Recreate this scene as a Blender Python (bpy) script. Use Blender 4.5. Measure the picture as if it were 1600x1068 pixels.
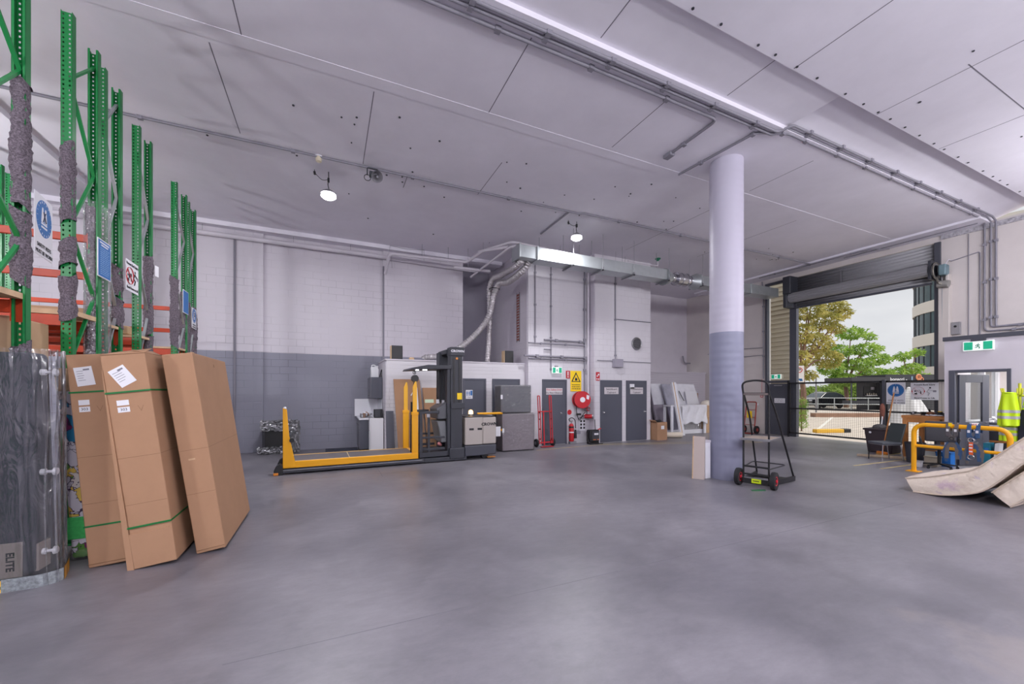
import bpy, math, random
from mathutils import Matrix, Vector
R = math.radians
PI = math.pi
rng = random.Random(7)
sc = bpy.context.scene
for o in list(bpy.data.objects):
    bpy.data.objects.remove(o)
COL = sc.collection

# ------------------------------------------------------------------ camera
cam_d = bpy.data.cameras.new('camera')
cam = bpy.data.objects.new('camera', cam_d); COL.objects.link(cam)
cam.location = (0, 0, 1.7)
cam.rotation_euler = (R(90), 0, R(-24.74))
cam_d.lens = 14.0; cam_d.sensor_width = 36.0
cam_d.shift_y = 77 / 1600
cam_d.clip_start = 0.05; cam_d.clip_end = 400
sc.camera = cam

# ------------------------------------------------------------------ exposure and sky
vs = sc.view_settings
vs.view_transform = 'Standard'; vs.look = 'None'; vs.gamma = 1.0; vs.use_curve_mapping = False
vs.exposure = 0.0
sc.cycles.max_bounces = 10; sc.cycles.diffuse_bounces = 6; sc.cycles.glossy_bounces = 4
sc.cycles.transmission_bounces = 8; sc.cycles.transparent_max_bounces = 12
sc.cycles.sample_clamp_indirect = 8.0
sc.cycles.caustics_reflective = False; sc.cycles.caustics_refractive = False
sc.cycles.use_denoising = True

world = bpy.data.worlds.new('sky'); sc.world = world; world.use_nodes = True
wn = world.node_tree; wn.nodes.clear()
w_out = wn.nodes.new('ShaderNodeOutputWorld'); w_bg = wn.nodes.new('ShaderNodeBackground')
w_tc = wn.nodes.new('ShaderNodeTexCoord'); w_mp = wn.nodes.new('ShaderNodeMapping')
w_mp.inputs['Scale'].default_value = (1.0, 1.0, 3.5)
w_nz = wn.nodes.new('ShaderNodeTexNoise'); w_nz.inputs['Scale'].default_value = 2.2; w_nz.inputs['Detail'].default_value = 5
w_cr = wn.nodes.new('ShaderNodeValToRGB')
w_cr.color_ramp.elements[0].position = 0.35; w_cr.color_ramp.elements[0].color = (0.66, 0.68, 0.72, 1)
w_cr.color_ramp.elements[1].position = 0.68; w_cr.color_ramp.elements[1].color = (0.88, 0.88, 0.90, 1)
wn.links.new(w_tc.outputs['Generated'], w_mp.inputs['Vector']); wn.links.new(w_mp.outputs['Vector'], w_nz.inputs['Vector'])
wn.links.new(w_nz.outputs['Fac'], w_cr.inputs['Fac']); wn.links.new(w_cr.outputs['Color'], w_bg.inputs['Color'])
wn.links.new(w_bg.outputs['Background'], w_out.inputs['Surface'])
w_bg.inputs['Strength'].default_value = 1.0

LAMP_POWER_SEEN = 125.0      # the two lamps in view
LAMP_POWER = 490.0           # unseen lamps added over the rest of the floor to brighten the room
LAMP_COLOR = (0.97, 0.965, 1.0)
OFFICE_POWER = 150.0

sun_d = bpy.data.lights.new('sun_behind_cloud', 'SUN'); sun_d.energy = 3.4; sun_d.angle = R(25); sun_d.color = (1, 0.96, 0.9)
sun = bpy.data.objects.new('sun_behind_cloud', sun_d); COL.objects.link(sun)
sun.rotation_euler = (R(38), R(12), R(20)); sun.location = (40, 0, 30)

# ------------------------------------------------------------------ materials
def srgb(r, g, b):
    f = lambda c: (c / 255 / 12.92) if c / 255 <= 0.04045 else ((c / 255 + 0.055) / 1.055) ** 2.4
    return (f(r), f(g), f(b), 1)

def mat(name, col, rough=0.5, metal=0.0, noise=0.0, nscale=8.0, bump=0.0, bscale=30.0, emit=None, estr=0.0, coat=0.0, spec=None):
    m = bpy.data.materials.new(name); m.use_nodes = True
    nt = m.node_tree; b = nt.nodes['Principled BSDF']
    c = srgb(*col) if max(col) > 1.0001 or isinstance(col[0], int) else (*col, 1)
    b.inputs['Base Color'].default_value = c
    b.inputs['Roughness'].default_value = rough; b.inputs['Metallic'].default_value = metal
    if spec is not None: b.inputs['Specular IOR Level'].default_value = spec
    if coat: b.inputs['Coat Weight'].default_value = coat; b.inputs['Coat Roughness'].default_value = 0.1
    tc = nt.nodes.new('ShaderNodeTexCoord')
    if noise:
        n = nt.nodes.new('ShaderNodeTexNoise'); n.inputs['Scale'].default_value = nscale; n.inputs['Detail'].default_value = 6
        n.inputs['Roughness'].default_value = 0.65
        nt.links.new(tc.outputs['Object'], n.inputs['Vector'])
        mx = nt.nodes.new('ShaderNodeMix'); mx.data_type = 'RGBA'
        lo = [max(0, v * (1 - noise)) for v in c[:3]] + [1]; hi = [min(1, v * (1 + noise)) for v in c[:3]] + [1]
        mx.inputs['A'].default_value = lo; mx.inputs['B'].default_value = hi
        mr = nt.nodes.new('ShaderNodeMapRange'); mr.inputs[1].default_value = 0.3; mr.inputs[2].default_value = 0.7
        nt.links.new(n.outputs['Fac'], mr.inputs[0]); nt.links.new(mr.outputs[0], mx.inputs['Factor'])
        nt.links.new(mx.outputs['Result'], b.inputs['Base Color'])
    if bump:
        n2 = nt.nodes.new('ShaderNodeTexNoise'); n2.inputs['Scale'].default_value = bscale; n2.inputs['Detail'].default_value = 4
        nt.links.new(tc.outputs['Object'], n2.inputs['Vector'])
        bp = nt.nodes.new('ShaderNodeBump'); bp.inputs['Strength'].default_value = bump; bp.inputs['Distance'].default_value = 0.02
        nt.links.new(n2.outputs['Fac'], bp.inputs['Height']); nt.links.new(bp.outputs['Normal'], b.inputs['Normal'])
    if emit:
        e = srgb(*emit) if max(emit) > 1.0001 else (*emit, 1)
        b.inputs['Emission Color'].default_value = e; b.inputs['Emission Strength'].default_value = estr
    return m

def glassy(name, tint=(1, 1, 1), clear=0.8, rough=0.08, bump=0.0, bscale=8.0, gloss=(1, 1, 1), stretch=(1, 1, 1), milk=0.0):
    """thin clear sheet: plastic film, window pane"""
    m = bpy.data.materials.new(name); m.use_nodes = True
    nt = m.node_tree; nt.nodes.clear()
    out = nt.nodes.new('ShaderNodeOutputMaterial')
    tr = nt.nodes.new('ShaderNodeBsdfTransparent'); tr.inputs['Color'].default_value = (*tint, 1)
    gl = nt.nodes.new('ShaderNodeBsdfGlossy'); gl.inputs['Roughness'].default_value = rough; gl.inputs['Color'].default_value = (*gloss, 1)
    lw = nt.nodes.new('ShaderNodeLayerWeight'); lw.inputs['Blend'].default_value = 0.35
    mr = nt.nodes.new('ShaderNodeMapRange'); mr.inputs[3].default_value = 1 - clear; mr.inputs[4].default_value = min(1, 1.6 - clear)
    nt.links.new(lw.outputs['Fresnel'], mr.inputs[0])
    mx = nt.nodes.new('ShaderNodeMixShader')
    nt.links.new(mr.outputs[0], mx.inputs[0]); nt.links.new(tr.outputs[0], mx.inputs[1])
    src = gl
    if milk:
        df = nt.nodes.new('ShaderNodeBsdfDiffuse'); df.inputs['Color'].default_value = (0.8, 0.8, 0.83, 1)
        m2 = nt.nodes.new('ShaderNodeMixShader'); m2.inputs[0].default_value = milk
        nt.links.new(gl.outputs[0], m2.inputs[1]); nt.links.new(df.outputs[0], m2.inputs[2]); src = m2
    nt.links.new(src.outputs[0], mx.inputs[2]); nt.links.new(mx.outputs[0], out.inputs['Surface'])
    if bump:
        tc = nt.nodes.new('ShaderNodeTexCoord'); mp = nt.nodes.new('ShaderNodeMapping'); mp.inputs['Scale'].default_value = stretch
        n = nt.nodes.new('ShaderNodeTexNoise'); n.inputs['Scale'].default_value = bscale; n.inputs['Detail'].default_value = 3
        n.inputs['Distortion'].default_value = 1.2
        nt.links.new(tc.outputs['Object'], mp.inputs[0]); nt.links.new(mp.outputs[0], n.inputs['Vector'])
        bp = nt.nodes.new('ShaderNodeBump'); bp.inputs['Strength'].default_value = bump; bp.inputs['Distance'].default_value = 0.05
        nt.links.new(n.outputs['Fac'], bp.inputs['Height']); nt.links.new(bp.outputs['Normal'], gl.inputs['Normal'])
    return m

def block_paint(name, axis, low=None, split=2.79, up=(204, 199, 207), bw=0.42, bh=0.2, dark=0.86, bump=0.35, wobble=0.0):
    """painted blockwork: mortar grooves along the wall's own axis, optionally a darker dado of paint below the split height"""
    m = bpy.data.materials.new(name); m.use_nodes = True
    nt = m.node_tree; b = nt.nodes['Principled BSDF']; b.inputs['Roughness'].default_value = 0.55
    b.inputs['Specular IOR Level'].default_value = 0.3
    tc = nt.nodes.new('ShaderNodeTexCoord'); sp = nt.nodes.new('ShaderNodeSeparateXYZ'); cb = nt.nodes.new('ShaderNodeCombineXYZ')
    nt.links.new(tc.outputs['Object'], sp.inputs[0])
    nt.links.new(sp.outputs[axis], cb.inputs['X']); nt.links.new(sp.outputs['Z'], cb.inputs['Y'])
    br = nt.nodes.new('ShaderNodeTexBrick'); br.inputs['Scale'].default_value = 1.0
    br.inputs['Brick Width'].default_value = bw; br.inputs['Row Height'].default_value = bh
    br.inputs['Mortar Size'].default_value = 0.006; br.inputs['Mortar Smooth'].default_value = 0.4
    nt.links.new(cb.outputs[0], br.inputs['Vector'])
    nz = nt.nodes.new('ShaderNodeTexNoise'); nz.inputs['Scale'].default_value = 0.9; nz.inputs['Detail'].default_value = 5
    nt.links.new(tc.outputs['Object'], nz.inputs['Vector'])
    # grooves show in patches where the paint has not filled them
    mr = nt.nodes.new('ShaderNodeMapRange'); mr.inputs[1].default_value = 0.42; mr.inputs[2].default_value = 0.62
    nt.links.new(nz.outputs['Fac'], mr.inputs[0])
    ml = nt.nodes.new('ShaderNodeMath'); ml.operation = 'MULTIPLY'
    nt.links.new(br.outputs['Fac'], ml.inputs[0]); nt.links.new(mr.outputs[0], ml.inputs[1])
    base = nt.nodes.new('ShaderNodeMix'); base.data_type = 'RGBA'
    base.inputs['A'].default_value = srgb(*up); base.inputs['B'].default_value = srgb(*(low or up))
    if low:
        cmp_ = nt.nodes.new('ShaderNodeMath'); cmp_.operation = 'LESS_THAN'; cmp_.inputs[1].default_value = split
        nt.links.new(sp.outputs['Z'], cmp_.inputs[0]); nt.links.new(cmp_.outputs[0], base.inputs['Factor'])
    else:
        base.inputs['Factor'].default_value = 0
    var = nt.nodes.new('ShaderNodeMix'); var.data_type = 'RGBA'; var.blend_type = 'MULTIPLY'
    v2 = nt.nodes.new('ShaderNodeMapRange'); v2.inputs[3].default_value = 0.93; v2.inputs[4].default_value = 1.03
    nt.links.new(nz.outputs['Fac'], v2.inputs[0])
    cb2 = nt.nodes.new('ShaderNodeCombineColor')
    for k in range(3): nt.links.new(v2.outputs[0], cb2.inputs[k])
    var.inputs['Factor'].default_value = 1.0
    nt.links.new(base.outputs['Result'], var.inputs['A']); nt.links.new(cb2.outputs[0], var.inputs['B'])
    gr = nt.nodes.new('ShaderNodeMix'); gr.data_type = 'RGBA'; gr.blend_type = 'MULTIPLY'
    gr.inputs['B'].default_value = (dark * 0.75, dark * 0.74, dark * 0.75, 1)
    nt.links.new(ml.outputs[0], gr.inputs['Factor']); nt.links.new(var.outputs['Result'], gr.inputs['A'])
    nt.links.new(gr.outputs['Result'], b.inputs['Base Color'])
    iv = nt.nodes.new('ShaderNodeMath'); iv.operation = 'SUBTRACT'; iv.inputs[0].default_value = 1.0
    nt.links.new(br.outputs['Fac'], iv.inputs[1])
    bp = nt.nodes.new('ShaderNodeBump'); bp.inputs['Strength'].default_value = bump; bp.inputs['Distance'].default_value = 0.006
    nt.links.new(iv.outputs[0], bp.inputs['Height']); nt.links.new(bp.outputs['Normal'], b.inputs['Normal'])
    return m

def floor_material():
    m = bpy.data.materials.new('grey floor paint'); m.use_nodes = True
    nt = m.node_tree; b = nt.nodes['Principled BSDF']
    tc = nt.nodes.new('ShaderNodeTexCoord')
    n1 = nt.nodes.new('ShaderNodeTexNoise'); n1.inputs['Scale'].default_value = 0.45; n1.inputs['Detail'].default_value = 8; n1.inputs['Roughness'].default_value = 0.6
    n2 = nt.nodes.new('ShaderNodeTexNoise'); n2.inputs['Scale'].default_value = 5.0; n2.inputs['Detail'].default_value = 8; n2.inputs['Roughness'].default_value = 0.75
    mp = nt.nodes.new('ShaderNodeMapping'); mp.inputs['Scale'].default_value = (1.0, 2.2, 1); mp.inputs['Rotation'].default_value = (0, 0, R(28))
    nt.links.new(tc.outputs['Object'], n1.inputs['Vector']); nt.links.new(tc.outputs['Object'], mp.inputs[0]); nt.links.new(mp.outputs[0], n2.inputs['Vector'])
    r1 = nt.nodes.new('ShaderNodeValToRGB')
    r1.color_ramp.elements[0].position = 0.36; r1.color_ramp.elements[0].color = srgb(103, 101, 109)
    r1.color_ramp.elements[1].position = 0.66; r1.color_ramp.elements[1].color = srgb(138, 135, 142)
    nt.links.new(n1.outputs['Fac'], r1.inputs['Fac'])
    mr = nt.nodes.new('ShaderNodeMapRange'); mr.inputs[1].default_value = 0.3; mr.inputs[2].default_value = 0.75; mr.inputs[3].default_value = 0.84; mr.inputs[4].default_value = 1.10
    nt.links.new(n2.outputs['Fac'], mr.inputs[0])
    cc = nt.nodes.new('ShaderNodeCombineColor')
    for k in range(3): nt.links.new(mr.outputs[0], cc.inputs[k])
    mx = nt.nodes.new('ShaderNodeMix'); mx.data_type = 'RGBA'; mx.blend_type = 'MULTIPLY'; mx.inputs['Factor'].default_value = 1
    nt.links.new(r1.outputs['Color'], mx.inputs['A']); nt.links.new(cc.outputs[0], mx.inputs['B'])
    # worn scuffs
    n3 = nt.nodes.new('ShaderNodeTexNoise'); n3.inputs['Scale'].default_value = 1.1; n3.inputs['Detail'].default_value = 9; n3.inputs['Roughness'].default_value = 0.62
    n3.inputs['Distortion'].default_value = 0.6
    nt.links.new(tc.outputs['Object'], n3.inputs['Vector'])
    r3 = nt.nodes.new('ShaderNodeMapRange'); r3.inputs[1].default_value = 0.52; r3.inputs[2].default_value = 0.70; r3.inputs[4].default_value = 0.6
    nt.links.new(n3.outputs['Fac'], r3.inputs[0])
    m2 = nt.nodes.new('ShaderNodeMix'); m2.data_type = 'RGBA'; m2.inputs['B'].default_value = srgb(100, 98, 104)
    nt.links.new(r3.outputs[0], m2.inputs['Factor']); nt.links.new(mx.outputs['Result'], m2.inputs['A'])
    # bare worn patch in the paint close to the camera
    ds_ = nt.nodes.new('ShaderNodeVectorMath'); ds_.operation = 'DISTANCE'; ds_.inputs[1].default_value = (4.15, 0.95, 0)
    nt.links.new(tc.outputs['Object'], ds_.inputs[0])
    ad_ = nt.nodes.new('ShaderNodeMath'); ad_.operation = 'MULTIPLY_ADD'; ad_.inputs[1].default_value = -2.2
    nt.links.new(n3.outputs['Fac'], ad_.inputs[0]); nt.links.new(ds_.outputs['Value'], ad_.inputs[2])
    wp_ = nt.nodes.new('ShaderNodeMapRange'); wp_.inputs[1].default_value = -0.85; wp_.inputs[2].default_value = -0.55; wp_.inputs[3].default_value = 0.42; wp_.inputs[4].default_value = 0.0
    nt.links.new(ad_.outputs[0], wp_.inputs[0])
    m3 = nt.nodes.new('ShaderNodeMix'); m3.data_type = 'RGBA'; m3.inputs['B'].default_value = srgb(152, 143, 140)
    nt.links.new(wp_.outputs[0], m3.inputs['Factor']); nt.links.new(m2.outputs['Result'], m3.inputs['A'])
    nt.links.new(m3.outputs['Result'], b.inputs['Base Color'])
    rr = nt.nodes.new('ShaderNodeMapRange'); rr.inputs[1].default_value = 0.3; rr.inputs[2].default_value = 0.7; rr.inputs[3].default_value = 0.33; rr.inputs[4].default_value = 0.46
    nt.links.new(n1.outputs['Fac'], rr.inputs[0]); nt.links.new(rr.outputs[0], b.inputs['Roughness'])
    b.inputs['Specular IOR Level'].default_value = 0.7
    return m

M = {}
M['white'] = mat('white paint', (204, 199, 207), 0.6, noise=0.04, nscale=1.5)
M['ceil'] = mat('ceiling paint', (226, 223, 232), 0.75, noise=0.05, nscale=0.8, spec=0.2)
M['seam'] = mat('ceiling joint', (120, 117, 128), 0.8)
M['back'] = block_paint('back wall paint', 'X', low=(140, 140, 153))
M['blockx'] = block_paint('white blockwork', 'X', up=(210, 207, 213), bw=0.30, bh=0.19, dark=1.08)
M['blocky'] = block_paint('white side blockwork', 'Y', up=(210, 204, 214), bw=0.30, bh=0.19, dark=1.08)
M['brickx'] = block_paint('white brickwork', 'X', up=(212, 209, 214), bw=3.0, bh=0.105, dark=0.9)
M['bricky'] = block_paint('white side brickwork', 'Y', up=(205, 200, 208), bw=3.0, bh=0.105, dark=0.9)
M['greywall'] = mat('grey wall paint', (150, 146, 158), 0.6, noise=0.05, nscale=1.2)
M['cream'] = mat('cream wall paint', (205, 198, 196), 0.6, noise=0.04, nscale=2)
M['column'] = None
M['floor'] = floor_material()
M['conduit'] = mat('grey conduit', (132, 130, 140), 0.45)
M['pipe'] = mat('white pipe', (205, 200, 208), 0.45)
M['galv'] = mat('galvanised steel', (176, 182, 184), 0.38, 0.75, noise=0.08, nscale=5)
M['foil'] = mat('crinkled foil', (200, 196, 198), 0.3, 0.85, noise=0.25, nscale=40, bump=0.8, bscale=60)
M['dgrey'] = mat('dark grey paint', (70, 72, 82), 0.5)
M['charcoal'] = mat('charcoal paint', (52, 54, 62), 0.5)
M['frame'] = mat('grey door frame', (78, 80, 92), 0.5)
M['shutter'] = mat('grey shutter steel', (142, 142, 146), 0.42, 0.2)
M['black'] = mat('black paint', (24, 24, 28), 0.45)
M['rubber'] = mat('black rubber', (30, 30, 34), 0.8)
M['chrome'] = mat('chrome', (200, 200, 205), 0.2, 1.0)
M['steel'] = mat('dull steel', (150, 150, 155), 0.4, 0.8)
M['red'] = mat('red paint', (190, 28, 40), 0.4)
M['yellow'] = mat('yellow paint', (240, 170, 10), 0.42)
M['brightyellow'] = mat('sign yellow', (250, 210, 15), 0.5)
M['signwhite'] = mat('sign white', (228, 228, 234), 0.5)
M['signblue'] = mat('sign blue', (30, 105, 175), 0.5)
M['signgreen'] = mat('sign green', (20, 165, 125), 0.5, emit=(20, 165, 125), estr=0.35)
M['signlit'] = mat('sign lit white', (240, 250, 245), 0.5, emit=(240, 250, 245), estr=0.35)
M['plate'] = mat('pale grey sign plate', (196, 190, 194), 0.5)
M['ink'] = mat('black ink', (32, 32, 38), 0.6)
M['redink'] = mat('red ink', (190, 40, 50), 0.6)
M['green'] = mat('green rack paint', (14, 122, 60), 0.38)
M['orange'] = mat('orange beam paint', (186, 62, 28), 0.45, noise=0.08, nscale=6)
M['ply'] = mat('plywood', (205, 175, 140), 0.7, noise=0.12, nscale=6)
M['card'] = mat('brown cardboard', (168, 131, 103), 0.75, noise=0.05, nscale=3, spec=0.2)
M['card2'] = mat('pale cardboard', (196, 164, 132), 0.75, noise=0.05, nscale=3, spec=0.2)
M['carddark'] = mat('cardboard edge', (120, 88, 62), 0.8)
M['felt'] = mat('grey felt', (104, 95, 104), 0.95, noise=0.75, nscale=70, bump=1.0, bscale=45)
M['film'] = glassy('clear film', (0.95, 0.95, 0.97), 0.91, 0.16, 0.6, 5.0, stretch=(1.6, 1.6, 0.5), milk=0.15)
M['film2'] = glassy('cling film', (0.97, 0.97, 0.98), 0.90, 0.14, 1.0, 11.0, stretch=(1.6, 1.6, .8), milk=0.12)
M['glass'] = glassy('window glass', (0.95, 0.97, 0.97), 0.93, 0.02)
M['paper'] = mat('paper', (225, 225, 230), 0.7)
M['timber'] = mat('timber', (176, 116, 62), 0.55, noise=0.15, nscale=5)

# ------------------------------------------------------------------ helpers
WM = {}                                     # world matrix of every Empty and part

class MB:
    """collects shapes for ONE mesh; T (a thing) makes the coordinates local to it"""
    def __init__(self, T=None):
        self.v = []; self.f = []; self.mi = []; self.local = T is not None; self.X = Matrix.Identity(4); self.cur = 0
    def add(self, vs, fs):
        n = len(self.v); self.v += [self.X @ Vector(p) for p in vs]; self.f += [tuple(i + n for i in q) for q in fs]
        self.mi += [self.cur] * len(fs); return self
    def box(self, x0, y0, z0, x1, y1, z1):
        x0, x1 = sorted((x0, x1)); y0, y1 = sorted((y0, y1)); z0, z1 = sorted((z0, z1))
        return self.add([(x0, y0, z0), (x1, y0, z0), (x1, y1, z0), (x0, y1, z0), (x0, y0, z1), (x1, y0, z1), (x1, y1, z1), (x0, y1, z1)],
                        [(3, 2, 1, 0), (4, 5, 6, 7), (0, 1, 5, 4), (1, 2, 6, 5), (2, 3, 7, 6), (3, 0, 4, 7)])
    def hexa(self, b, t):
        """b, t: four bottom and four top corners, counter-clockwise from above"""
        return self.add(list(b) + list(t), [(3, 2, 1, 0), (4, 5, 6, 7), (0, 1, 5, 4), (1, 2, 6, 5), (2, 3, 7, 6), (3, 0, 4, 7)])
    def bar(self, p0, p1, w, h, up=(0, 0, 1)):
        p0, p1 = Vector(p0), Vector(p1); d = (p1 - p0).normalized(); u = Vector(up)
        if abs(d.dot(u)) > 0.98: u = Vector((0, 1, 0))
        s = d.cross(u).normalized() * (w / 2); u = s.cross(d).normalized() * (h / 2)
        return self.hexa([p0 - s - u, p0 + s - u, p1 + s - u, p1 - s - u][::-1], [p0 - s + u, p0 + s + u, p1 + s + u, p1 - s + u][::-1])
    def cyl(self, p0, p1, r, r1=None, n=14, caps=True):
        p0, p1 = Vector(p0), Vector(p1); d = (p1 - p0).normalized(); r1 = r if r1 is None else r1
        a = d.orthogonal().normalized(); c = d.cross(a)
        vs = []
        for p, q in ((p0, r), (p1, r1)):
            for k in range(n):
                t = 2 * PI * k / n; vs.append(p + a * (math.cos(t) * q) + c * (math.sin(t) * q))
        fs = [(k, (k + 1) % n, n + (k + 1) % n, n + k) for k in range(n)]
        if caps: fs += [tuple(range(n))[::-1], tuple(range(n, 2 * n))]
        return self.add(vs, fs)
    def tube(self, pts, r, n=8, closed=False, rs=None):
        P = [Vector(p) for p in pts]; m = len(P); vs = []; a = None
        for i in range(m):
            if closed: d = (P[(i + 1) % m] - P[i - 1])
            else: d = (P[min(i + 1, m - 1)] - P[max(i - 1, 0)])
            d.normalize()
            if a is None: a = d.orthogonal().normalized()
            a = (a - d * a.dot(d)).normalized(); c = d.cross(a); q = rs[i] if rs else r
            for k in range(n):
                t = 2 * PI * k / n; vs.append(P[i] + a * (math.cos(t) * q) + c * (math.sin(t) * q))
        fs = []
        for i in range(m if closed else m - 1):
            j = (i + 1) % m
            fs += [(i * n + k, i * n + (k + 1) % n, j * n + (k + 1) % n, j * n + k) for k in range(n)]
        if not closed: fs += [tuple(range(n))[::-1], tuple(range((m - 1) * n, m * n))]
        return self.add(vs, fs)
    def prism(self, pts, axis, a0, a1):
        """outline extruded along an axis: 'x' takes (y,z), 'y' takes (x,z), 'z' takes (x,y)"""
        g = {'x': lambda p, a: (a, p[0], p[1]), 'y': lambda p, a: (p[0], a, p[1]), 'z': lambda p, a: (p[0], p[1], a)}[axis]
        n = len(pts); vs = [g(p, a0) for p in pts] + [g(p, a1) for p in pts]
        return self.add(vs, [tuple(range(n))[::-1], tuple(range(n, 2 * n))] + [(k, (k + 1) % n, n + (k + 1) % n, n + k) for k in range(n)])
    def lathe(self, prof, c, axis='z', n=20):
        vs = []; c = Vector(c)
        for r, h in prof:
            for k in range(n):
                t = 2 * PI * k / n; u, w = r * math.cos(t), r * math.sin(t)
                vs.append(c + Vector({'z': (u, w, h), 'y': (u, h, w), 'x': (h, u, w)}[axis]))
        m = len(prof); fs = [(i * n + k, i * n + (k + 1) % n, (i + 1) * n + (k + 1) % n, (i + 1) * n + k) for i in range(m - 1) for k in range(n)]
        fs += [tuple(range(n))[::-1], tuple(range((m - 1) * n, m * n))]
        return self.add(vs, fs)
    def sphere(self, c, r, n=14, m=8, s=(1, 1, 1)):
        prof = [(max(1e-4, r * math.sin(PI * i / m)), -r * math.cos(PI * i / m)) for i in range(m + 1)]
        X = self.X.copy(); self.X = X @ Matrix.Translation(c) @ Matrix.Diagonal((*s, 1)); self.lathe(prof, (0, 0, 0), 'z', n); self.X = X
        return self
    def torus(self, c, R_, r, axis='z', n=24, m=8):
        pts = []
        for k in range(n):
            t = 2 * PI * k / n; u, w = R_ * math.cos(t), R_ * math.sin(t)
            pts.append(Vector(c) + Vector({'z': (u, w, 0), 'y': (u, 0, w), 'x': (0, u, w)}[axis]))
        return self.tube(pts, r, m, closed=True)
    def sheet(self, fn, nu, nv):
        vs = [fn(i / nu, j / nv) for j in range(nv + 1) for i in range(nu + 1)]; w = nu + 1
        return self.add(vs, [(j * w + i, j * w + i + 1, (j + 1) * w + i + 1, (j + 1) * w + i) for j in range(nv) for i in range(nu)])

def thing(name, label, cat, loc=(0, 0, 0), rotz=0.0, group=None, kind=None):
    o = bpy.data.objects.new(name, None); COL.objects.link(o); o.empty_display_size = 0.2
    o.location = loc; o.rotation_euler = (0, 0, rotz)
    WM[o.name] = Matrix.Translation(loc) @ Matrix.Rotation(rotz, 4, 'Z')
    return tag(o, label, cat, group, kind)

def tag(o, label=None, cat=None, group=None, kind=None):
    if label: o['label'] = label
    if cat: o['category'] = cat
    if group: o['group'] = group
    if kind: o['kind'] = kind
    return o

def put(name, mb, m, parent=None, bevel=0.0, flat=False, ang=35, solid=0.0, subd=0, seg=2):
    me = bpy.data.meshes.new(name)
    inv = WM[parent.name].inverted() if parent is not None and not mb.local else None
    me.from_pydata([(inv @ v) if inv else v for v in mb.v], [], mb.f)
    ms = m if isinstance(m, (list, tuple)) else [m]
    for q in ms: me.materials.append(q if not isinstance(q, str) else M[q])
    if len(ms) > 1: me.polygons.foreach_set('material_index', mb.mi)
    if not flat:
        me.polygons.foreach_set('use_smooth', [True] * len(me.polygons)); me.set_sharp_from_angle(angle=R(ang))
    me.update()
    o = bpy.data.objects.new(name, me); COL.objects.link(o)
    if parent is not None: o.parent = parent; WM[o.name] = WM[parent.name]
    else: WM[o.name] = Matrix.Identity(4)
    if solid: q = o.modifiers.new('thickness', 'SOLIDIFY'); q.thickness = solid; q.offset = 0
    if bevel: q = o.modifiers.new('bevel', 'BEVEL'); q.width = bevel; q.segments = seg; q.limit_method = 'ANGLE'; q.angle_limit = R(40)
    if subd: q = o.modifiers.new('subdivision', 'SUBSURF'); q.levels = q.render_levels = subd
    return o

def struct(name, mb, m, **k):
    o = put(name, mb, m, **k); o['kind'] = 'structure'; return o

FACE = {'-y': (R(90), 0, 0), '-x': (R(90), 0, R(-90)), '+x': (R(90), 0, R(90)), 'up': (0, 0, 0)}
def text_mesh(s, size, face, loc, spin=0.0, depth=0.001, align='CENTER', bold=0.0, wide=1.0, M4=None):
    cu = bpy.data.curves.new('writing', 'FONT'); cu.body = s; cu.size = size; cu.align_x = align; cu.align_y = 'CENTER'
    cu.extrude = depth; cu.offset = bold; cu.resolution_u = 2
    ob = bpy.data.objects.new('writing', cu); me = bpy.data.meshes.new_from_object(ob)
    if M4 is None:
        from mathutils import Euler
        M4 = Matrix.Translation(loc) @ Euler(FACE[face]).to_matrix().to_4x4() @ Matrix.Rotation(spin, 4, 'Z')
    M4 = M4 @ Matrix.Diagonal((wide, 1, 1, 1))
    mb = MB(); mb.add([M4 @ v.co for v in me.vertices], [tuple(p.vertices) for p in me.polygons])
    bpy.data.objects.remove(ob); bpy.data.curves.remove(cu); bpy.data.meshes.remove(me)
    return mb

def writing(parent, m, *a, name='lettering', **k):
    return put(name, text_mesh(*a, **k), m, parent, flat=True)

def kids(o):
    return [c for c in bpy.data.objects if c.parent == o]
def copy_tree(o, loc=None, rotz=None, label=None, parent=None, top=True):
    c = o.copy(); COL.objects.link(c)
    if parent is not None: c.parent = parent
    if top:
        if loc is not None: c.location = loc
        if rotz is not None: c.rotation_euler = (0, 0, rotz)
        if label: c['label'] = label
        WM[c.name] = Matrix.Translation(c.location) @ Matrix.Rotation(c.rotation_euler[2], 4, 'Z')
    else: WM[c.name] = WM[parent.name]
    for ch in kids(o): copy_tree(ch, parent=c, top=False)
    return c

def ring(pts, n=6, r=0.05):
    """rounds the corners of a polyline"""
    out = []
    P = [Vector(p) for p in pts]
    for i, p in enumerate(P):
        if i in (0, len(P) - 1): out.append(p); continue
        a = (P[i - 1] - p); b = (P[i + 1] - p); q = min(r, a.length * .45, b.length * .45)
        a = p + a.normalized() * q; b = p + b.normalized() * q
        for k in range(n + 1):
            t = k / n; out.append(a * (1 - t) ** 2 + p * 2 * t * (1 - t) + b * t * t)
    return out

# ------------------------------------------------------------------ the setting
CZ = 6.2                                    # ceiling
XR, XL, YB, YF = 15.9, -11.0, 13.05, -9.0    # right, left, back and front walls
struct('floor', MB().box(XL - .3, YF - .3, -.2, XR + .25, 15, 0), 'floor', flat=True)
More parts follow.
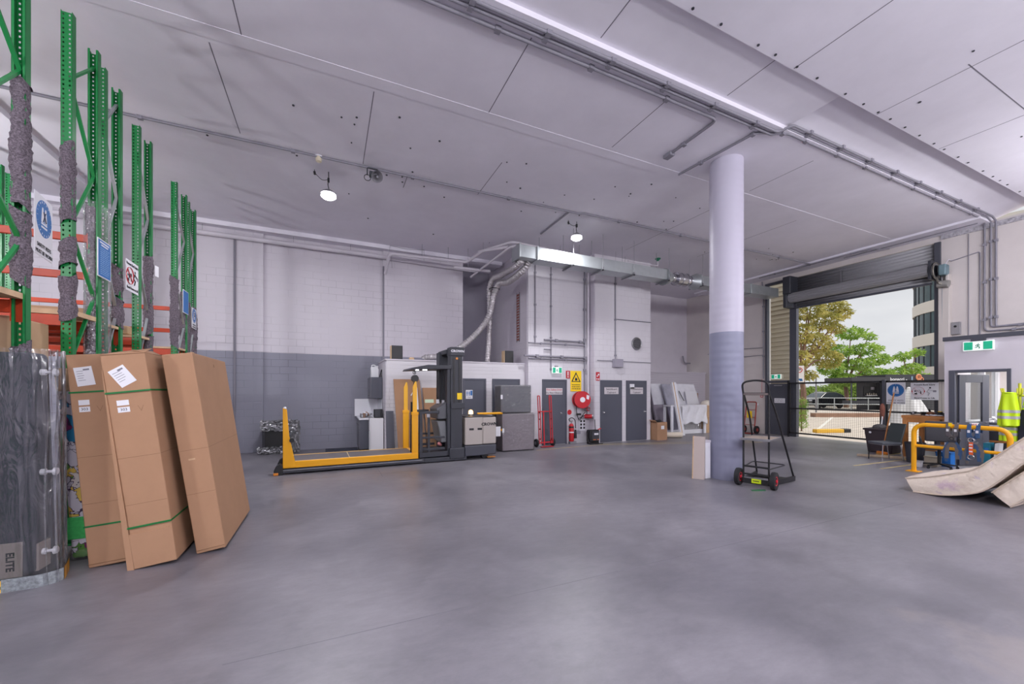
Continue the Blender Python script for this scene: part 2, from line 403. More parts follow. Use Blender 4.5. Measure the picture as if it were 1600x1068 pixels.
# floor joints and painted lines lie on the slab
jl = MB()
jl.box(-2, 8.62, 0, 6, 8.626, .0006); jl.box(.98, 8.3, 0, .986, 9.25, .0006); jl.box(-.6, 3.0, 0, 8, 3.005, .0006)
struct('trim_1', jl, mat('floor joint', (112, 111, 118), 0.7), flat=True)
yl = MB()
yw = mat('worn yellow line paint', (196, 176, 120), 0.6, noise=0.2, nscale=20)
for a, b in (((5.45, 10.12), (7.75, 10.35)), ((7.75, 10.35), (13.2, 8.6)), ((7.8, 10.5), (13.3, 9.0)), ((12.9, 5.45), (14.6, 5.45)), ((10.9, 5.0), (13.2, 4.9)), ((11.0, 4.55), (12.6, 4.5))):
    yl.bar((*a, .001), (*b, .001), .05, .001)
struct('trim_2', yl, yw, flat=True)

ce = MB()
ce.box(XL - .2, 4.25, CZ, XR + .2, 15, CZ + .5)              # far slab
ce.box(XL - .2, YF - .2, CZ, XR + .2, 3.42, CZ + .5)         # near slab
ce.box(XL - .2, 3.42, 6.27, 7.2, 4.25, 6.7)                  # shallow channel between them
ce.hexa([(7.2, 3.42, 6.52), (XR + .2, 3.42, 6.52), (XR + .2, 4.25, 6.27), (7.2, 4.25, 6.27)], [(7.2, 3.42, 6.8), (XR + .2, 3.42, 6.8), (XR + .2, 4.25, 6.8), (7.2, 4.25, 6.8)])
struct('ceiling', ce, 'ceil', flat=True)
so = MB(); so.box(XL, 6.0, CZ - .005, XR, 6.22, CZ + .01); so.box(XL, 5.0, CZ - .10, -4.7, 11.5, CZ + .01)
so.box(XL, 12.75, CZ - .12, 5.5, YB, CZ + .01)
so.box(15.2, 4.25, CZ - .06, XR, YB, CZ + .01)
struct('trim_3', so, 'ceil', flat=True)
sm = MB()
for a, b in (((-1.0, 4.3), (-1.0, 6.0)), ((.62, 6.3), (.62, 8.4)), ((2.35, 4.5), (2.35, 6.0)), ((3.1, 7.2), (3.1, 8.6)), ((4.75, 4.6), (4.75, 5.9)), ((8.6, 4.6), (8.6, 5.9)), ((8.6, 6.3), (8.6, 10)),
             ((5.9, 2.0), (5.9, 3.4)), ((8.1, 1.2), (8.1, 3.4)), ((10.3, 1.0), (10.3, 3.4)), ((8.0, 2.35), (15.0, 2.35)), ((11.2, 6.4), (11.2, 9.5)), ((-1.4, 6.3), (-1.4, 8.3)), ((1.5, 8.5), (1.5, 9.0))):
    sm.bar((*a, CZ - .0005), (*b, CZ - .0005), .014, .001)
for a, b in (((3.2, 3.44), (3.2, 4.2)), ((5.6, 3.44), (5.6, 4.2))): sm.bar((*a, 6.2695), (*b, 6.2695), .014, .001)
struct('trim_4', sm, 'seam', flat=True)
dots = MB()
for k in range(70):
    x, y = rng.uniform(-2, 14), rng.choice([rng.uniform(6.5, 11.5), rng.uniform(1, 3.4), rng.uniform(7, 9)])
    dots.cyl((x, y, CZ - .012), (x, y, CZ), rng.uniform(.012, .022), n=6)
for k in range(24):
    x = 2.5 + k * .5 + rng.uniform(-.15, .15); dots.cyl((x, 3.36, CZ - .012), (x, 3.36, CZ), .018, n=6)
struct('trim_5', dots, 'charcoal', flat=True)

# back wall: recessed panel between proud piers, then a deep recess beside the tall block
bw = MB()
bw.box(XL - .2, 12.97, 0, -1.65, 13.5, CZ); bw.box(-1.65, YB, 0, 1.55, 13.5, CZ); bw.box(1.55, 12.97, 0, 4.14, 13.5, CZ)
struct('wall_back', bw, 'back', flat=True)
dp = MB(); dp.box(-2.335, 12.94, 0, -2.285, 12.972, 5.85); dp.box(1.535, 12.965, 2.6, 1.585, 13.0, 5.6)
struct('trim_6', dp, mat('dark wall strip', (124, 121, 132), .6), flat=True)  # dark vertical strips at the wall panel edges
rc = MB(); rc.box(4.14, 14.25, 0, 6.2, 14.6, CZ); rc.box(4.0, 13.4, 0, 4.14, 14.6, CZ)
struct('wall_recess', rc, 'greywall', flat=True)
struct('wall_rear', MB().box(10.0, YB, 0, XR + .2, 13.35, 2.57).box(10.0, 13.0, 2.5, XR, YB, 2.57), 'bricky', flat=True)
struct('wall_upper', MB().box(10.0, 14.1, 2.5, XR + .2, 14.4, CZ), 'white', flat=True)
struct('wall_left', MB().box(XL - .2, YF, 0, XL, 13, CZ), 'white', flat=True)
struct('wall_front', MB().box(XL, YF - .2, 0, XR, YF, CZ), 'white', flat=True)

# washroom block, tall service blocks
wb = MB(); wb.box(1.42, 11.2, 0, 5.62, 12.97, 2.55)
struct('wall_washroom', wb, ['brickx'], flat=True)
struct('trim_8', MB().box(1.405, 11.25, 0, 1.42, 12.97, 2.55), 'bricky', flat=True)
struct('trim_9', MB().box(1.39, 11.185, 2.55, 5.62, 12.97, 2.58), 'white', flat=True)
tb = MB(); tb.box(5.62, 11.0, 0, 7.92, 14.3, CZ)
struct('wall_service', tb, 'blockx', flat=True)
struct('trim_10', MB().box(5.605, 11.05, 0, 5.62, 14.25, CZ), 'blocky', flat=True)
tb2 = MB(); tb2.box(7.92, 10.7, 0, 10.3, 14.3, CZ)
struct('wall_cupboard', tb2, 'blockx', flat=True)
struct('trim_11', MB().box(7.905, 10.72, 0, 7.92, 10.99, CZ), 'blocky', flat=True)

# right wall with the roller-door opening (Y 5.33 to 9.05) and the side door bay (Y 9.29 to 10.2)
rw = MB()
rw.box(XR, 10.22, 0, XR + .3, 14.5, CZ); rw.box(XR, 5.2, 5.97, XR + .3, 10.22, CZ); rw.box(XR, YF, 0, XR + .3, 5.2, CZ)
struct('wall_right', rw, 'cream', flat=True)
fr = MB()
fr.box(15.84, 5.2, 0, 16.0, 5.33, 5.97); fr.box(15.84, 9.05, 0, 16.0, 9.29, 5.97); fr.box(15.84, 10.14, 0, 16.0, 10.22, 5.97); fr.box(15.84, 9.29, 5.88, 16.0, 10.14, 5.97); fr.box(15.84, 9.29, 2.02, 16.0, 10.14, 2.12)
struct('trim_12', fr, 'dgrey', bevel=.006)
struct('trim_13', MB().box(15.7, 4.98, 0, 15.9, 5.2, 4.7).box(15.72, 5.0, 4.7, 15.9, 5.06, 5.0), mat('cream channel', (200, 193, 188), .5), bevel=.01)
w1 = MB(); w1.box(15.93, 9.29, 2.12, 15.935, 10.14, 5.88)
struct('window_1', w1, 'glass', flat=True)
# beam stub and peeling top edge along the right wall
struct('trim_14', MB().box(15.86, 3.3, 6.02, 15.9, 5.2, 6.14), mat('flaking plaster', (168, 165, 172), .9, noise=.5, nscale=14, bump=1, bscale=12), flat=True)

# office in the near right corner, its front facing the floor
ow = MB()
ow.box(13.0, 4.12, 0, 13.12, 4.2, 2.86); ow.box(13.0, 3.2, 2.17, 13.12, 4.12, 2.86); ow.box(13.0, -2.5, 0, 13.12, 3.2, 2.86)
ow.box(13.12, 4.10, 0, 14.0, 4.2, 2.86); ow.box(14.0, 4.10, 0, 15.8, 4.2, .95); ow.box(14.0, 4.10, 2.3, 15.8, 4.2, 2.86); ow.box(15.8, 4.10, 0, 15.9, 4.2, 2.86); ow.box(13.0, -2.6, 0, 15.9, -2.5, 2.86)
struct('wall_office', ow, 'white', flat=True)
struct('trim_15', MB().box(12.97, 2.2, 2.86, 15.9, 4.22, 2.95), 'dgrey', flat=True)
struct('trim_16', MB().box(13.0, -2.6, 2.86, 15.9, 2.2, 2.95), 'white', flat=True)
of = MB(); of.box(12.975, 4.02, 0, 13.13, 4.12, 2.18); of.box(12.975, 3.2, 0, 13.13, 3.26, 2.18); of.box(12.975, 3.26, 2.12, 13.13, 4.02, 2.18)
struct('trim_17', of, 'frame', bevel=.006)

# round column, darker paint up to head height plus blockwork-like ridges
mc = bpy.data.materials.new('column paint'); mc.use_nodes = True
nt = mc.node_tree; b_ = nt.nodes['Principled BSDF']; b_.inputs['Roughness'].default_value = .45
tc_ = nt.nodes.new('ShaderNodeTexCoord'); sx_ = nt.nodes.new('ShaderNodeSeparateXYZ'); nt.links.new(tc_.outputs['Object'], sx_.inputs[0])
lt_ = nt.nodes.new('ShaderNodeMath'); lt_.operation = 'LESS_THAN'; lt_.inputs[1].default_value = 2.84; nt.links.new(sx_.outputs['Z'], lt_.inputs[0])
cm_ = nt.nodes.new('ShaderNodeMix'); cm_.data_type = 'RGBA'; cm_.inputs['A'].default_value = srgb(190, 186, 202); cm_.inputs['B'].default_value = srgb(134, 136, 158)
nt.links.new(lt_.outputs[0], cm_.inputs['Factor']); nt.links.new(cm_.outputs['Result'], b_.inputs['Base Color'])
wv = nt.nodes.new('ShaderNodeTexWave'); wv.bands_direction = 'Z'; wv.inputs['Scale'].default_value = 2.2; wv.inputs['Distortion'].default_value = .6; wv.inputs['Detail'].default_value = 2
nt.links.new(tc_.outputs['Object'], wv.inputs['Vector'])
bp_ = nt.nodes.new('ShaderNodeBump'); bp_.inputs['Strength'].default_value = .12; bp_.inputs['Distance'].default_value = .02
nt.links.new(wv.outputs['Fac'], bp_.inputs['Height']); nt.links.new(bp_.outputs['Normal'], b_.inputs['Normal'])
struct('column', MB().cyl((7.12, 5.36, 0), (7.12, 5.36, CZ), .30, n=56), mc, ang=60)

# ------------------------------------------------------------------ doors
def door(n, x0, x1, y, frame=.05, top=2.05, hinge_right=False, handle_x=None, deep=.06):
    """door in a wall facing the camera side (-Y): frame, leaf and handle as parts"""
    d = thing('door_%d' % n, None, None, ((x0 + x1) / 2, y, 0), kind='structure')
    if frame:
        f = MB(); f.box(x0, y - .025, 0, x0 + frame, y + .02, top + .03); f.box(x1 - frame, y - .025, 0, x1, y + .02, top + .03); f.box(x0 + frame, y - .025, top - .02, x1 - frame, y + .02, top + .03)
        put('door_frame', f, 'frame', d, bevel=.004)
    e = frame
    put('door_leaf', MB().box(x0 + e, y - .012, .012, x1 - e, y + .02, top - (.02 if e else 0)), 'frame', d, bevel=.003)
    if handle_x:
        h = MB(); h.cyl((handle_x, y - .016, 1.0), (handle_x, y - .012, 1.0), .035); h.cyl((handle_x, y - .06, 1.0), (handle_x, y - .016, 1.0), .011); h.sphere((handle_x, y - .07, 1.0), .03)
        put('door_handle', h, 'chrome', d)
    return d
d1 = door(1, 3.57, 4.30, 11.2); d2 = door(2, 4.50, 5.43, 11.2, handle_x=4.62)
d3 = door(3, 6.11, 7.02, 11.0, handle_x=6.78)
d4 = door(4, 8.12, 9.03, 10.7, frame=0, top=2.07, handle_x=8.24); d5 = door(5, 9.20, 10.12, 10.7, frame=0, top=2.07, handle_x=10.0)

def wall_sign(parent, x, z, w, h, y, m='signwhite', name='sign_plate', lines=(), ink='ink', size=.05, bold=0.0, rim=None):
    """flat plate on a wall facing -Y"""
    if rim: put('sign_border', MB().box(x - w / 2, y - .004, z - h / 2, x + w / 2, y, z + h / 2), rim, parent, flat=True); w -= .012; h -= .012
    put(name, MB().box(x - w / 2, y - .006, z - h / 2, x + w / 2, y - .001, z + h / 2), m, parent, flat=True)
    for s, dz, sz, mk in lines:
        writing(parent, mk or ink, s, sz, '-y', (x, y - .0075, z + dz), bold=bold)
def door_sign(x, z, w, h, y, label, lines, **k):
    t = thing('door_sign', label, 'sign', (x, y, z)); wall_sign(t, x, z, w, h, y, m='plate', lines=lines, **k); return t
door_sign(6.55, 1.70, .62, .22, 10.988, 'white sign with red and black text on the grey fire door ', [('Fire Safety Door', .05, .085, 'redink'), ('Do Not Obstruct', -.05, .085, 'ink')], rim='ink')
door_sign(8.58, 1.72, .60, .24, 10.688, 'white text sign on the grey switchboard cupboard door beside the hose reel', [('Switchboard', .05, .09, 'ink'), ('Cupboard', -.06, .09, 'ink')], rim='ink')
door_sign(9.66, 1.72, .58, .24, 10.688, 'white text sign on the rightmost grey cupboard door under a taped paper', [('Communications', .05, .075, 'ink'), ('Cupboard', -.06, .08, 'ink')], rim='ink')
tag(put('paper_note', MB().box(9.36, 10.682, 1.79, 9.56, 10.686, 1.95), 'paper', flat=True), 'small white paper taped above the sign on the rightmost cupboard door', 'paper')
ts = thing('toilet_sign', 'white washroom sign with blue figures on grey door behind the mast', 'sign', (3.77, 11.19, 1.6))
put('sign_plate', MB().box(3.66, 11.181, 1.48, 3.87, 11.187, 1.74), 'signwhite', ts, flat=True)
for cx in (3.70, 3.765):
    fg = MB(); fg.cyl((cx, 11.181, 1.70), (cx, 11.179, 1.70), .012, n=10); fg.box(cx - .016, 11.179, 1.62, cx + .016, 11.181, 1.685); fg.box(cx - .010, 11.179, 1.57, cx + .010, 11.181, 1.63); put('pictogram', fg, 'signblue', ts, flat=True)
fg = MB()
fg.box(3.80, 11.179, 1.58, 3.86, 11.181, 1.72)
put('pictogram', fg, 'signblue', ts, flat=True); writing(ts, 'ink', 'TOILET', .035, '-y', (3.765, 11.1795, 1.52))

# side exit door in the right wall
d6 = thing('door_6', None, None, (15.9, 9.7, 0), kind='structure')
put('door_leaf', MB().box(15.86, 9.31, .01, 15.92, 10.13, 2.0), 'dgrey', d6, bevel=.004)
put('door_closer', MB().box(15.80, 9.55, 1.90, 15.86, 9.85, 1.95), 'steel', d6, bevel=.005)
put('door_edge', MB().box(15.845, 9.30, .02, 15.865, 9.325, 1.95), 'signwhite', d6)
d6s = thing('door_sign', 'white fire door sign on the dark side exit door below the tall window', 'sign', (15.85, 9.68, 1.35))
put('sign_plate', MB().box(15.852, 9.46, 1.25, 15.858, 9.86, 1.43), 'signwhite', d6s, flat=True)
writing(d6s, 'ink', 'Fire Safety Door', .048, '-x', (15.851, 9.66, 1.375)); writing(d6s, 'ink', 'Do Not Obstruct', .048, '-x', (15.851, 9.66, 1.305))

# office door: grey leaf with a tall pane, swung well into the office; daylight window in the office end wall
d7 = thing('door_7', None, None, (13.06, 4.02, 0), R(-22), kind='structure')
lf = MB(d7); lf.box(.02, -.04, .01, .17, 0, 2.08); lf.box(.58, -.04, .01, .74, 0, 2.08); lf.box(.17, -.04, .01, .58, 0, 1.0); lf.box(.17, -.04, 1.90, .58, 0, 2.08)
put('door_leaf', lf, 'frame', d7, bevel=.004)
put('door_pane', MB(d7).box(.17, -.022, 1.0, .58, -.018, 1.90), 'glass', d7, flat=True)
put('door_handle', MB(d7).cyl((.67, -.04, 1.0), (.67, -.09, 1.0), .012).box(.57, -.10, .99, .68, -.085, 1.01), 'chrome', d7)
w2 = thing('window_2', None, None, (14.9, 4.15, 0), kind='structure')
sf = MB(); sf.box(14.0, 4.09, .95, 14.05, 4.21, 2.3); sf.box(15.75, 4.09, .95, 15.8, 4.21, 2.3); sf.box(14.05, 4.09, 2.25, 15.75, 4.21, 2.3); sf.box(14.05, 4.09, .95, 15.75, 4.21, 1.0); sf.box(14.88, 4.09, 1.0, 14.93, 4.21, 2.25)
put('window_frame', sf, 'signwhite', w2, bevel=.004)
put('window_pane', MB().box(14.05, 4.148, 1.0, 15.75, 4.152, 2.25), 'glass', w2, flat=True)
ds = thing('door_notice', 'small white notice with red and black print on the open grey office door', 'sign', (13.3, 3.9, .95))
put('sign_plate', MB(d7).box(.26, -.046, .84, .46, -.041, 1.0) if False else MB().add([WM[d7.name] @ Vector(p) for p in ((.26, -.046, .80), (.48, -.046, .80), (.48, -.046, .98), (.26, -.046, .98), (.26, -.041, .80), (.48, -.041, .80), (.48, -.041, .98), (.26, -.041, .98))], [(0, 1, 2, 3), (7, 6, 5, 4), (0, 4, 5, 1), (1, 5, 6, 2), (2, 6, 7, 3), (3, 7, 4, 0)]), 'signwhite', ds, flat=True)
for mk_, rows in (('redink', (.94, .865)), ('ink', (.915, .84))):
    q = MB()
    for z in rows:
        x = .29
        while x < .43: l = rng.uniform(.02, .05); q.add([WM[d7.name] @ Vector(p) for p in ((x, -.0475, z), (min(x + l, .455), -.0475, z), (min(x + l, .455), -.0475, z + .018), (x, -.0475, z + .018))], [(0, 1, 2, 3)]); x += l + .01
    put('notice_print', q, mk_, ds, flat=True)

# ------------------------------------------------------------------ lamps (each carries its own light)
M['lampglass'] = mat('lit lamp glass', (255, 255, 255), .4, emit=(250, 250, 255), estr=14)
def lamp(x, y, label, power, seen=True, drop=.46, group=None):
    t = thing('hanging_floodlight', label, 'lamp', (x, y, CZ - drop), group=group)
    z = CZ - drop
    put('lamp_housing', MB().lathe([(.03, z + .09), (.06, z + .085), (.15, z + .02), (.155, z), (.14, z - .005)], (x, y, 0), n=24), 'steel', t)
    put('lamp_glass', MB().lathe([(.138, z - .004), (.145, z - .05), (.10, z - .085), (.01, z - .095)], (x, y, 0), n=24), 'lampglass', t)
    c = MB(); c.tube([(x, y, CZ), (x + .005, y, z + .30), (x - .012, y, z + .2), (x + .01, y, z + .09)], .008); c.box(x - .02, y - .02, z + .25, x + .02, y + .02, z + .33)
    if seen: c.tube(ring([(x - .26, y, CZ - .01), (x - .25, y, CZ - .08), (x - .12, y, z + .26), (x, y, z + .30)], r=.06), .006); c.cyl((x - .26, y, CZ - .05), (x - .25, y, CZ - .11), .022)
    put('cable', c, 'black', t)
    if seen:
        ld = bpy.data.lights.new('lamp_light', 'AREA'); ld.shape = 'DISK'; ld.size = .3
    else:
        ld = bpy.data.lights.new('lamp_light', 'POINT'); ld.shadow_soft_size = .2
    ld.energy = power; ld.color = LAMP_COLOR
    lo = bpy.data.objects.new('lamp_light', ld); COL.objects.link(lo); lo.parent = t; lo.location = (0, 0, -.11 if seen else -.25)
    return t
lamp(0.0, 9.0, 'bright round lamp hanging below the ceiling left of the horn loudspeaker', LAMP_POWER_SEEN)
lamp(5.98, 8.88, 'bright round lamp hanging below the ceiling above the galvanised duct', LAMP_POWER_SEEN, drop=.40)
for (x, y, k) in ((-6.5, 8.5, .65), (-6, 1.0, 1.15), (0, -1.5, .95), (6, -1.5, .8), (12.4, .9, .6), (13, -4, .9), (0, -6, 1), (7, -6, 1)):  # unseen lamps, added to lift the brightness of walls and ceiling
    lamp(x, y, 'unseen round lamp added over the open floor to brighten the room', LAMP_POWER * k, False, 1.3, 'unseen lamps added over the near floor')
cl = thing('added_light_panel', 'unseen flat light panel added to brighten the corner office', 'light', (14.5, 2.4, 2.8))  # unseen panel, added to brighten the view through the office doorway
put('light_panel', MB().box(14.2, 1.8, 2.79, 14.8, 3.0, 2.83), mat('lit panel', (250, 250, 250), .5, emit=(255, 252, 246), estr=5), cl)
ld = bpy.data.lights.new('panel_light', 'AREA'); ld.energy = OFFICE_POWER; ld.shape = 'RECTANGLE'; ld.size = .6; ld.size_y = 1.2; ld.color = (1, .98, .95)
lo = bpy.data.objects.new('panel_light', ld); COL.objects.link(lo); lo.parent = cl; lo.location = (0, 0, -.03)

# ------------------------------------------------------------------ overhead duct, flexible hoses, pipes, conduits
DY, DZ = 9.55, 5.36
du = thing('ventilation_duct', 'long galvanised rectangular duct with inline fan hung below the ceiling', 'duct', (9.0, DY, DZ))
a = MB(); a.box(4.5, DY - .22, DZ - .15, 9.75, DY + .22, DZ + .17); put('duct_section', a, 'galv', du, bevel=.004)
a = MB(); a.box(11.15, DY - .22, DZ - .15, 15.25, DY + .22, DZ + .17); put('duct_section', a, 'galv', du, bevel=.004)
for x0, x1, r0, r1 in ((9.75, 10.05, .27, .15), (10.9, 11.15, .15, .27)):
    put('duct_reducer', MB().cyl((x0, DY, DZ), (x1, DY, DZ), r0, r1, n=24), 'galv', du)
a = MB()
for x0, x1, r in ((10.05, 10.25, .145), (10.25, 10.70, .20), (10.70, 10.9, .145)): a.cyl((x0, DY, DZ), (x1, DY, DZ), r, n=24)
for x in (10.05, 10.25, 10.45, 10.70, 10.88): a.torus((x, DY, DZ), .205 if 10.2 < x < 10.75 else .15, .014, 'x', 24, 6)
put('inline_fan', a, 'chrome', du)
for x in (4.52, 5.05, 9.73, 11.17, 12.9, 13.7): put('flange', MB().box(x - .018, DY - .245, DZ - .175, x + .018, DY + .245, DZ + .195), 'galv', du, bevel=.003)
for x in (6.15, 7.15, 8.3, 9.7, 11.2, 13.0):
    b = MB(); b.box(x - .02, DY - .29, DZ - .20, x + .02, DY + .29, DZ - .165)
    b.box(x - .02, DY - .29, DZ - .20, x + .02, DY - .25, DZ - .10)
    br_ = put('hanger_bracket', b, 'steel', du)
    r = MB()
    for s in (-.265, .265): r.cyl((x, DY + s, DZ - .18), (x, DY + s, CZ), .007, n=6)
    put('hanger_rod', r, 'steel', du)

def hose(name, pts, r, label):
    P = [Vector(p) for p in pts]; n = len(P); out = []
    for i in range(n - 1):                      # Catmull-Rom through the points
        p0, p1, p2, p3 = P[max(i - 1, 0)], P[i], P[i + 1], P[min(i + 2, n - 1)]
        for k in range(40):
            t = k / 40; out.append(.5 * ((2 * p1) + (p2 - p0) * t + (2 * p0 - 5 * p1 + 4 * p2 - p3) * t * t + (3 * p1 - p0 - 3 * p2 + p3) * t ** 3))
    out.append(P[-1])
    L = 0; rs = []
    for i, p in enumerate(out):
        if i: L += (p - out[i - 1]).length
        rs.append(r + r * .13 * math.sin(L * 2 * PI / .075) + rng.uniform(-.05, .05) * r)
    return tag(put(name, MB().tube(out, r, 18, rs=rs), 'foil', ang=80), label, 'hose')
hose('flexible_duct', [(4.95, 9.6, 5.22), (4.85, 9.9, 5.0), (4.75, 10.6, 4.88), (4.72, 11.15, 4.98), (4.68, 11.45, 4.75), (4.52, 11.5, 4.05), (4.15, 11.55, 3.5), (3.6, 11.6, 3.02), (3.05, 11.65, 2.76), (2.62, 11.7, 2.70), (2.55, 11.72, 2.66)], .085, 'silver flexible duct hose curving down to the washroom roof beside the black speaker')
hose('flexible_duct', [(4.7, 9.58, 5.22), (4.66, 9.95, 5.12), (4.62, 10.8, 5.12), (4.60, 11.35, 5.15), (4.58, 11.62, 4.9), (4.60, 11.66, 4.2), (4.58, 11.66, 3.4), (4.52, 11.66, 2.60)], .08, 'silver flexible duct hose hanging straight down onto the washroom roof')
tag(put('hose_tie', MB().torus((4.66, 11.42, 4.86), .16, .012, 'z', 20, 6), 'black'), 'black strap tying the two silver duct hoses together', 'strap')

def pipe(label, pts, r=.03, m='pipe', name='pipe', rad=.12, rods=(), clips=0.0, cat='pipe', group=None):
    t = MB().tube(ring(pts, r=rad), r, 10)
    o = thing(name, label, cat, pts[0], group=group); put('run', t, m, o, ang=60)
    if rods:
        b = MB()
        for p in rods: b.cyl(p, (p[0], p[1], CZ), .006, n=6)
        put('hanger', b, 'steel', o)
    if clips:
        for i in range(len(pts) - 1):
            p, q = Vector(pts[i]), Vector(pts[i + 1]); L = (q - p).length; k = clips * .5
            while k < L:
                c = p + (q - p) * (k / L); b = MB(); b.box(c.x - r * 1.5, c.y - r * 1.5, c.z - r * 1.5, c.x + r * 1.5, c.y + r * 1.5, c.z + r * 1.5); put('saddle', b, m, o); k += clips
    return o
pipe('white pipe running along the top of the back wall', [(-10.5, 12.86, 5.86), (1.2, 12.86, 5.86), (4.6, 12.86, 5.8)], .065, rods=[(-.9, 12.86, 5.9), (.6, 12.86, 5.9), (-3, 12.86, 5.9)])
pipe('white pipe rising from the wall joint and jogging towards the duct', [(1.6, 12.88, 5.35), (1.65, 12.3, 5.8), (4.0, 12.1, 5.8), (4.25, 11.3, 5.95), (4.75, 10.6, 5.9)], .045, rods=[(3.4, 12.15, 5.8), (4.25, 11.3, 5.95), (2.6, 12.2, 5.8)])
pipe('white pipe passing behind the flexible hoses at duct level', [(3.6, 12.2, 5.62), (4.75, 12.0, 5.58)], .045, rods=[(4.0, 12.0, 5.6)])
pipe('white pipe bent over the duct end and running in front of the service block', [(4.3, 12.6, 5.5), (4.75, 10.4, 5.85), (4.95, 10.25, 5.85), (9.6, 10.25, 5.78)], .035, rods=[(5.6, 10.25, 5.85), (7.0, 10.25, 5.8), (8.4, 10.25, 5.8)])
pipe('upper white pipe nearest the ceiling above the service block', [(4.2, 11.6, 6.0), (4.9, 10.6, 6.08), (9.9, 10.5, 5.9), (10.4, 10.5, 5.9)], .035, rods=[(6.5, 10.55, 6.0), (9.0, 10.5, 5.95)])
sp_ = thing('sprinkler', 'green capped sprinkler on a short bent pipe right of the duct fan', 'sprinkler', (9.9, 9.9, 5.8))
put('sprinkler_pipe', MB().tube(ring([(8.6, 9.9, 5.82), (9.85, 9.9, 5.82), (9.85, 9.9, 6.0)], r=.05), .022), 'pipe', sp_)
put('cap', MB().lathe([(.03, 5.98), (.05, 6.02), (.09, 6.05), (.09, 6.07), (.02, 6.08)], (9.85, 9.9, 0)), mat('green cap', (20, 110, 80), .5), sp_)
wb_ = thing('wire_frame_hanger', 'thin wire hoop hanging over the back wall pipe', 'wire', (1.7, 12.6, CZ))
w = MB(); w.tube([(1.62, 12.7, 5.45), (1.72, 12.7, CZ - .005), (1.78, 12.7, 5.5)], .006, 6); w.tube([(1.72, 12.7, CZ - .02), (2.2, 12.7, CZ - .05), (2.75, 12.65, CZ - .02)], .006, 6); w.tube([(2.75, 12.65, CZ), (2.75, 12.65, 5.85)], .006, 6)
put('wire', w, 'conduit', wb_)

# conduits
cz = CZ - .022
pipe('grey conduit crossing the far ceiling past the horn loudspeaker', [(-10.5, 8.5, cz), (5.75, 8.42, cz), (5.85, 8.36, cz), (15.25, 8.25, cz - .05)], .022, 'conduit', 'conduit', clips=2.2, cat='conduit')
pipe('short grey conduit branching back towards the duct', [(5.46, 8.44, cz), (5.49, 9.95, cz)], .022, 'conduit', 'conduit', cat='conduit')
pipe('single grey conduit along the near ceiling ending in a junction box', [(-3, 4.55, cz), (5.83, 4.55, cz), (5.86, 5.55, cz)], .024, 'conduit', 'conduit', clips=1.4, cat='conduit')
tag(put('junction_box', MB().box(5.80, 5.52, CZ - .07, 5.92, 5.70, CZ), 'conduit', bevel=.008), 'small grey junction box on the ceiling at the conduit end', 'box')
for dy, l in ((4.42, 'lower of the twin conduits along the ceiling channel edge'), (4.33, 'upper of the twin conduits along the ceiling channel edge')):
    pipe('grey ' + l, [(-3, dy, cz), (7.05, dy, cz), (7.2, dy - .17, 6.235), (15.6, dy - .17, 6.235), (15.86, dy - .17, 6.15), (15.86, dy - .17, 3.4), (15.86, 2.5, 3.35 if dy > 4.4 else 3.42)], .022, 'conduit', 'conduit', clips=1.0, cat='conduit', rad=.06)
pipe('grey conduit on the ceiling looping past the column head to the wall bundle', [(6.58, 6.04, cz), (6.72, 4.50, cz), (7.3, 4.30, 6.20), (15.6, 4.30, 6.2), (15.86, 4.36, 6.1), (15.86, 4.36, 3.3), (15.86, 2.5, 3.25)], .022, 'conduit', 'conduit', clips=1.0, cat='conduit', rad=.1)
pipe('thin conduit along the ceiling above the roller door', [(15.3, 10.1, 6.12), (15.3, 6.6, 6.12), (15.75, 6.3, 6.10)], .014, 'conduit', 'conduit', clips=1.2, cat='conduit')
pipe('thin conduit from the wall bundle along the ceiling edge', [(15.55, 4.4, 6.13), (15.55, 5.9, 6.12), (15.55, 7.4, 6.12)], .014, 'conduit', 'conduit', cat='conduit')
pipe('thin vertical conduit between roller door motor and wall bundle', [(15.88, 5.0, 5.35), (15.88, 4.45, 5.45), (15.88, 4.45, 2.95)], .013, 'conduit', 'conduit', cat='conduit', rad=.05)
pipe('thinner vertical conduit dropping to the exit sign', [(15.88, 4.66, 6.0), (15.88, 4.66, 3.0)], .009, 'conduit', 'conduit', cat='conduit')
pipe('paired conduit down the rear corner of the right wall', [(15.86, 10.35, 6.1), (15.86, 10.3, 5.6), (15.86, 10.3, 2.2)], .02, 'conduit', 'conduit', clips=1.0, cat='conduit')
pipe('horizontal conduit on the right wall behind the column', [(15.88, 10.35, 3.45), (15.88, 11.6, 3.5), (15.88, 12.9, 3.4)], .014, 'conduit', 'conduit', cat='conduit')
pipe('lower horizontal conduit on the right wall with a bent drop', [(15.88, 10.35, 3.15), (15.88, 11.4, 3.15), (15.88, 11.5, 3.0)], .014, 'conduit', 'conduit', cat='conduit')
pipe('small bracket pipe on the rear upper wall beside the column', [(15.5, 13.98, 3.4), (15.5, 13.9, 3.05), (15.95, 13.9, 3.05)], .03, 'conduit', 'pipe')
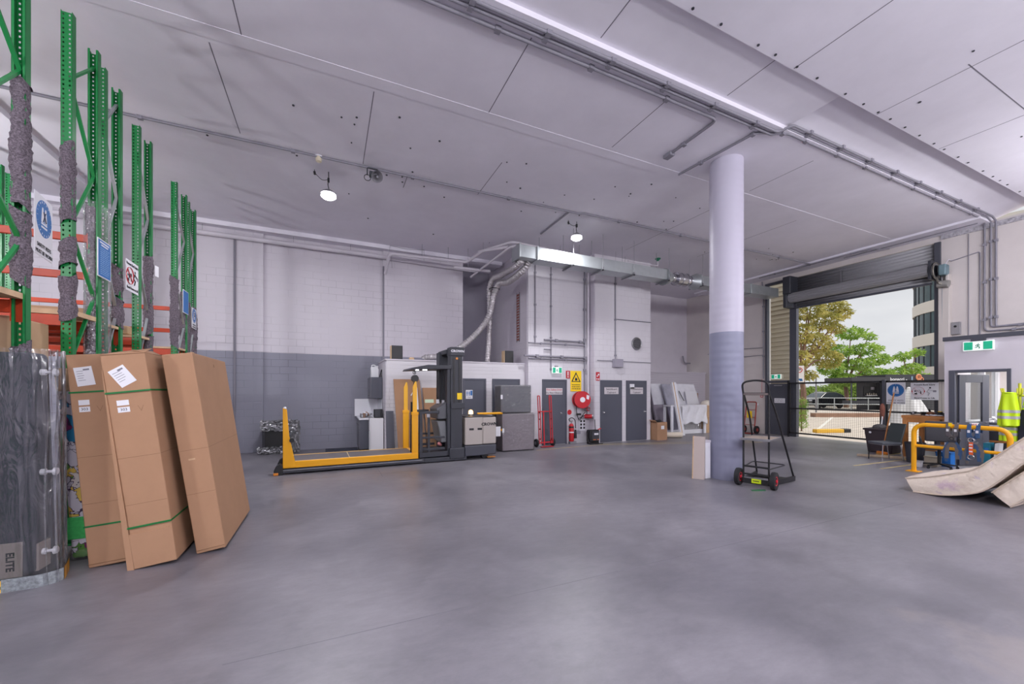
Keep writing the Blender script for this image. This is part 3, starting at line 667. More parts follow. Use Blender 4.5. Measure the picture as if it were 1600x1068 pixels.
# pipework over the fire door
pb = 10.97
pipe('white conduit dropping down the left edge of the service block', [(5.85, pb, 5.9), (5.85, pb, 3.2)], .02, 'conduit', 'conduit', cat='conduit', clips=1.0)
pipe('grey conduit dropping to the exit sign over the fire door', [(6.42, pb, 5.9), (6.42, pb, 2.35)], .018, 'conduit', 'conduit', cat='conduit', clips=1.0)
pipe('left riser of the pair beside the hose reel', [(7.70, pb, 5.9), (7.70, pb, 1.2)], .026, 'conduit', 'riser_pipe', clips=1.0)
pipe('white right riser of the pair beside the hose reel', [(7.83, pb - .02, 5.9), (7.83, pb - .02, .9)], .042, 'pipe', 'riser_pipe')
pipe('grey riser up the cupboard block above the switchboard door', [(8.74, 10.68, 5.9), (8.74, 10.68, 2.75)], .02, 'conduit', 'conduit', cat='conduit', clips=1.2)
pipe('short horizontal rail on the cupboard block near the round vent', [(8.82, 10.68, 4.12), (10.3, 10.68, 4.12)], .016, 'conduit', 'conduit', cat='conduit')
pipe('long thin conduit running across the cupboard block above its doors', [(8.0, 10.68, 2.72), (10.3, 10.68, 2.70)], .012, 'conduit', 'conduit', cat='conduit')
for z, x0, x1, r, l in ((3.20, 5.6, 7.68, .02, 'upper grey pipe of the rack across the service block'), (3.32, 6.15, 7.68, .028, 'topmost grey pipe stub with a valve end on the service block'), (2.80, 5.45, 7.72, .03, 'lower grey pipe of the rack across the service block'), (2.72, 5.6, 7.72, .018, 'lowest thin pipe of the rack across the service block'), (3.02, 6.15, 6.42, .02, 'short pipe stub with valve on the service block')):
    pipe(l, [(x0, pb - .03, z), (x1, pb - .03, z)], r, 'conduit', 'pipe', clips=.9)
vb = thing('junction_box', 'grey switch box above the cupboard doors', 'box', (8.78, 10.6, 2.6)); put('box_body', MB().box(8.62, 10.56, 2.50, 8.98, 10.70, 2.78), 'greywall', vb, bevel=.01)
rv = thing('wall_vent', 'round dark louvred vent high on the cupboard block', 'vent', (9.66, 10.68, 3.34))
put('vent_rim', MB().torus((9.66, 10.67, 3.34), .20, .022, 'y', 32, 8), 'steel', rv); s_ = MB().cyl((9.66, 10.69, 3.34), (9.66, 10.675, 3.34), .19, n=32); put('vent_back', s_, 'charcoal', rv)
s_ = MB()
for k in range(-5, 6):
    h = math.sqrt(max(0, .19 ** 2 - (k * .034) ** 2)); s_.bar((9.66 - h, 10.665, 3.34 + k * .034), (9.66 + h, 10.665, 3.34 + k * .034), .02, .008)
put('louvre', s_, mat('vent slats', (120, 118, 122), .5), rv)
# recess: rail ladder and leaning sheet
lad = thing('cable_ladder', 'narrow rusty cable ladder on the recess side of the service block', 'ladder', (5.6, 12.2, 4))
l_ = MB()
for y in (11.55, 11.75): l_.box(5.585, y, 3.3, 5.6, y + .02, 4.9)
put('rail', l_, 'steel', lad); l_ = MB()
for k in range(17): l_.box(5.575, 11.57, 3.35 + k * .09, 5.595, 11.75, 3.40 + k * .09)
put('rung', l_, mat('rusty rungs', (150, 95, 88), .7), lad)
# horn loudspeaker, detector
hs = thing('horn_loudspeaker', 'grey horn loudspeaker on the ceiling conduit beside the left lamp', 'speaker', (.85, 8.34, 6.0))
d = Vector((.12, -.75, -.45)).normalized(); c0 = Vector((.82, 8.40, 6.03))
put('horn', MB().cyl(c0, c0 + d * .16, .035, .045, 18).cyl(c0 + d * .16, c0 + d * .30, .045, .11, 22, caps=False), mat('grey plastic', (150, 148, 154), .5), hs)
put('horn_core', MB().cyl(c0 + d * .16, c0 + d * .33, .03, .02, 14), 'steel', hs)
put('bracket', MB().box(.74, 8.36, 5.98, .86, 8.44, 6.08).tube(ring([(.70, 8.40, 6.0), (.70, 8.40, 6.15), (.90, 8.40, 6.15), (.90, 8.40, 6.0)], r=.03), .012), 'charcoal', hs)
put('cable', MB().torus((.70, 8.36, 5.93), .06, .007, 'y', 16, 6), 'black', hs)
sd = thing('smoke_detector', 'small cream detector box on the ceiling conduit above the left lamp', 'detector', (-.17, 8.48, 6.15))
put('detector_body', MB().cyl((-.17, 8.48, CZ - .10), (-.17, 8.48, CZ), .05, .06, 16), mat('cream plastic', (215, 205, 180), .5), sd); put('detector_base', MB().cyl((-.17, 8.48, CZ - .02), (-.17, 8.48, CZ), .075, n=16), 'signwhite', sd)

# ------------------------------------------------------------------ pallet racks
PITCH, NH, ZT = .052, 112, 5.92
def post_mesh(front):
    """cold-rolled upright: perforated web, two flanges, returned lips; open towards the frame"""
    w, dp, t = .095, .075, .004; s = 1 if front else -1; mb = MB()
    xs = [-w / 2, -.034, -.018, .018, .034, w / 2]; y = 0
    for side in (0, t * s):
        for r in range(NH):
            z0 = .08 + r * PITCH; z1, z2, z3 = z0 + .014, z0 + .036, z0 + PITCH
            vs, fs = [], []
            for (a, b, c, d) in [(xs[i], xs[i + 1], z1, z2) for i in (0, 2, 4)] + [(xs[0], xs[5], z0, z1), (xs[0], xs[5], z2, z3)]:
                n = len(vs); vs += [(a, side, c), (b, side, c), (b, side, d), (a, side, d)]; fs.append((n, n + 1, n + 2, n + 3))
            mb.add(vs, fs)
    for sx in (-1, 1):
        mb.box(sx * w / 2, 0, 0, sx * (w / 2 - t), dp * s, ZT); mb.box(sx * w / 2, dp * s, 0, sx * (w / 2 - .02), dp * s - t * s, ZT)
    mb.box(-w / 2, 0, 0, w / 2, t * s, .08)
    return mb
pm = {}
for k in (True, False):
    o = put('upright', post_mesh(k), 'green', None, flat=True); pm[k] = o.data; bpy.data.objects.remove(o)
def upright(rack, x, y, front):
    o = bpy.data.objects.new('upright', pm[front]); COL.objects.link(o); o.parent = rack
    o.matrix_local = WM[rack.name].inverted() @ Matrix.Translation((x, y, 0)); WM[o.name] = WM[rack.name]
    fb = MB(); fb.box(x - .07, y - .06, 0, x + .07, y + .06, .008); put('footplate', fb, 'green', rack)
    return o
def zig(rack, x, y0, y1, m, zs):
    for a, b in zip(zs[:-1], zs[1:]):
        ya, yb = (y0, y1) if zs.index(a) % 2 == 0 else (y1, y0)
        put('diagonal_brace', MB().bar((x, ya, a), (x, yb, b), .034, .022), m, rack)
def beam(rack, x0, x1, y, z, h, s, name='beam'):
    b = MB(); b.box(x0, y, z - h, x1, y + .04 * s, z)
    o = put(name, b, 'orange', rack, bevel=.006)
    c = MB()
    c.box(x1 - .004, y - .012 * s, z - h - .08, x1 + .055, y - .006 * s, z + .05); c.box(x1 - .004, y - .012 * s, z - h - .08, x1 + .004, y + .05 * s, z + .05)
    put('connector', c, 'orange', rack)
def rack(label, x, y0, y1, braces, beams, zs, far=True, front=True, deck=None):
    t = thing('pallet_rack', label, 'rack', (x, (y0 + y1) / 2, 0))
    for xx in ((x, x - 2.75) if far else (x,)):
        if y0 is not None: upright(t, xx, y0, True)
        upright(t, xx, y1, False)
        zig(t, xx, y0 + .05, y1 - .05, braces, zs)
    for y, z, h, s in beams: beam(t, x - 2.70, x - .05, y, z, h, s)
    if deck:
        dz, n = deck
        put('deck', MB().box(x - 2.7, y0 + .06, dz, x + .03, y1 - .06, dz + .018 * n), 'ply', t, flat=True)
    return t
gb = 'green'; sb = 'galv'
std = lambda y0, y1, z=2.55: [(y0 + .03, z, .12, 1), (y1 - .03, z, .12, -1)]
r_A = rack('nearest green pallet rack with orange beams behind the wrapped bed base', -2.62, 4.55, 5.36, gb, std(4.55, 5.36), [.5, 1.3, 2.2, 3.1, 3.9, 4.7, 5.5], deck=(2.56, 3))
r_B = rack('green pallet rack behind the first two tall cartons with two upper orange beams', -2.64, 6.08, 6.70, gb, std(6.08, 6.70) + [(6.67, 3.62, .09, -1), (6.67, 3.16, .09, -1)], [.4, 1.2, 2.0, 2.85, 3.55, 4.35, 5.2, 5.7], deck=(2.56, 3))
r_C = rack('green pallet rack standing back to back with grey braces beside the blue notice', -2.69, 6.93, 7.42, sb, std(6.93, 7.42), [.4, 1.2, 2.0, 2.8, 3.6, 4.4, 5.2, 5.7], deck=(2.56, 2))
r_D = rack('green pallet rack with the back-injury sign on its front upright', -2.77, 8.21, 8.74, sb, std(8.21, 8.74), [.4, 1.3, 2.1, 3.0, 3.8, 4.6, 5.5], deck=(2.56, 2))
r_E = rack('green pallet rack across the second aisle with felt-wrapped front upright', -2.82, 10.10, 10.78, sb, std(10.10, 10.78) + [(10.13, 3.40, .08, 1), (10.13, 2.96, .08, 1)], [.4, 1.3, 2.2, 3.1, 4.0, 4.9, 5.6], deck=(2.56, 2))
r_F = rack('farthest green pallet rack nearest the back wall', -2.86, 11.05, 11.58, sb, std(11.05, 11.58), [.4, 1.3, 2.2, 3.1, 4.0, 4.9, 5.6], deck=(2.56, 2))

# felt padding taped round the uprights
def felt(rk, x, y, z0, z1, label, w=.075):
    w *= .80
    n = max(8, int((z1 - z0) / .03)); m = 18; ph = rng.uniform(0, 6)
    r2 = random.Random(int(z0 * 100 + y * 10)); off = [[r2.uniform(-.008, .009) for _ in range(m)] for _ in range(n + 1)]
    def fn(u, v):
        j = round(v * n); i = round(u * m) % m; t = 2 * PI * i / m
        c, s = math.cos(t), math.sin(t); e = .55
        q = (abs(c) ** (2 / .9) + abs(s) ** (2 / .9)) ** (-.45)
        k = w * q * (1 + .10 * math.sin(v * 9 + ph) + .06 * math.sin(v * 31 + i)) + off[j][i]
        return (x + c * k, y + s * k * .92, z0 + v * (z1 - z0) + (.05 * math.sin(t + ph) if j in (0, n) else 0))
    o = put('felt_wrap', MB().sheet(fn, m, n), 'felt', rk, ang=80)
    return o
felt(r_A, -2.62, 5.32, 3.42, 4.60, '', .078)
felt(r_A, -2.62, 5.32, 2.72, 3.40, '', .082)
felt(r_A, -2.62, 5.32, 1.95, 2.14, '', .075)
felt(r_B, -2.64, 6.11, 3.58, 4.45, '', .072)
felt(r_B, -2.64, 6.11, 3.10, 3.38, '', .082)
felt(r_B, -2.64, 6.11, 2.52, 3.00, '', .082)
felt(r_B, -2.66, 6.67, 1.9, 4.0, '', .07)
felt(r_C, -2.69, 7.38, 3.06, 3.45, '', .075)
felt(r_C, -2.69, 7.38, 2.62, 3.00, '', .085)
felt(r_D, -2.77, 8.70, 2.7, 4.0, '', .075)
felt(r_D, -2.77, 8.70, 2.0, 2.66, '', .078)
felt(r_E, -2.82, 10.13, 2.60, 3.98, '', .085)
felt(r_E, -2.84, 10.75, 2.55, 3.80, '', .08)
felt(r_F, -2.86, 11.08, 2.50, 3.70, '', .075)
felt(r_F, -2.86, 11.54, 2.45, 3.6, '', .085)
def cling(x, y0, y1, z0, z1, label):
    def fn(u, v):
        t = 2 * PI * u; c, s = math.cos(t), math.sin(t); q = (abs(c) ** 4 + abs(s) ** 4) ** (-.25)
        return (x + c * q * .075, (y0 + y1) / 2 + s * q * ((y1 - y0) / 2 + .06), z0 + v * (z1 - z0) + .01 * math.sin(7 * t))
    return put('cling_wrap', MB().sheet(fn, 28, 10), 'film2', r_B, ang=80)
cling(-2.67, 6.66, 6.98, 1.95, 4.05, 'clear cling film bound round the paired uprights behind the blue notice')

# signs on the racks: they hang on uprights and face the aisle
def turned(name, label, x, y, z, rot, cat='sign'):
    t = thing(name, label, cat, (x, y, z), rot); return t
def local_text(t, m, s, size, dx, dz, bold=0.0, wide=1.0, y=-.006):
    from mathutils import Euler
    M4 = WM[t.name] @ Matrix.Translation((dx, y, dz)) @ Euler((R(90), 0, 0)).to_matrix().to_4x4()
    return put('lettering', text_mesh(s, size, None, None, M4=M4, bold=bold, wide=wide), m, t, flat=True)
def vest_sign(t, w=.45, h=.6):
    """blue disc with a white safety vest over two lines of text"""
    put('sign_plate', MB(t).box(-w / 2, -.003, -h / 2, w / 2, .003, h / 2), 'signwhite', t, flat=True)
    r = w * .43; cz_ = h * .14
    put('blue_disc', MB(t).cyl((0, -.005, cz_), (0, -.0035, cz_), r, n=36), 'signblue', t, flat=True)
    tk = MB(t)
    for k in range(20):
        a = 2 * PI * k / 20; tk.bar((math.cos(a) * r * .84, -.0055, cz_ + math.sin(a) * r * .84), (math.cos(a) * r * .95, -.0055, cz_ + math.sin(a) * r * .95), .006, .001)
    q = r * .62
    tk.prism([(-q * .62, cz_ - q * .35), (-.12 * q, cz_ - q * .35), (-.05 * q, cz_ + q * .25), (-.22 * q, cz_ + q * .95), (-.42 * q, cz_ + q * .95), (-.52 * q, cz_ + q * .4)], 'y', -.0058, -.005)
    tk.prism([(q * .62, cz_ - q * .35), (q * .52, cz_ + q * .4), (.42 * q, cz_ + q * .95), (.22 * q, cz_ + q * .95), (.05 * q, cz_ + q * .25), (.12 * q, cz_ - q * .35)], 'y', -.0058, -.005)
    for dz in (-.55, -.85): tk.box(-q * .62, -.0058, cz_ + q * dz, q * .62, -.005, cz_ + q * (dz + .16))
    put('vest_symbol', tk, 'signwhite', t, flat=True)
    tx = MB(t)
    for s in (-1, 1): tx.bar((-s * .30 * q, -.0062, cz_ - q * .3), (s * .2 * q, -.0062, cz_ + q * .6), .014, .001)
    put('vest_straps', tx, mat('vest strap', (60, 66, 90), .6), t, flat=True)
    local_text(t, 'ink', 'SAFETY VESTS', h * .088, 0, -h * .33); local_text(t, 'ink', 'MUST BE WORN', h * .088, 0, -h * .44)
def back_sign(t, w=.60, h=.42):
    """crossed-out stooping figure and a figure lifting from the knees"""
    put('sign_plate', MB(t).box(-w / 2, -.003, -h / 2, w / 2, .003, h / 2), 'signwhite', t, flat=True)
    local_text(t, 'ink', 'Prevent Back Injury', h * .115, 0, h * .38, bold=.001); local_text(t, 'ink', 'Bend Knees to Lift', h * .115, 0, -h * .39, bold=.001)
    c = -w * .22; r = h * .27
    f = MB(t); q = r * .8
    def man(mb, P, k=.012):
        for a, b in P: mb.bar((a[0], -.0045, a[1]), (b[0], -.0045, b[1]), k, .001)
    man(f, [((c + q * .55, -q * .75), (c + q * .5, 0)), ((c + q * .5, 0), (c + q * .3, q * .4)), ((c + q * .3, q * .4), (c - q * .35, q * .15)), ((c - q * .2, q * .2), (c - q * .35, -q * .45))], h * .045)
    f.cyl((c - q * .6, -.005, q * .05), (c - q * .6, -.004, q * .05), h * .04, n=12); f.box(c - q * .75, -.005, -q * .85, c - q * .2, -.004, -q * .45)
    put('figure', f, 'ink', t, flat=True); f = MB(t)
    x = w * .17
    man(f, [((x - .02, -h * .25), (x + .01, -h * .10)), ((x + .01, -h * .10), (x - .05, -h * .03)), ((x - .05, -h * .03), (x, h * .14)), ((x, h * .11), (x + .08, h * .02))], h * .05)
    f.cyl((x + .02, -.005, h * .20), (x + .02, -.004, h * .20), h * .045, n=12)
    put('figure', f, 'ink', t, flat=True)
    put('lift_box', MB(t).box(x + .08, -.0048, -h * .05, x + .15, -.004, h * .06), 'greywall', t, flat=True)
    rg = MB(t)
    n = 36
    for k in range(n):
        a0, a1 = 2 * PI * k / n, 2 * PI * (k + 1) / n; rg.bar((c + math.cos(a0) * r, -.0058, math.sin(a0) * r), (c + math.cos(a1) * r, -.0058, math.sin(a1) * r), h * .045, .001)
    rg.bar((c - r * .7, -.0058, r * .7), (c + r * .7, -.0058, -r * .7), h * .04, .001)
    put('prohibition_ring', rg, 'redink', t, flat=True)
s1 = turned('safety_sign', 'white safety vest sign with blue disc hung from the nearest green upright', -2.585, 5.57, 3.33, R(99)); vest_sign(s1, .42, .60)
s2 = turned('notice_board', 'blue notice board with white border and lines of small print on green uprights', -2.565, 6.70, 3.35, R(91.5))
put('sign_plate', MB(s2).box(-.17, -.004, -.235, .17, .004, .235), 'signwhite', s2); put('blue_panel', MB(s2).box(-.158, -.0055, -.223, .158, -.004, .223), 'signblue', s2, flat=True)
ln = MB(s2); r3 = random.Random(3)
for k in range(14):
    z = .12 - k * .024; x = -.11
    while x < .10:
        l = r3.uniform(.02, .06); ln.box(x, -.0062, z, min(x + l, .12), -.0055, z + .007); x += l + .012
put('fine_print', ln, mat('pale print', (150, 185, 220), .6), s2, flat=True); put('heading', MB(s2).box(-.12, -.0062, .185, .12, -.0055, .203).box(-.09, -.0062, .155, .09, -.0055, .17), 'signwhite', s2, flat=True)
s3 = turned('safety_sign', 'white back-injury warning sign hung between green uprights near the middle rack', -2.60, 7.59, 3.36, R(91)); back_sign(s3, .42, .44)
s4 = turned('notice_board', 'small far blue notice board on the felt-wrapped rear racks', -2.76, 10.60, 3.59, R(91))
put('sign_plate', MB(s4).box(-.19, -.004, -.24, .19, .004, .24), 'signwhite', s4); put('blue_panel', MB(s4).box(-.178, -.0055, -.228, .178, -.004, .228), 'signblue', s4, flat=True)
s5 = turned('safety_sign', 'far white safety vest sign partly hidden behind the last rack uprights', -2.79, 11.30, 3.36, R(92)); vest_sign(s5, .38, .46)
s6 = turned('tag_card', 'small white card on the dark felt wrap of the sixth upright', -2.67, 8.74, 3.75, R(80), 'card'); put('card', MB(s6).box(-.05, -.002, -.09, .05, .002, .09), 'paper', s6, flat=True)
# goods kept on and under the racks
for x0, x1, y0, y1, z0, z1, l in ((-4.5, -2.75, 5.42, 6.02, .0, 2.42, 'large brown carton standing between the two nearest racks behind the wrapped bed base'), (-4.4, -2.80, 7.02, 7.32, 2.60, 2.78, 'flat carton lying on the third rack shelf'), (-4.3, -2.9, 8.3, 8.68, 2.61, 2.74, 'flat carton lying on the fourth rack shelf')):
    tag(put('carton', MB().box(x0, y0, z0, x1, y1, z1), 'card2', bevel=.012), l, 'box')

# ------------------------------------------------------------------ wrapped bed base, patterned roll and cartons by the racks
M['bedfab'] = mat('charcoal upholstery', (66, 68, 78), 0.9, noise=.18, nscale=60, bump=.3, bscale=200)
M['strap'] = mat('green strap', (20, 110, 52), .5)
bb = thing('bed_base', 'charcoal upholstered bed base stood on edge in clear plastic beside the cartons', 'bed base', (-2.9, 5.05, 0))
put('upholstery', MB().box(-3.75, 4.90, .10, -2.33, 5.12, 2.04), 'bedfab', bb, bevel=.045, seg=4)
put('seam_piping', MB().box(-2.56, 4.893, .12, -2.555, 4.903, 2.02).box(-2.80, 4.893, .12, -2.795, 4.903, 2.02), mat('dark piping', (48, 50, 58), .8), bb)
put('cardboard_guard', MB().box(-3.76, 4.888, .10, -2.40, 4.899, .40).box(-2.36, 4.93, .12, -2.318, 5.10, .36), mat('grey board', (150, 140, 134), .8, noise=.08, nscale=4), bb, bevel=.004)
put('lettering', text_mesh('ELITE', .07, '-y', (-2.475, 4.886, .24), spin=R(-90), bold=.002), 'ink', bb, flat=True)
for z in (.27, .98, 1.87):
    f = MB(); f.cyl((-2.335, 4.99, z), (-2.30, 4.99, z), .028, n=16); f.cyl((-2.30, 4.99, z), (-2.245, 4.99, z), .014, n=12); f.cyl((-2.245, 4.99, z), (-2.225, 4.99, z), .036, .03, 18)
    put('castor_foot', f, mat('white plastic', (222, 222, 226), .35) if z < .5 else bpy.data.materials['white plastic'], bb)
def film_fn(u, v):
    # rounded sheath round the front, the right side and the back of the base
    P = [(-3.8, 4.875), (-2.9, 4.868), (-2.45, 4.862), (-2.26, 4.872), (-2.205, 4.93), (-2.21, 5.06), (-2.27, 5.20), (-2.36, 5.25)]
    t = u * (len(P) - 1); i = min(int(t), len(P) - 2); k = t - i
    k = k * k * (3 - 2 * k) if 2 < i < 6 else k
    x = P[i][0] + (P[i + 1][0] - P[i][0]) * k; y = P[i][1] + (P[i + 1][1] - P[i][1]) * k
    w = .012 * math.sin(u * 60 + math.sin(v * 5) * 2) + .008 * math.sin(u * 140 + v * 7)
    z = v * 2.07
    return (x + w * .8 + .012 * (1 - v) , y - abs(w) * .5, z)
put('plastic_film', MB().sheet(film_fn, 110, 30), 'film', bb, ang=90)
tp = MB()
tp.sheet(lambda u, v: (-3.7 + u * 1.19, 4.852, v * .10), 4, 1); put('yellow_tape', tp, 'brightyellow', bb, flat=True)
tk = MB(); r4 = random.Random(5)
for k in range(5): x = -2.78 + k * .055; tk.add([(x, 4.850, .0), (x + .05, 4.850, .03), (x + .05, 4.850, .055), (x - .02, 4.850, .03)], [(0, 1, 2, 3)])
put('tape_print', tk, 'ink', bb, flat=True)
def ar(x0, a0, a1, r):
    return [(x0 + r * math.sin(a0 + (a1 - a0) * k / 8), 4.852 + r * (1 - math.cos(a0 + (a1 - a0) * k / 8))) for k in range(9)]
A = ar(-2.33, 0, R(75), .16)
gs_ = MB(); Q = [(-2.51, 4.852)] + A
gs_.add([(x, y, z) for z in (0, .11) for x, y in Q], [(k, k + 1, len(Q) + k + 1, len(Q) + k) for k in range(len(Q) - 1)]); put('silver_tape', gs_, mat('printed grey tape', (142, 148, 152), .35, noise=.45, nscale=35), bb)
Q = [A[-1], (-2.20, 5.06), (-2.25, 5.22)]
gs_ = MB(); gs_.add([(x + .004, y, z) for z in (0, .115) for x, y in Q], [(k, k + 1, 3 + k + 1, 3 + k) for k in range(2)]); put('amber_tape', gs_, mat('amber tape', (214, 152, 40), .4), bb)
b2 = thing('bed_base', 'dark narrow bed base standing behind the clear-wrapped charcoal one', 'bed base', (-2.4, 5.22, 0))
put('upholstery', MB().hexa([(-3.4, 5.16, 0), (-2.30, 5.16, 0), (-2.40, 5.235, 0), (-3.4, 5.235, 0)], [(-3.4, 5.16, 2.0), (-2.36, 5.16, 2.0), (-2.44, 5.235, 2.0), (-3.4, 5.235, 2.0)]), mat('navy cloth', (44, 48, 62), .9), b2, bevel=.01)
put('underside_board', MB().box(-3.3, 5.15, .3, -2.6, 5.158, 1.7), 'card', b2)

pat = bpy.data.materials.new('floral print'); pat.use_nodes = True
nt = pat.node_tree; b_ = nt.nodes['Principled BSDF']; b_.inputs['Roughness'].default_value = .45
tc_ = nt.nodes.new('ShaderNodeTexCoord'); nz_ = nt.nodes.new('ShaderNodeTexNoise'); nz_.inputs['Scale'].default_value = 5; nz_.inputs['Distortion'].default_value = 2.2
vo_ = nt.nodes.new('ShaderNodeTexVoronoi'); vo_.inputs['Scale'].default_value = 7
mxv = nt.nodes.new('ShaderNodeVectorMath'); mxv.operation = 'ADD'
nt.links.new(tc_.outputs['Object'], nz_.inputs['Vector']); nt.links.new(tc_.outputs['Object'], mxv.inputs[0])
scv = nt.nodes.new('ShaderNodeVectorMath'); scv.operation = 'SCALE'; scv.inputs['Scale'].default_value = .22
nt.links.new(nz_.outputs['Color'], scv.inputs[0]); nt.links.new(scv.outputs[0], mxv.inputs[1]); nt.links.new(mxv.outputs[0], vo_.inputs['Vector'])
cr_ = nt.nodes.new('ShaderNodeValToRGB'); cr_.color_ramp.interpolation = 'CONSTANT'
els = [(0, (205, 198, 208)), (.45, (40, 120, 160)), (.52, (205, 198, 208)), (.60, (90, 140, 60)), (.66, (208, 200, 208)), (.74, (120, 40, 90)), (.79, (215, 205, 200)), (.88, (225, 190, 90)), (.92, (205, 198, 208))]
while len(cr_.color_ramp.elements) < len(els): cr_.color_ramp.elements.new(.5)
for e, (p, c) in zip(cr_.color_ramp.elements, els): e.position = p; e.color = srgb(*c)
sw_ = nt.nodes.new('ShaderNodeSeparateColor'); nt.links.new(vo_.outputs['Color'], sw_.inputs[0]); nt.links.new(sw_.outputs[0], cr_.inputs['Fac']); 
ed_ = nt.nodes.new('ShaderNodeTexVoronoi'); ed_.feature = 'DISTANCE_TO_EDGE'; ed_.inputs['Scale'].default_value = 7; nt.links.new(mxv.outputs[0], ed_.inputs['Vector'])
le_ = nt.nodes.new('ShaderNodeMath'); le_.operation = 'LESS_THAN'; le_.inputs[1].default_value = .025; nt.links.new(ed_.outputs['Distance'], le_.inputs[0])
mm_ = nt.nodes.new('ShaderNodeMix'); mm_.data_type = 'RGBA'; mm_.inputs['B'].default_value = srgb(60, 40, 70)
nt.links.new(le_.outputs[0], mm_.inputs['Factor']); nt.links.new(cr_.outputs['Color'], mm_.inputs['A']); nt.links.new(mm_.outputs['Result'], b_.inputs['Base Color'])
ro = thing('mattress_roll', 'slim colourful patterned roll leaning between the bed base and the first carton', 'roll', (-2.26, 5.52, 0))
def leanbox(mb, x, y, w, d, z0, z1, k):
    return mb.hexa([(x - k * z0, y, z0), (x + w - k * z0, y, z0), (x + w - k * z0, y + d, z0), (x - k * z0, y + d, z0)], [(x - k * z1, y, z1), (x + w - k * z1, y, z1), (x + w - k * z1, y + d, z1), (x - k * z1, y + d, z1)])
put('patterned_cover', leanbox(MB(), -2.335, 5.46, .135, .5, .02, 1.72, .062), pat, ro, bevel=.03, seg=3)
put('card_cap', leanbox(MB(), -2.345, 5.45, .15, .5, 1.70, 1.93, .062), 'card2', ro, bevel=.02)
put('green_label', leanbox(MB(), -2.345, 5.447, .155, .012, .22, .44, .062), mat('green label', (70, 180, 95), .5, noise=.15, nscale=40), ro, bevel=.004)
put('plastic_end', leanbox(MB(), -2.35, 5.44, .165, .5, .0, .12, .062), 'film2', ro, bevel=.03)

def carton(label, x, y, w, d, L, lean, flaps=False, labels=True, marks=False):
    """tall carton leaning to the left on its lower left edge"""
    t = thing('tall_carton', label, 'box', (x, y, 0), group=None)
    Mx = Matrix.Translation((x, y, 0)) @ Matrix.Rotation(-lean, 4, 'Y')
    def mk(): q = MB(); q.X = Mx; return q
    put('carton_body', mk().box(0, 0, 0, w, d, L), 'card', t, bevel=.008)
    q = mk(); q.box(-.003, -.004, .03, w + .003, .0, .034); q.box(w * .5 - .001, -.003, .0, w * .5 + .001, 0, .001)
    for z in (L * .52, L * .30): q.box(0.004, -.0008, z, w - .004, 0, z + .003)
    q.box(w, .01, L * .52, w + .0008, d - .01, L * .52 + .003)
    put('crease', q, 'carddark', t, flat=True)
    if flaps:
        f = mk(); f.add([(0, -.004, L), (w, -.004, L), (w + .03, .10, L + .045), (.04, .16, L + .035)], [(0, 1, 2, 3)]); f.add([(w, 0, L), (w, d * .45, L), (w * .8, d * .4, L + .05), (w * .7, .02, L + .035)], [(0, 1, 2, 3)])
        put('top_flap', f, 'card', t, solid=.006)
        f = mk(); f.hexa([(-.05, -.012, .0), (.0, -.012, .0), (.0, .2, 0), (-.05, .2, 0)], [(-.002, -.008, L * .93), (.004, -.008, L * .93), (.004, .2, L * .93), (-.004, .2, L * .93)])
        put('side_flap', f, 'card', t)
        f = mk(); f.box(.0, -.012, .004, w, .0, .34); put('bottom_flap', f, 'card', t, bevel=.004)
    if labels:
        s = mk(); s.X = Mx @ Matrix.Translation((w * .42, -.002, L - .21)) @ Matrix.Rotation(R(labels), 4, 'Y')
        s.box(-.065, -.0015, -.09, .065, 0, .09)
        put('shipping_label', s, 'paper', t, flat=True)
        s.v = []; s.f = []; s.mi = []
        for k in range(5): s.box(-.05, -.0022, .05 - k * .022, -.05 + rng.uniform(.04, .08), -.0015, .054 - k * .022)
        s.box(.0, -.0022, .055, .045, -.0015, .07)
        put('label_print', s, mat('grey print', (120, 120, 130), .7) if 'grey print' not in bpy.data.materials else bpy.data.materials['grey print'], t, flat=True)
        for z in (L - .46, L - .525):
            s = mk(); s.box(w * .20, -.003, z - .025, w * .47, 0, z + .025); put('sticker', s, 'paper', t, flat=True)
        M4 = Mx @ Matrix.Translation((w * .335, -.0035, L - .525)) @ Matrix.Rotation(R(90), 4, 'X')
        put('handwriting', text_mesh('303', .035, None, None, M4=M4), 'ink', t, flat=True)
        M4 = Mx @ Matrix.Translation((w * .72, -.0008, L - .53)) @ Matrix.Rotation(R(90), 4, 'X')
        put('pencil_mark', text_mesh('V', .09, None, None, M4=M4, depth=.0003, bold=-.003), 'carddark', t, flat=True)
        for z in (L - .36, .40):
            s = mk(); s.box(-.004, -.013 if flaps else -.004, z - .008, w + .004, d + .004, z + .008); put('strap', s, 'strap', t, flat=True)
    if marks:
        M4 = Mx @ Matrix.Translation((w + .001, d * .55, L - .10)) @ Matrix.Rotation(R(90), 4, 'Z') @ Matrix.Rotation(R(90), 4, 'X')
        put('pencil_mark', text_mesh('X3', .05, None, None, M4=M4, depth=.0003), 'carddark', t, flat=True)
        s = mk(); s.box(w * .28, -.002, L * .47, w * .5, 0, L * .478); put('torn_patch', s, 'card2', t, flat=True)
    return t
carton('green-strapped brown carton leaning leftmost, beside the patterned roll', -2.09, 5.17, .285, .80, 2.05, R(4.6), labels=-6)
carton('green-strapped brown carton with torn flaps leaning between the other two tall cartons', -1.68, 4.96, .325, 1.05, 2.05, R(7.0), flaps=True, labels=-28)
carton('plain brown unstrapped carton leaning rightmost against the strapped ones', -1.25, 5.15, .255, 1.45, 2.09, R(8.0), labels=0, marks=True)

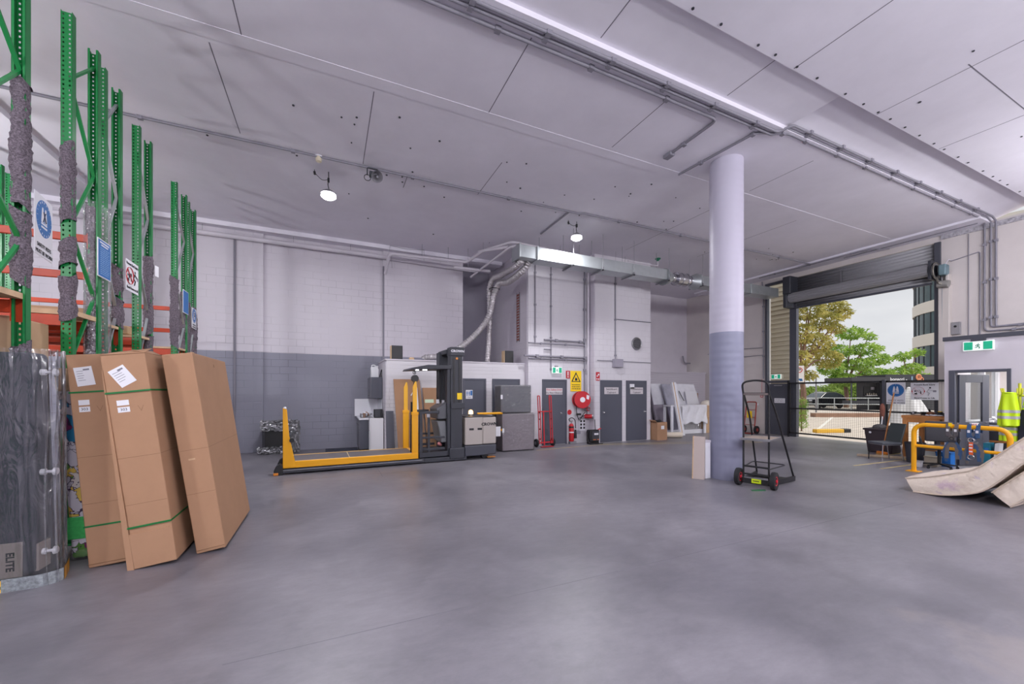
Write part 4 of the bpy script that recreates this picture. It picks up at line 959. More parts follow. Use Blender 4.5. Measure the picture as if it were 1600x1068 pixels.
# ------------------------------------------------------------------ order-picking truck with yellow load platform
TR = thing('order_picker_truck', 'yellow and black order-picking truck with long low platform and tall mast', 'forklift', (-.90, 9.30, 0), R(1.5))
L = lambda: MB(TR)
b = L(); b.box(.02, -.02, .03, 2.95, .10, .125); b.box(.02, .87, .03, 2.95, .99, .125); b.box(2.95, -.02, .02, 4.0, .99, .12)
put('base_frame', b, 'charcoal', TR, bevel=.01)
put('rub_strip', L().box(0.02, -.028, .085, 2.9, -.018, .10), 'steel', TR)
put('wheel_guard', L().prism([(-.10, .0), (.06, .0), (.06, .19), (.0, .22), (-.06, .19), (-.10, .10)], 'y', -.05, .14), 'black', TR, bevel=.008)
put('wheel_guard', L().prism([(-.10, .0), (.06, .0), (.06, .19), (.0, .22), (-.06, .19), (-.10, .10)], 'y', .85, 1.02), 'black', TR, bevel=.008)
put('corner_cap', L().box(-.105, -.06, .005, -.02, .02, .055), mat('worn orange', (215, 130, 40), .5), TR, bevel=.006)
f = L(); f.box(.06, -.04, .135, 2.80, .03, .265); f.box(.06, .92, .135, 2.80, .99, .265); f.box(.06, .03, .135, .13, .92, .265); f.box(2.72, .03, .135, 2.80, .92, .265)
put('platform_frame', f, 'yellow', TR, bevel=.006)
put('platform_deck', L().box(.13, .03, .15, 2.72, .92, .258), mat('worn platform deck', (112, 106, 108), .5, noise=.15, nscale=6), TR)
e = L(); e.box(.10, .018, .262, 2.76, .032, .269); e.box(.10, .918, .262, 2.76, .932, .269); e.box(.10, .02, .262, .118, .93, .269); e.box(2.74, .02, .262, 2.758, .93, .269); e.bar((1.32, .03, .262), (1.32, .92, .262), .014, .006)
put('deck_edge_trim', e, mat('cream trim', (222, 200, 150), .5), TR)
cbm = L()
for x in (.85, 1.95): cbm.box(x, .0, .08, x + .45, .95, .14)
put('cross_member', cbm, mat('shaded yellow', (200, 140, 12), .5), TR)
# left end post: tapered plate
p = L(); p.prism([(.06, .14), (.30, .14), (.17, .80), (.13, 1.33), (.06, 1.36)], 'y', -.045, .005)
p.prism([(.055, .14), (.075, .14), (.075, 1.36), (.055, 1.36)], 'y', .0, .10)
put('end_post', p, 'yellow', TR, bevel=.008)
put('post_tip', L().cyl((.095, -.02, 1.35), (.095, -.02, 1.385), .03, .02, 12), 'signwhite', TR)
put('post_knob', L().cyl((.22, -.075, .70), (.22, -.04, .70), .045, n=16), 'black', TR)
for y0, dx in ((-.03, 0.0), (.91, -.02)):
    s = L(); s.box(2.66 + dx, y0, .26, 2.80 + dx, y0 + .07, 1.18); put('stanchion', s, 'yellow', TR, bevel=.008)
    s = L(); s.box(2.68 + dx, y0 + .01, 1.16, 2.775 + dx, y0 + .06, 1.80); s.prism([(2.68 + dx, 1.80), (2.775 + dx, 1.80), (2.76 + dx, 1.93), (2.735 + dx, 1.93)], 'y', y0 + .01, y0 + .06); put('stanchion_extension', s, mat('lighter yellow', (246, 184, 40), .42) if dx == 0 else bpy.data.materials['lighter yellow'], TR, bevel=.006)
    s = L(); s.box(2.65 + dx, y0 - .008, 1.15, 2.81 + dx, y0 + .078, 1.22); put('collar', s, 'yellow', TR, bevel=.006)
# operator compartment
put('operator_floor', L().box(2.83, .0, .14, 3.52, .96, .26), 'charcoal', TR, bevel=.01)
g = L()
g.box(2.83, -.01, .26, 2.91, .06, 1.22); g.box(2.83, .90, .26, 2.91, .97, 1.22)
put('guard_post', g, 'charcoal', TR, bevel=.008)
for y in (.0, .93):
    r = L(); r.box(2.88, y, 1.17, 3.30, y + .04, 1.23); r.box(2.91, y, .58, 3.45, y + .035, .63); r.box(2.91, y, .30, 3.45, y + .035, .36); r.box(3.03, y + .005, .26, 3.09, y + .035, 1.17)
    put('side_gate', r, 'charcoal', TR, bevel=.008)
put('gate_latch', L().box(3.0, -.02, 1.08, 3.08, .0, 1.17), 'steel', TR, bevel=.006)
cn = L(); cn.prism([(3.28, 1.28), (3.52, 1.44), (3.56, 1.40), (3.56, 1.02), (3.30, 1.02)], 'y', .12, .80); put('control_console', cn, mat('console grey', (92, 94, 100), .35), TR, bevel=.03, seg=3)
cn = L(); cn.prism([(3.30, .98), (3.52, .98), (3.56, .45), (3.40, .45), (3.34, .80)], 'y', .14, .78); put('knee_pad', cn, mat('pad grey', (120, 122, 126), .45), TR, bevel=.03, seg=3)
cn = L(); cn.box(3.30, .10, 1.16, 3.34, .30, 1.24); cn.box(3.30, .55, 1.16, 3.34, .75, 1.24); put('display', cn, 'black', TR, bevel=.006)
cn = L(); cn.sphere((3.36, .2, .42), .045); cn.sphere((3.42, .3, .38), .04); put('coloured_bag', cn, mat('pink bag', (190, 120, 120), .7), TR)
cb = L()
for x, y in ((3.36, .35), (3.46, .42), (3.50, .30)): cb.tube([(x, y, 2.22), (x + .01, y, 1.9), (x - .01, y + .01, 1.6), (x + .01, y, 1.38)], .014, 8)
put('cables', cb, 'black', TR)
cb = L(); cb.box(3.33, .33, 1.40, 3.40, .36, 1.50); cb.box(3.46, .28, 1.38, 3.52, .31, 1.48); put('cable_tag', cb, 'paper', TR)
# overhead guard
h = L(); h.prism([(2.62, 2.20), (2.66, 2.25), (3.05, 2.33), (3.62, 2.33), (3.62, 2.24), (3.02, 2.22)], 'y', .0, .96); put('overhead_guard', h, 'charcoal', TR, bevel=.012)
put('guard_lamp', L().cyl((2.80, .12, 2.215), (2.80, .12, 2.195), .045, n=16), 'lampglass', TR); put('guard_lamp', L().cyl((2.99, .12, 2.225), (2.99, .12, 2.20), .05, n=16), 'lampglass', TR)
k = L(); k.tube([(2.76, .1, 2.21), (2.74, .1, 2.12)], .01); k.torus((2.74, .1, 2.14), .035, .008, 'y', 14, 6); k.cyl((2.75, .06, 2.0), (2.75, .14, 2.0), .085, n=22); k.bar((2.75, .1, 1.95), (2.72, .1, 1.70), .05, .03)
put('tool_balancer', k, 'black', TR); k = L(); k.bar((2.72, .1, 1.70), (2.66, .1, 1.60), .03, .02); put('balancer_hook', k, 'paper', TR)
k = L(); k.cyl((2.69, .2, .26), (2.70, .2, 1.45), .028, n=10); put('safety_pole', k, 'black', TR)
# mast
m_ = L(); m_.box(3.60, .02, .14, 3.90, .28, 2.72); m_.box(3.52, .04, .14, 3.60, .24, 2.30); put('mast_column', m_, 'charcoal', TR, bevel=.012)
m_ = L(); m_.box(3.50, .68, .14, 3.80, .95, 2.70); put('mast_column', m_, 'charcoal', TR, bevel=.012)
m_ = L(); m_.box(3.59, .0, 2.56, 3.95, .30, 2.78); m_.box(3.55, .28, 2.62, 3.85, .97, 2.74); put('mast_head', m_, 'charcoal', TR, bevel=.02, seg=3)
m_ = L(); m_.box(3.66, .008, 1.30, 3.70, .02, 2.50); m_.box(3.80, .008, 1.30, 3.84, .02, 2.50); put('mast_channel', m_, 'black', TR)
put('mast_bracket', L().box(3.60, -.02, 1.28, 3.95, .06, 1.42), 'charcoal', TR, bevel=.01)
put('mast_foot', L().box(3.56, -.04, .06, 3.94, .30, .32), 'charcoal', TR, bevel=.02)
put('warning_sticker', L().box(3.76, -.002, 1.50, 3.88, .018, 1.66), 'brightyellow', TR, flat=True)
def tr_text(m, s, size, x, y, z, **kw):
    from mathutils import Euler
    M4 = WM[TR.name] @ Matrix.Translation((x, y, z)) @ Euler((R(90), 0, 0)).to_matrix().to_4x4(); put('lettering', text_mesh(s, size, None, None, M4=M4, **kw), m, TR, flat=True)
tr_text('signwhite', 'CROWN', .075, 3.77, -.002, 2.68, bold=.003, wide=1.15)
put('mast_badge', L().lathe([(.03, -.004), (.03, .004)], (3.75, .0, 2.50), 'y', 16), mat('orange badge', (225, 140, 60), .5), TR)
# tractor
put('chassis', L().prism([(3.95, .09), (4.78, .10), (4.80, .36), (3.95, .36)], 'y', -.03, 1.0), 'dgrey', TR, bevel=.03, seg=3)
put('battery_cover', L().box(3.96, -.025, .37, 4.42, .99, 1.05), mat('beige panel', (178, 170, 164), .4), TR, bevel=.02, seg=3)
put('drive_cover', L().box(4.42, -.025, .37, 4.79, .99, 1.05), bpy.data.materials['beige panel'], TR, bevel=.03, seg=3)
sl = L()
for x in (4.06, 4.28): sl.box(x, -.032, .735, x + .12, -.02, .785)
put('handle_slot', sl, 'ink', TR, bevel=.01)
tr_text('ink', 'CROWN', .10, 4.60, -.028, .87, bold=.004, wide=1.1)
put('top_edge', L().box(3.97, -.02, 1.05, 4.74, .97, 1.075), 'charcoal', TR, bevel=.01)
bc = L(); bc.cyl((4.22, .3, 1.075), (4.22, .3, 1.12), .06, n=18); put('beacon_base', bc, 'steel', TR)
put('beacon_lamp', L().lathe([(.055, 1.12), (.055, 1.19), (.03, 1.22), (.005, 1.225)], (4.22, .3, 0), n=18), mat('lit amber', (255, 190, 90), .4, emit=(255, 200, 110), estr=9), TR)
y = L()
for z in (1.09, .62): y.cyl((4.60, .82, z), (5.35, .82, z), .032, n=12)
put('rear_guard_bar', y, 'yellow', TR); put('bar_label', L().box(5.10, .78, .45, 5.28, .80, .72), 'paper', TR, flat=True)
w = L(); w.cyl((4.5, .02, .09), (4.5, .14, .09), .09, n=20); w.cyl((4.5, .85, .09), (4.5, .97, .09), .09, n=20); put('drive_wheel', w, 'rubber', TR)
put('step_plate', L().box(4.55, -.06, .03, 4.75, .02, .06), mat('worn orange step', (170, 110, 50), .5), TR)

# ------------------------------------------------------------------ kitchenette beside the washroom block
wc = thing('wall_cupboard', 'small dark grey wall cupboard above the kitchen bench', 'cupboard', (1.24, 12.3, 1.48))
put('cupboard_body', MB().box(1.10, 11.9, 1.50, 1.40, 12.85, 2.10), 'frame', wc, bevel=.006)
for y0 in (11.91, 12.39): put('cupboard_door', MB().box(1.083, y0, 1.51, 1.10, y0 + .46, 2.09), mat('grey laminate', (112, 112, 120), .4) if 'grey laminate' not in bpy.data.materials else bpy.data.materials['grey laminate'], wc, bevel=.004)
put('cupboard_handle', MB().box(1.06, 12.30, 1.57, 1.082, 12.35, 1.59).box(1.06, 12.42, 1.57, 1.082, 12.47, 1.59), 'chrome', wc)
jc = thing('jerry_can', 'white plastic jerry can standing on top of the wall cupboard', 'jerry can', (1.22, 12.2, 2.10))
put('can_body', MB().prism([(1.11, 2.10), (1.33, 2.10), (1.33, 2.34), (1.27, 2.42), (1.11, 2.40)], 'y', 12.1, 12.35), bpy.data.materials['white plastic'], jc, bevel=.02, seg=3)
put('can_handle', MB().tube(ring([(1.14, 12.22, 2.39), (1.14, 12.22, 2.46), (1.24, 12.22, 2.46), (1.24, 12.22, 2.40)], r=.03), .014), bpy.data.materials['white plastic'], jc); put('can_cap', MB().cyl((1.29, 12.22, 2.38), (1.30, 12.22, 2.44), .03, n=14), bpy.data.materials['white plastic'], jc)
wr = thing('wire_rack', 'small black wire rack on the wall cupboard beside the jerry can', 'rack', (1.37, 12.1, 2.10))
w = MB()
for k in range(4): w.bar((1.34, 12.0 + k * .05, 2.10), (1.40, 12.02 + k * .05, 2.33), .008, .008)
w.box(1.39, 11.98, 2.10, 1.40, 11.99, 2.33); put('rack_wires', w, 'black', wr)
kb = thing('kitchen_bench', 'low dark grey kitchen cupboard with white benchtop by the washroom block', 'bench', (1.08, 12.3, 0))
put('bench_body', MB().box(.80, 11.85, .08, 1.39, 12.95, .90), 'frame', kb, bevel=.005)
for y0 in (11.87, 12.24, 12.60): d_ = put('bench_door', MB().box(.783, y0, .10, .80, y0 + .34, .88), bpy.data.materials['grey laminate'], kb, bevel=.004); put('bench_handle', MB().box(.76, y0 + .12, .74, .782, y0 + .22, .76), 'chrome', d_)
put('benchtop', MB().box(.77, 11.82, .90, 1.395, 12.96, .945), 'signwhite', kb, bevel=.006)
put('splashback', MB().box(.72, 12.962, .95, 1.38, 12.968, 1.47).box(1.38, 11.85, .95, 1.388, 12.95, 1.47), 'signwhite', kb, flat=True)
dr = thing('dish_rack', 'dish rack heaped with cups and plates on the kitchen benchtop', 'dish rack', (.98, 12.2, .945))
w = MB()
for k in range(9): w.tube(ring([(.84, 11.95 + k * .06, .95), (.84, 11.95 + k * .06, 1.06), (1.02, 11.95 + k * .06, .96), (1.14, 11.95 + k * .06, 1.06)], r=.02, n=2), .006, 6)
w.box(.83, 11.93, .946, 1.15, 12.45, .958); put('rack_wires', w, 'steel', dr)
for k in range(6): put('plate' if k % 2 else 'cup', MB().cyl((.9 + .03 * k, 11.98 + .08 * k, 1.03), (.93 + .03 * k, 12.0 + .08 * k, 1.05), .075 if k % 2 else .045, n=16) if k % 2 else MB().lathe([(.03, .96), (.045, 1.08), (.038, 1.08), (.025, .97)], (.92 + .03 * k, 11.98 + .07 * k, 0), n=14), mat('brown crockery', (150, 120, 100), .4) if k == 0 else (bpy.data.materials['brown crockery'] if k % 3 == 0 else 'signwhite'), dr)
mw = thing('microwave', 'small black microwave standing on the white bar fridge', 'microwave', (1.24, 11.68, .96))
put('microwave_body', MB().box(1.15, 11.56, .965, 1.37, 11.80, 1.20), 'black', mw, bevel=.012); put('microwave_door', MB().box(1.16, 11.552, .985, 1.30, 11.56, 1.18), 'charcoal', mw, bevel=.004)
bf = thing('bar_fridge', 'white bar fridge at the end of the kitchen bench', 'fridge', (1.22, 11.65, 0))
put('fridge_body', MB().box(1.045, 11.50, .03, 1.385, 11.81, .96), bpy.data.materials['white plastic'], bf, bevel=.012)
put('fridge_door', MB().box(1.02, 11.50, .05, 1.045, 11.81, .95), bpy.data.materials['white plastic'], bf, bevel=.008); put('fridge_handle', MB().box(.995, 11.52, .62, 1.02, 11.55, .88), 'steel', bf, bevel=.004); put('fridge_foot', MB().box(1.06, 11.52, 0, 1.37, 11.79, .03), 'black', bf)
dm = tag(put('door_mat', MB().box(-.08, 12.35, 0, .78, 12.92, .012), mat('dark mat', (58, 60, 74), .9, noise=.5, nscale=14), bevel=.004), 'dark patterned mat on the floor in front of the kitchen bench', 'mat')
ss = tag(put('leaning_board', MB().hexa([(1.40, 11.0, .0), (1.62, 11.0, .0), (1.62, 11.02, 0), (1.40, 11.02, 0)], [(1.40, 11.15, 1.17), (1.60, 11.15, 1.17), (1.60, 11.17, 1.17), (1.40, 11.17, 1.17)]), 'frame', bevel=.003), 'dark grey board leaning at the corner of the washroom block', 'board')
cs = thing('cardboard_sheet', 'tall brown cardboard sheet leaning on the washroom wall behind the yellow posts', 'cardboard', (1.95, 11.1, 0))
put('sheet', MB().hexa([(1.70, 10.90, .0), (2.46, 10.90, .0), (2.46, 10.925, 0), (1.70, 10.925, 0)], [(1.60, 11.16, 2.03), (2.30, 11.16, 2.03), (2.30, 11.185, 2.03), (1.60, 11.185, 2.03)]), 'card', cs); 
pk = MB(); pk.box(1.93, 10.985, .80, 2.05, 10.99, .805); 
for k in range(5): pk.bar((1.90 + .03 * k, 10.99, .86 + .05 * (k % 3)), (1.92 + .03 * k, 10.99, .98 - .04 * (k % 2)), .008, .004)
put('printed_marks', pk, 'carddark', cs, flat=True)
cs = thing('cardboard_sheet', 'flat brown carton with a pale label leaning on the washroom wall behind the operator cage', 'cardboard', (2.7, 11.1, 0))
put('sheet', MB().hexa([(2.49, 10.88, .0), (3.0, 10.88, .0), (3.0, 10.95, 0), (2.49, 10.95, 0)], [(2.38, 11.11, 1.80), (3.0, 11.11, 1.80), (3.0, 11.18, 1.80), (2.38, 11.18, 1.80)]), 'card', cs, bevel=.004)
put('label', MB().hexa([(2.43, 11.055, 1.38), (2.68, 11.055, 1.38), (2.68, 11.06, 1.38), (2.43, 11.06, 1.38)], [(2.43, 11.072, 1.50), (2.68, 11.072, 1.50), (2.68, 11.077, 1.50), (2.43, 11.077, 1.50)]), mat('pale green label', (205, 225, 200), .6), cs, flat=True)
tag(put('leaning_pole', MB().bar((2.27, 10.83, 0), (2.20, 11.085, 1.8), .05, .03), 'signwhite'), 'thin white strip leaning on the washroom wall between the cardboard sheets', 'board')
# speakers and a small tin on the washroom roof
for x0, l in ((1.58, 'black loudspeaker box on the washroom roof near its left corner'), (4.99, 'black loudspeaker box on the washroom roof beside the service block')):
    s = thing('loudspeaker', l, 'speaker', (x0 + .15, 11.5, 2.58)); put('cabinet', MB().box(x0, 11.36, 2.58, x0 + .30, 11.60, 2.97), mat('speaker grey', (46, 46, 54), .6) if 'speaker grey' not in bpy.data.materials else bpy.data.materials['speaker grey'], s, bevel=.01)
    put('grille', MB().box(x0 + .02, 11.35, 2.60, x0 + .28, 11.36, 2.95), 'black', s, bevel=.006)
    put('side_panel', MB().box(x0 - .012, 11.37, 2.585, x0, 11.59, 2.965), 'ply', s)
tag(put('tin', MB().lathe([(.07, 2.58), (.075, 2.60), (.075, 2.64), (.05, 2.66)], (2.14, 11.45, 0)), 'ply'), 'small tan tin on the washroom roof left of the flexible duct end', 'tin')
# film-wrapped black unit on the floor by the back wall
cu = thing('wrapped_appliance', 'black appliance in torn silver plastic on the floor against the back wall', 'appliance', (-1.2, 12.75, 0))
put('appliance_body', MB().box(-1.62, 12.56, .02, -.80, 12.86, .88), 'speaker grey' if False else bpy.data.materials['speaker grey'], cu, bevel=.015)
put('screen', MB().box(-1.56, 12.545, .18, -.95, 12.56, .62), 'black', cu, bevel=.01)
r5 = random.Random(11); jit = [[r5.uniform(-.035, .035) for _ in range(40)] for _ in range(40)]
def crump(x0, x1, z0, z1, y, hole=None):
    def fn(u, v):
        j = jit[int(u * 20)][int(v * 14)]
        return (x0 + (x1 - x0) * u + j * .5, y + j - .02, max(.004, z0 + (z1 - z0) * v + jit[int(v * 14) + 3][int(u * 20)] * .5))
    return fn
M['silverfilm'] = mat('silver plastic', (150, 150, 154), .22, .45, noise=.35, nscale=14, bump=.6, bscale=14)
put('torn_plastic', MB().sheet(crump(-1.66, -.76, .62, .92, 12.52), 20, 14), 'silverfilm', cu, ang=20); put('torn_plastic', MB().sheet(crump(-1.72, -1.0, .0, .2, 12.47), 20, 14), 'silverfilm', cu, ang=20); put('torn_plastic', MB().sheet(crump(-1.0, -.72, .02, .9, 12.53), 20, 14), 'silverfilm', cu, ang=20)

# plastic-wrapped bases stacked in front of the second door
for (x0, x1, y0, z0, z1, c, l) in ((4.40, 5.42, 10.20, .01, 1.08, (134, 122, 130), 'brown-grey wrapped bed base at the bottom of the stack beside the red hand truck'), (4.36, 5.33, 10.22, 1.085, 1.88, (86, 88, 97), 'charcoal bed base in shiny film on top of the wrapped stack')):
    s = thing('wrapped_bed_base', l, 'bed base', ((x0 + x1) / 2, y0 + .2, z0))
    put('upholstery', MB().box(x0 + .012, y0 + .012, z0 + .01, x1 - .012, y0 + .46, z1 - .012), mat('wrapped cloth %d' % c[0], c, .7), s, bevel=.03)
    put('plastic_wrap', MB().box(x0, y0, z0, x1, y0 + .47, z1), mat_film if False else 'film2', s, bevel=.035, seg=3)
    put('tape_edge', MB().box(x0 + .02, y0 - .004, z1 - .035, x1 - .02, y0 + .002, z1 - .015), 'film2', s)
    put('paper_tag', MB().box(x0 + .0, y0 - .005, z0 + (z1 - z0) * .5, x0 + .06, y0 - .002, z0 + (z1 - z0) * .5 + .12), 'paper', s, flat=True)

# hand trucks
def hand_truck(label, x, y, rz, h=1.55, m='red', hoop=True):
    t = thing('hand_truck', label, 'hand truck', (x, y, 0), rz)
    for s in (-.21, .21):
        f = MB(t); f.tube(ring([(s - .04, .0, .10), (s - .04, .10, h - .02), (s - .04, .10, h), (s + .03, .10, h), (s + .03, .0, .10)], r=.035), .016, 10); put('side_rail', f, m, t)
        g = MB(t)
        for z in (.25, .55, .85, 1.05): g.cyl((s - .04, .012 + z * .06, z), (s + .03, .012 + z * .06, z), .02, n=8)
        put('rail_clamp', g, 'black', t)
    f = MB(t)
    for z in (.14, 1.08): f.bar((-.23, .02 + z * .06, z), (.23, .02 + z * .06, z), .03, .03)
    put('cross_bar', f, m, t); f = MB(t); f.bar((-.06, .02, .05), (-.06, .07, 1.06), .035, .02); put('centre_strut', f, m, t)
    put('toe_plate', MB(t).box(-.22, -.10, .01, .22, .02, .025), m, t, bevel=.004)
    for s in (-.30, .30):
        w = MB(t); w.lathe([(.06, -.025), (.11, -.035), (.125, -.015), (.125, .015), (.11, .035), (.06, .025)], (s, .10, .127), 'x', 22); put('wheel', w, 'rubber', t); put('hub', MB(t).cyl((s - .03, .10, .127), (s + .03, .10, .127), .055, n=16), 'steel', t)
    return t
hand_truck('red two-wheeled hand truck standing before the fire door beside the wrapped stack', 6.05, 10.62, R(4), 1.56)
ht = thing('hand_truck', 'small rusty-red hand truck against the far right wall behind the column', 'hand truck', (15.5, 10.62, 0), R(-88))
f = MB(ht); f.tube(ring([(-.22, -.06, .10), (-.20, .12, 1.27), (.20, .12, 1.27), (.22, -.06, .10)], r=.07), .022, 8)
for z in (.35, .65, .95): f.bar((-.21, -.06 + z * .15, z), (.21, -.06 + z * .15, z), .03, .02)
put('frame', f, mat('rusty red', (150, 52, 44), .6), ht); put('yellow_panel', MB(ht).box(-.12, .0, .62, .08, .02, .9), 'brightyellow', ht); put('toe_plate', MB(ht).box(-.22, -.32, .01, .22, -.05, .03), bpy.data.materials['rusty red'], ht)
for s in (-.26, .26): w = MB(ht); w.cyl((s - .03, .02, .16), (s + .03, .02, .16), .158, n=20); put('wheel', w, 'rubber', ht); put('hub', MB(ht).cyl((s - .035, .02, .16), (s + .035, .02, .16), .07, n=14), bpy.data.materials['rusty red'], ht)

# tall black trolley with a small shelf in front of the column
tt = thing('shelf_trolley', 'tall black tubular trolley with mid shelf and red-hubbed wheels beside the column', 'trolley', (6.88, 4.60, 0), R(17.5))
T = lambda: MB(tt)
for s in (-.2, .2): put('upright', T().tube([(0, s, .06), (0, s, 1.68)], .016, 10), 'black', tt)
f = T(); f.tube(ring([(0, .2, 1.64), (-.06, .21, 1.86), (-.02, .0, 1.90), (-.06, -.21, 1.86), (0, -.2, 1.64)], r=.09), .017, 10); put('handle', f, 'black', tt)
for s in (-1, 1): f = T(); f.tube(ring([(0, s * .2, 1.66), (.38, s * .22, 1.27), (1.12, s * .31, .07)], r=.15), .016, 10); put('rear_leg', f, 'black', tt)
f = T()
for z in (1.66, .22, .36): f.tube([(0, -.2, z), (0, .2, z)], .017, 8)
f.tube(ring([(0, .2, .34), (.75, .27, .34), (.75, -.27, .34), (0, -.2, .34)], r=.08), .010, 8)
put('cross_tube', f, 'black', tt); put('grip_bar', T().box(-.02, -.2, 1.63, .02, .2, 1.67), mat('worn grip', (110, 100, 98), .6), tt, bevel=.008)
f = T(); f.box(-.06, -.22, .84, .60, .24, .858); put('shelf_board', f, mat('worn shelf', (170, 155, 140), .6, noise=.2, nscale=10), tt, bevel=.003)
f = T(); f.box(-.07, -.225, .825, -.05, .225, .87); f.box(.60, -.23, .83, .62, .25, .865); f.box(-.06, -.235, .83, .61, -.22, .862); put('shelf_rim', f, 'steel', tt, bevel=.004)
put('base_plate', T().box(.0, -.22, .05, .04, .22, .15), 'black', tt, bevel=.006); f = T(); f.bar((.02, .22, .10), (1.14, .32, .045), .03, .09); f.bar((.02, -.22, .10), (1.14, -.32, .045), .03, .09); f.box(.95, -.3, .02, 1.14, .3, .04); put('foot_rail', f, 'black', tt)
put('yellow_sticker', T().box(-.004, -.08, .07, .0, .07, .145), mat('fluoro sticker', (205, 225, 20), .5), tt, flat=True)
put('sticker_print', T().box(-.006, -.05, .10, -.004, .05, .115), 'ink', tt, flat=True)
put('axle', T().cyl((.0, -.3, .155), (.0, .3, .155), .012, n=10), 'steel', tt)
for s in (-.28, .28):
    w = T(); w.lathe([(.075, -.03), (.12, -.045), (.15, -.035), (.155, 0), (.15, .035), (.12, .045), (.075, .03)], (0, s, .155), 'y', 28); o = put('wheel', w, 'rubber', tt); put('wheel_hub', T().lathe([(.02, -.05), (.03, -.045), (.03, -.02), (.08, -.034), (.08, .034), (.03, .02), (.03, .045), (.02, .05)], (0, s, .155), 'y', 20), mat('red hub', (200, 30, 48), .4) if 'red hub' not in bpy.data.materials else bpy.data.materials['red hub'], o)
tag(put('leaf_scrap', MB().add([(6.55, 4.45, .003), (6.78, 4.36, .004), (6.82, 4.40, .012), (6.60, 4.50, .006)], [(0, 1, 2, 3)]).add([(6.60, 4.52, .003), (6.72, 4.40, .005), (6.75, 4.44, .014)], [(0, 1, 2)]), mat('green plastic tie', (40, 110, 70), .5), solid=.003), 'scrap of green strapping on the floor by the trolley wheel', 'strap')
# boards against the column
br_ = thing('leaning_board', 'pale timber-edged board standing against the foot of the column', 'board', (6.62, 5.5, 0))
put('board', MB().hexa([(6.44, 5.58, 0), (6.54, 5.40, 0), (6.60, 5.43, 0), (6.50, 5.61, 0)], [(6.49, 5.60, .82), (6.59, 5.42, .82), (6.65, 5.45, .82), (6.55, 5.63, .82)]), mat('pale board', (188, 174, 168), .5), br_, bevel=.003)
put('timber_edge', MB().hexa([(6.435, 5.585, 0), (6.445, 5.567, 0), (6.505, 5.597, 0), (6.495, 5.615, 0)], [(6.485, 5.605, .825), (6.495, 5.587, .825), (6.555, 5.617, .825), (6.545, 5.635, .825)]), 'ply', br_)
b3 = thing('leaning_board', 'white flat-pack panel standing between the pale board and the column', 'board', (6.72, 5.6, 0)); put('board', MB().box(6.66, 5.46, 0, 6.80, 5.62, .74), 'signwhite', b3, bevel=.004); put('board_edge', MB().box(6.655, 5.455, .70, 6.805, 5.625, .745), 'white', b3)

# fire corner
ex = thing('exit_sign', 'green running-man exit sign above the fire door behind the red hand truck', 'exit sign', (6.6, 10.94, 2.38))
def exit_sign(t, face, c, w=.36, h=.20, arrow=False):
    """lit box, green panels either side of a white panel with a running figure"""
    x, y, z = c
    if face == '-y':
        q = lambda a0, a1, z0, z1, d0, d1: MB().box(x + a0, y - d1, z + z0, x + a1, y - d0, z + z1)
        bar = lambda mb, a, b, k, dd: mb.bar((x + a[0], y - dd, z + a[1]), (x + b[0], y - dd, z + b[1]), k, .002, up=(0, 1, 0))
    else:
        q = lambda a0, a1, z0, z1, d0, d1: MB().box(x - d1, y - a0, z + z0, x - d0, y - a1, z + z1)
        bar = lambda mb, a, b, k, dd: mb.bar((x - dd, y - a[0], z + a[1]), (x - dd, y - b[0], z + b[1]), k, .002, up=(1, 0, 0))
    put('sign_case', q(-w / 2, w / 2, -h / 2, h / 2, 0, .05), 'signlit', t, bevel=.006)
    put('green_panel', q(-w * .46, -w * .17, -h * .40, h * .42, .05, .053), 'signgreen', t, flat=True); put('green_panel', q(w * .17, w * .46, -h * .40, h * .42, .05, .053), 'signgreen', t, flat=True)
    m = MB(); s = h * .8
    for a, b in (((.02, .18), (-.02, -.05)), ((-.02, -.05), (.14, -.16)), ((.14, -.16), (.10, -.38)), ((-.02, -.05), (-.12, -.22)), ((-.12, -.22), (-.28, -.22)), ((.02, .16), (.20, .04)), ((.02, .16), (-.16, .10)), ((-.16, .10), (-.2, -.05))): bar(m, (a[0] * s, a[1] * s), (b[0] * s, b[1] * s), s * .09, .0515)
    bar(m, (.02 * s, .30 * s), (.08 * s, .30 * s), s * .12, .0515)
    put('running_man', m, mat('exit green', (10, 130, 95), .5) if 'exit green' not in bpy.data.materials else bpy.data.materials['exit green'], t, flat=True)
exit_sign(ex, '-y', (6.62, 10.97, 2.37)); put('mount', MB().cyl((6.62, 10.98, 2.47), (6.62, 10.98, 2.52), .06, n=14), 'steel', ex)
fx = thing('fire_sign', 'small red fire sign with white stripe over the extinguisher', 'sign', (7.07, 10.99, 2.24)); put('sign_plate', MB().box(6.99, 10.985, 2.12, 7.14, 10.99, 2.37), 'red', fx, flat=True); put('white_mark', MB().box(7.045, 10.983, 2.21, 7.085, 10.985, 2.34).box(7.045, 10.983, 2.15, 7.085, 10.985, 2.19), 'signwhite', fx, flat=True)
fl_ = thing('flammable_sign', 'yellow warning sign with black flame triangle above the hose reel', 'sign', (7.38, 10.99, 2.03))
put('sign_plate', MB().box(7.16, 10.982, 1.70, 7.58, 10.988, 2.37), 'brightyellow', fl_, flat=True)
tr = MB()
def tri(s): return [(7.37 - .18 * s, 1.99 + .02 / s), (7.37 + .18 * s, 1.99 + .02 / s), (7.37, 2.02 + .31 * s)]
tr.prism(tri(1.0), 'y', 10.979, 10.982); put('warning_triangle', tr, 'ink', fl_, flat=True)
put('triangle_face', MB().prism([(7.37 - .125, 2.035), (7.37 + .125, 2.035), (7.37, 2.26)], 'y', 10.977, 10.979), 'brightyellow', fl_, flat=True)
